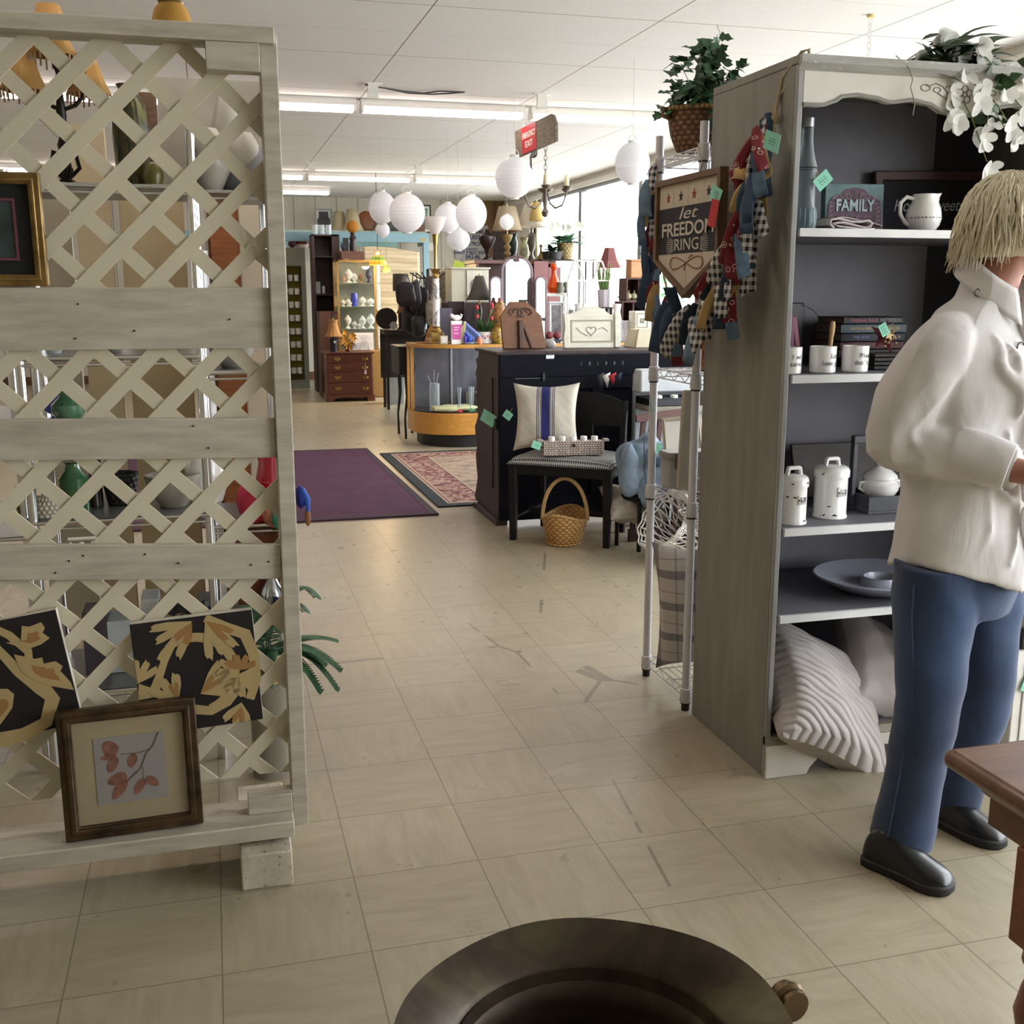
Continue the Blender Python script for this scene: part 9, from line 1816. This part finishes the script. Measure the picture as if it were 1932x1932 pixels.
for i in range(620):
    a = RH.uniform(0, 2*pi); front = math.sin(a)      # 1 = towards the face
    if front > 0.62: continue
    t0 = RH.uniform(0.2, 1.45); L_ = RH.uniform(0.10, 0.17); pts = []; a1 = a+RH.uniform(-.14, .14); fl_ = RH.uniform(0.0, 0.03); te_ = RH.uniform(0.50, 0.84)
    if -0.25 < math.atan2(math.sin(a), math.cos(a)) < 0.5: te_ = RH.uniform(0.28, 0.6)
    for k in range(7):
        u = k/6; t_ = t0-(t0+te_)*u; d = hairbase(max(t_, -0.35), a+(a1-a)*u+0.05*math.sin(u*8+i)); r_ = 0.099+0.006*math.sin(u*7+i*1.7)+fl_*max(0, u-0.55)*2.8; a_w = 0.05*math.sin(u*8+i)
        p_ = HC+d*r_; p_.z -= max(0, -t_-0.35)*0.16; pts.append(p_)
    hs.tube(pts, [0.0020, 0.0028, 0.0030, 0.0028, 0.0024, 0.0016, 0.0006], 4)
O('hair_strands', hs, mt('#e6dcc2', 0.42, var=0.12, vs=30), pr, ang=180)
er = MB(); e_ = hd_c+SH_*0.092-FH*0.005-UP*0.035-PO
for i in range(14): a = RH.uniform(0, 6.28); er.sph(e_+FH*0.010*math.cos(a)+UP*0.012*math.sin(a), 0.0022, 6, 4)
O('earring', er, mt('#b5ada0', 0.2, 1.0), pr)
# shirt
sm = MB()
def hemz(a): return 0.062*abs(math.cos(a))**1.5-0.022
def wr_(seed, amp):
    return lambda a: 1+amp*noise.noise(Vector((math.cos(a)*1.7, math.sin(a)*1.7, seed)))+amp*0.6*math.sin(5*a+seed*3)
levels = [(c_hem+UP*0.0, 0.190, 0.155, 0), (c_hem.lerp(c_wst, 0.3), 0.184, 0.150, 1), (c_hem.lerp(c_wst, 0.7), 0.176, 0.140, 2), (c_wst, 0.172, 0.136, 3), (c_wst.lerp(c_ch, 0.5), 0.172, 0.140, 4), (c_ch, 0.176, 0.142, 5), (c_ch.lerp(c_sh, 0.6), 0.182, 0.125, 6), (c_sh-UP*0.005, 0.172, 0.098, 7), (c_sh+UP*0.030, 0.128, 0.086, 8), (c_sh.lerp(c_nk, 0.55)-UP*0.002, 0.088, 0.075, 8), (c_nk-UP*0.022, 0.066, 0.066, 9)]
rings = []
for i, (c_, rw, rd, sd) in enumerate(levels): rings.append(ell(c_, rw, rd, 0, 56, wr_(sd*0.45, 0.035 if i < 7 else 0.01), zf=hemz if i == 0 else ((lambda a: -0.050*math.sin(a)) if i == 10 else None)))
sm.loft(rings)
limb(sm, [shR-RT*0.05+UP*0.0, shR+RT*0.005-UP*0.03, shR.lerp(elR, 0.5)+RT*0.012, elR-UP*0.015, elR.lerp(wrR, 0.35)-UP*0.012, elR.lerp(wrR, 0.60)], [0.050, 0.066, 0.070, 0.068, 0.056, 0.044], 30, amp=0.10, seed=3, freq=9)
limb(sm, [shL+RT*0.05, shL-RT*0.005-UP*0.03, shL.lerp(elL, 0.5)-RT*0.012, elL-UP*0.015, elL.lerp(wrL, 0.35)-UP*0.01, elL.lerp(wrL, 0.60)], [0.055, 0.068, 0.072, 0.070, 0.06, 0.052], 28, amp=0.08, seed=9, freq=9)
def ridge(ax_pts, rad_, ph0, ph1, u0, u1, r_, n=9):   # a raised fold winding over a tube-like piece of cloth
    P_ = [Vector(p)-PO for p in ax_pts]; L_ = len(P_)-1; out = []; vc = Vector((-0.62, -0.78, 0))
    for k in range(n):
        u = (u0+(u1-u0)*k/(n-1))*L_; i = min(int(u), L_-1); c_ = P_[i].lerp(P_[i+1], u-i); t_ = (P_[i+1]-P_[i]).normalized(); x_ = (vc-t_*vc.dot(t_)).normalized(); y_ = t_.cross(x_)
        ph = ph0+(ph1-ph0)*k/(n-1)+0.08*math.sin(k*1.3); rr = rad_[i]+(rad_[min(i+1, L_)]-rad_[i])*(u-i)
        out.append(c_+(x_*math.cos(ph)+y_*math.sin(ph))*rr*0.985)
    sm.tube(out, [r_*(0.25+0.75*math.sin(pi*(k+0.3)/(n-0.4))) for k in range(n)], 8)
aR = [shR+RT*0.005-UP*0.03, shR.lerp(elR, 0.5)+RT*0.012, elR-UP*0.015, elR.lerp(wrR, 0.35)-UP*0.012, elR.lerp(wrR, 0.60)]; rR = [0.066, 0.070, 0.068, 0.056, 0.044]
for ph0, ph1, u0, u1, r_ in [(-1.2, -0.2, 0.0, 0.55, 0.010), (-0.6, 0.5, 0.02, 0.5, 0.008), (0.2, 1.0, 0.05, 0.5, 0.009), (0.9, -0.3, 0.25, 0.62, 0.010), (-1.3, 0.4, 0.42, 0.70, 0.011), (-0.9, 0.9, 0.50, 0.78, 0.009), (1.3, 0.1, 0.48, 0.85, 0.010), (-0.4, 0.7, 0.62, 0.95, 0.008), (0.0, -1.2, 0.6, 0.98, 0.009)]:
    ridge(aR, rR, ph0, ph1, u0, u1, r_)
tp_ = [c_hem, c_wst, c_ch, c_sh]
for ph0, ph1, u0, u1, r_ in [(0.15, 0.8, 0.95, 0.55, 0.012), (0.45, 1.1, 0.9, 0.45, 0.011), (0.6, 0.2, 0.5, 0.05, 0.010), (-0.2, -0.05, 0.45, 0.03, 0.010), (-0.7, -0.5, 0.6, 0.05, 0.009), (0.9, 0.75, 0.6, 0.06, 0.010), (0.2, 1.2, 0.32, 0.2, 0.010)]:
    ridge(tp_, [0.170, 0.152, 0.158, 0.135], ph0, ph1, u0, u1, r_)
def cotton():
    s = NT('cotton'); s.base('#d6d3d2'); s.p(Roughness=0.85); a = s.noise(2.2, 2, s.map((1.3, 1.3, 0.9), rot=(0.5, 0.4, 0)), 0.45, 0.9)
    r_ = s.math('SUBTRACT', 1.0, s.math('ABSOLUTE', s.math('MULTIPLY_ADD', a, 6.0, -3.0))); r2_ = s.math('MAXIMUM', r_, 0.0)
    b = s.noise(7, 3, s.map((1.2, 1.2, 0.6), rot=(0.2, 0.9, 0)), 0.5, 1.2); s.bump(s.math('ADD', s.math('MULTIPLY', r2_, 0.55), s.math('MULTIPLY', b, 0.4)), 0.38, 0.03); return s.mat
M_sh = cotton()
sh_ = O('shirt', sm, M_sh, pr, ang=180); remesh(sh_, 0.0065, 4)
tx = bpy.data.textures.new('folds', 'CLOUDS'); tx.noise_scale = 0.15; tx.noise_depth = 1
dm_ = sh_.modifiers.new('folds', 'DISPLACE'); dm_.texture = tx; dm_.strength = 0.022; dm_.mid_level = 0.5; dm_.texture_coords = 'LOCAL'
for el_, wr2, seed in ((elR, wrR, 2), (elL, wrL, 4)):
    d = (wr2-el_); cf = MB(); limb(cf, [el_+d*0.40, el_+d*0.43, el_+d*0.60, el_+d*0.82, el_+d*0.84], [0.046, 0.058, 0.057, 0.052, 0.046], 34, amp=0.05, seed=seed, freq=12); O('cuff', cf, M_sh, sh_, ang=180)
cl = MB(); F2, S2 = FX, RT
def col(u, v):   # collar band folding outwards, open at the front
    a = pi/2+0.55+(2*pi-1.1)*u; rr = 0.062+0.030*v**0.8; dz = 0.040*(1-v)-0.016*v-0.03*v*abs(math.cos((a-pi/2)/2))**6
    c_ = c_nk-PO-UP*0.026+FX*0.008; return c_+S2*(rr*math.cos(a))+F2*((rr+0.006)*math.sin(a))+UP*(dz-0.052*math.sin(a))
cl.sheet(col, 36, 5); O('collar', cl, M_sh, sh_, solid=0.003, ang=180)
pk = MB(); pf = lambda t_, o_: (levels[9][0].lerp(c_ch, t_) if t_ < 1 else c_ch.lerp(c_hem, t_-1))
pts = [c_nk+FX*0.075-UP*0.03, c_sh+FX*0.108-UP*0.02, c_ch+FX*0.150, c_wst+FX*0.146, c_hem+FX*0.160]
pk.loft([[ (p_+RT*0.014*s_+FX*o_)-PO for s_, o_ in ((-1, -0.01), (1, -0.01), (1, 0.006), (-1, 0.006))] for p_ in pts]); O('placket', pk, M_sh, sh_, ang=180)
bt_ = MB(); 
for k in range(6):
    u = k/5*3.6+0.2; i_ = int(u); p_ = pts[i_].lerp(pts[i_+1], u-i_)+FX*0.007; bt_.cyl(p_-PO, p_+FX*0.002-PO, 0.005, n=12)
O('buttons', bt_, M_white, sh_)
em_ = MB(); ec = col(0.80, 0.9); em_.tube([ec+Vector(v)*0.010-RT*0+RT*0.004 for v in ((0, 0, 1), (0.8, 0, 0.2), (0.3, 0, -0.8), (-0.5, 0, -0.6), (-0.9, 0, 0.2))], 0.0012, 4, True); O('collar_stitching', em_, M_ink, sh_)
sg_ = MB(); gc = c_sh+FX*0.118-UP*0.05+RT*0.02-PO
for sx_ in (-1, 1): sg_.tube([gc+RT*(0.022*sx_+0.018*math.cos(a))+UP*(0.013*math.sin(a)) for a in [j*pi/6 for j in range(12)]], 0.0018, 5, True)
O('eyeglasses', sg_, M_black, pr)
# jeans
jm = MB()
jm.loft([ell(pelvis-UP*0.10, 0.145, 0.105, n=40), ell(pelvis, 0.165, 0.130, n=40), ell(pelvis+UP*0.08, 0.158, 0.122, n=40), ell(c_hem.lerp(c_wst, 0.45), 0.14, 0.11, n=40)])
limb(jm, [hipR+UP*0.02, hipR-UP*0.09, kneeR, kneeR.lerp(ankR, 0.5), ankR-UP*0.018], [0.098, 0.096, 0.072, 0.066, 0.071], 30, amp=0.045, seed=1, freq=10)
limb(jm, [hipL+UP*0.02, hipL-UP*0.09, kneeL, kneeL.lerp(ankL, 0.5), ankL-UP*0.018], [0.098, 0.094, 0.070, 0.064, 0.068], 30, amp=0.045, seed=7, freq=10)
def denim():
    s = NT('denim'); b = s.ramp(s.noise(3.5, 4), [(0.3, '#16223c'), (0.55, '#243758'), (0.75, '#33496c')]); w_ = s.noise(420, 2); s.base(s.mix(s.math('MULTIPLY', w_, 0.25), b, '#4a6285')); s.p(Roughness=0.9, Sheen_Weight=0.2); s.bump(w_, 0.25, 0.002); return s.mat
jo = O('jeans', jm, denim(), pr, ang=180); remesh(jo, 0.0065, 4)
sd_ = MB()
for h_, k_, a_ in ((hipR, kneeR, ankR),):
    ps3 = [h_-UP*0.02+RT*0.100, h_-UP*0.10+RT*0.098, h_.lerp(k_, 0.6)+RT*0.083, k_+RT*0.073, k_.lerp(a_, 0.5)+RT*0.068, a_+RT*0.073-UP*0.02]
    # side seam follows the outer leg
    sd_.tube([p_-PO for p_ in ps3], 0.0018, 6)
O('side_seam', sd_, mt('#3a4f70', 0.9), jo)
dj2 = jo.modifiers.new('folds', 'DISPLACE'); dj2.texture = tx; dj2.strength = 0.014; dj2.mid_level = 0.5
# shoes
M_shoe = mt('#0d0d11', 0.28, var=0.1, vs=4, spec=0.5)
for nm, an, tip_, hl in (('shoe', ankR, atZ(1798, 1672, 0.02), atZ(1632, 1600, 0.03)), ('shoe', ankL, atZ(1896, 1588, 0.02), Vector((1.745, 2.335, 0)))):
    hl = Vector((hl.x, hl.y, 0)); tp = Vector((tip_.x, tip_.y, 0)); d = (tp-hl); L_ = d.length; d.normalize(); s_ = Vector((d.y, -d.x, 0)); up_ = MB(); so = MB()
    prof_ = [(0.0, 0.010, 0.04), (0.03, 0.031, 0.075), (0.12, 0.035, 0.098), (0.25, 0.036, 0.112), (0.40, 0.037, 0.102), (0.55, 0.042, 0.078), (0.72, 0.048, 0.060), (0.85, 0.045, 0.050), (0.95, 0.032, 0.040), (1.0, 0.010, 0.022)]
    rings = []; rs = []
    for u, w_, h_ in prof_:
        c_ = hl+d*(L_*u)-PO; rings.append([c_+s_*(w_*math.copysign(abs(math.cos(a))**0.8, math.cos(a)))+UP*(0.022+(h_-0.022)*max(0, math.sin(a))**0.9+(0.0 if math.sin(a) >= 0 else 0.012*math.sin(a))) for a in [2*pi*j/20 for j in range(20)]])
        rs.append([c_+s_*((w_+0.004)*x_)+UP*z_ for x_, z_ in ((-1, 0.0), (1, 0.0), (1.03, 0.024), (-1.03, 0.024))])
    sh2_ = O('shoe', up_.loft(rings), M_shoe, pr, ang=180, sub=1); O('sole', so.loft(rs), mt('#141213', 0.6), sh2_, bevel=0.006, seg=3)
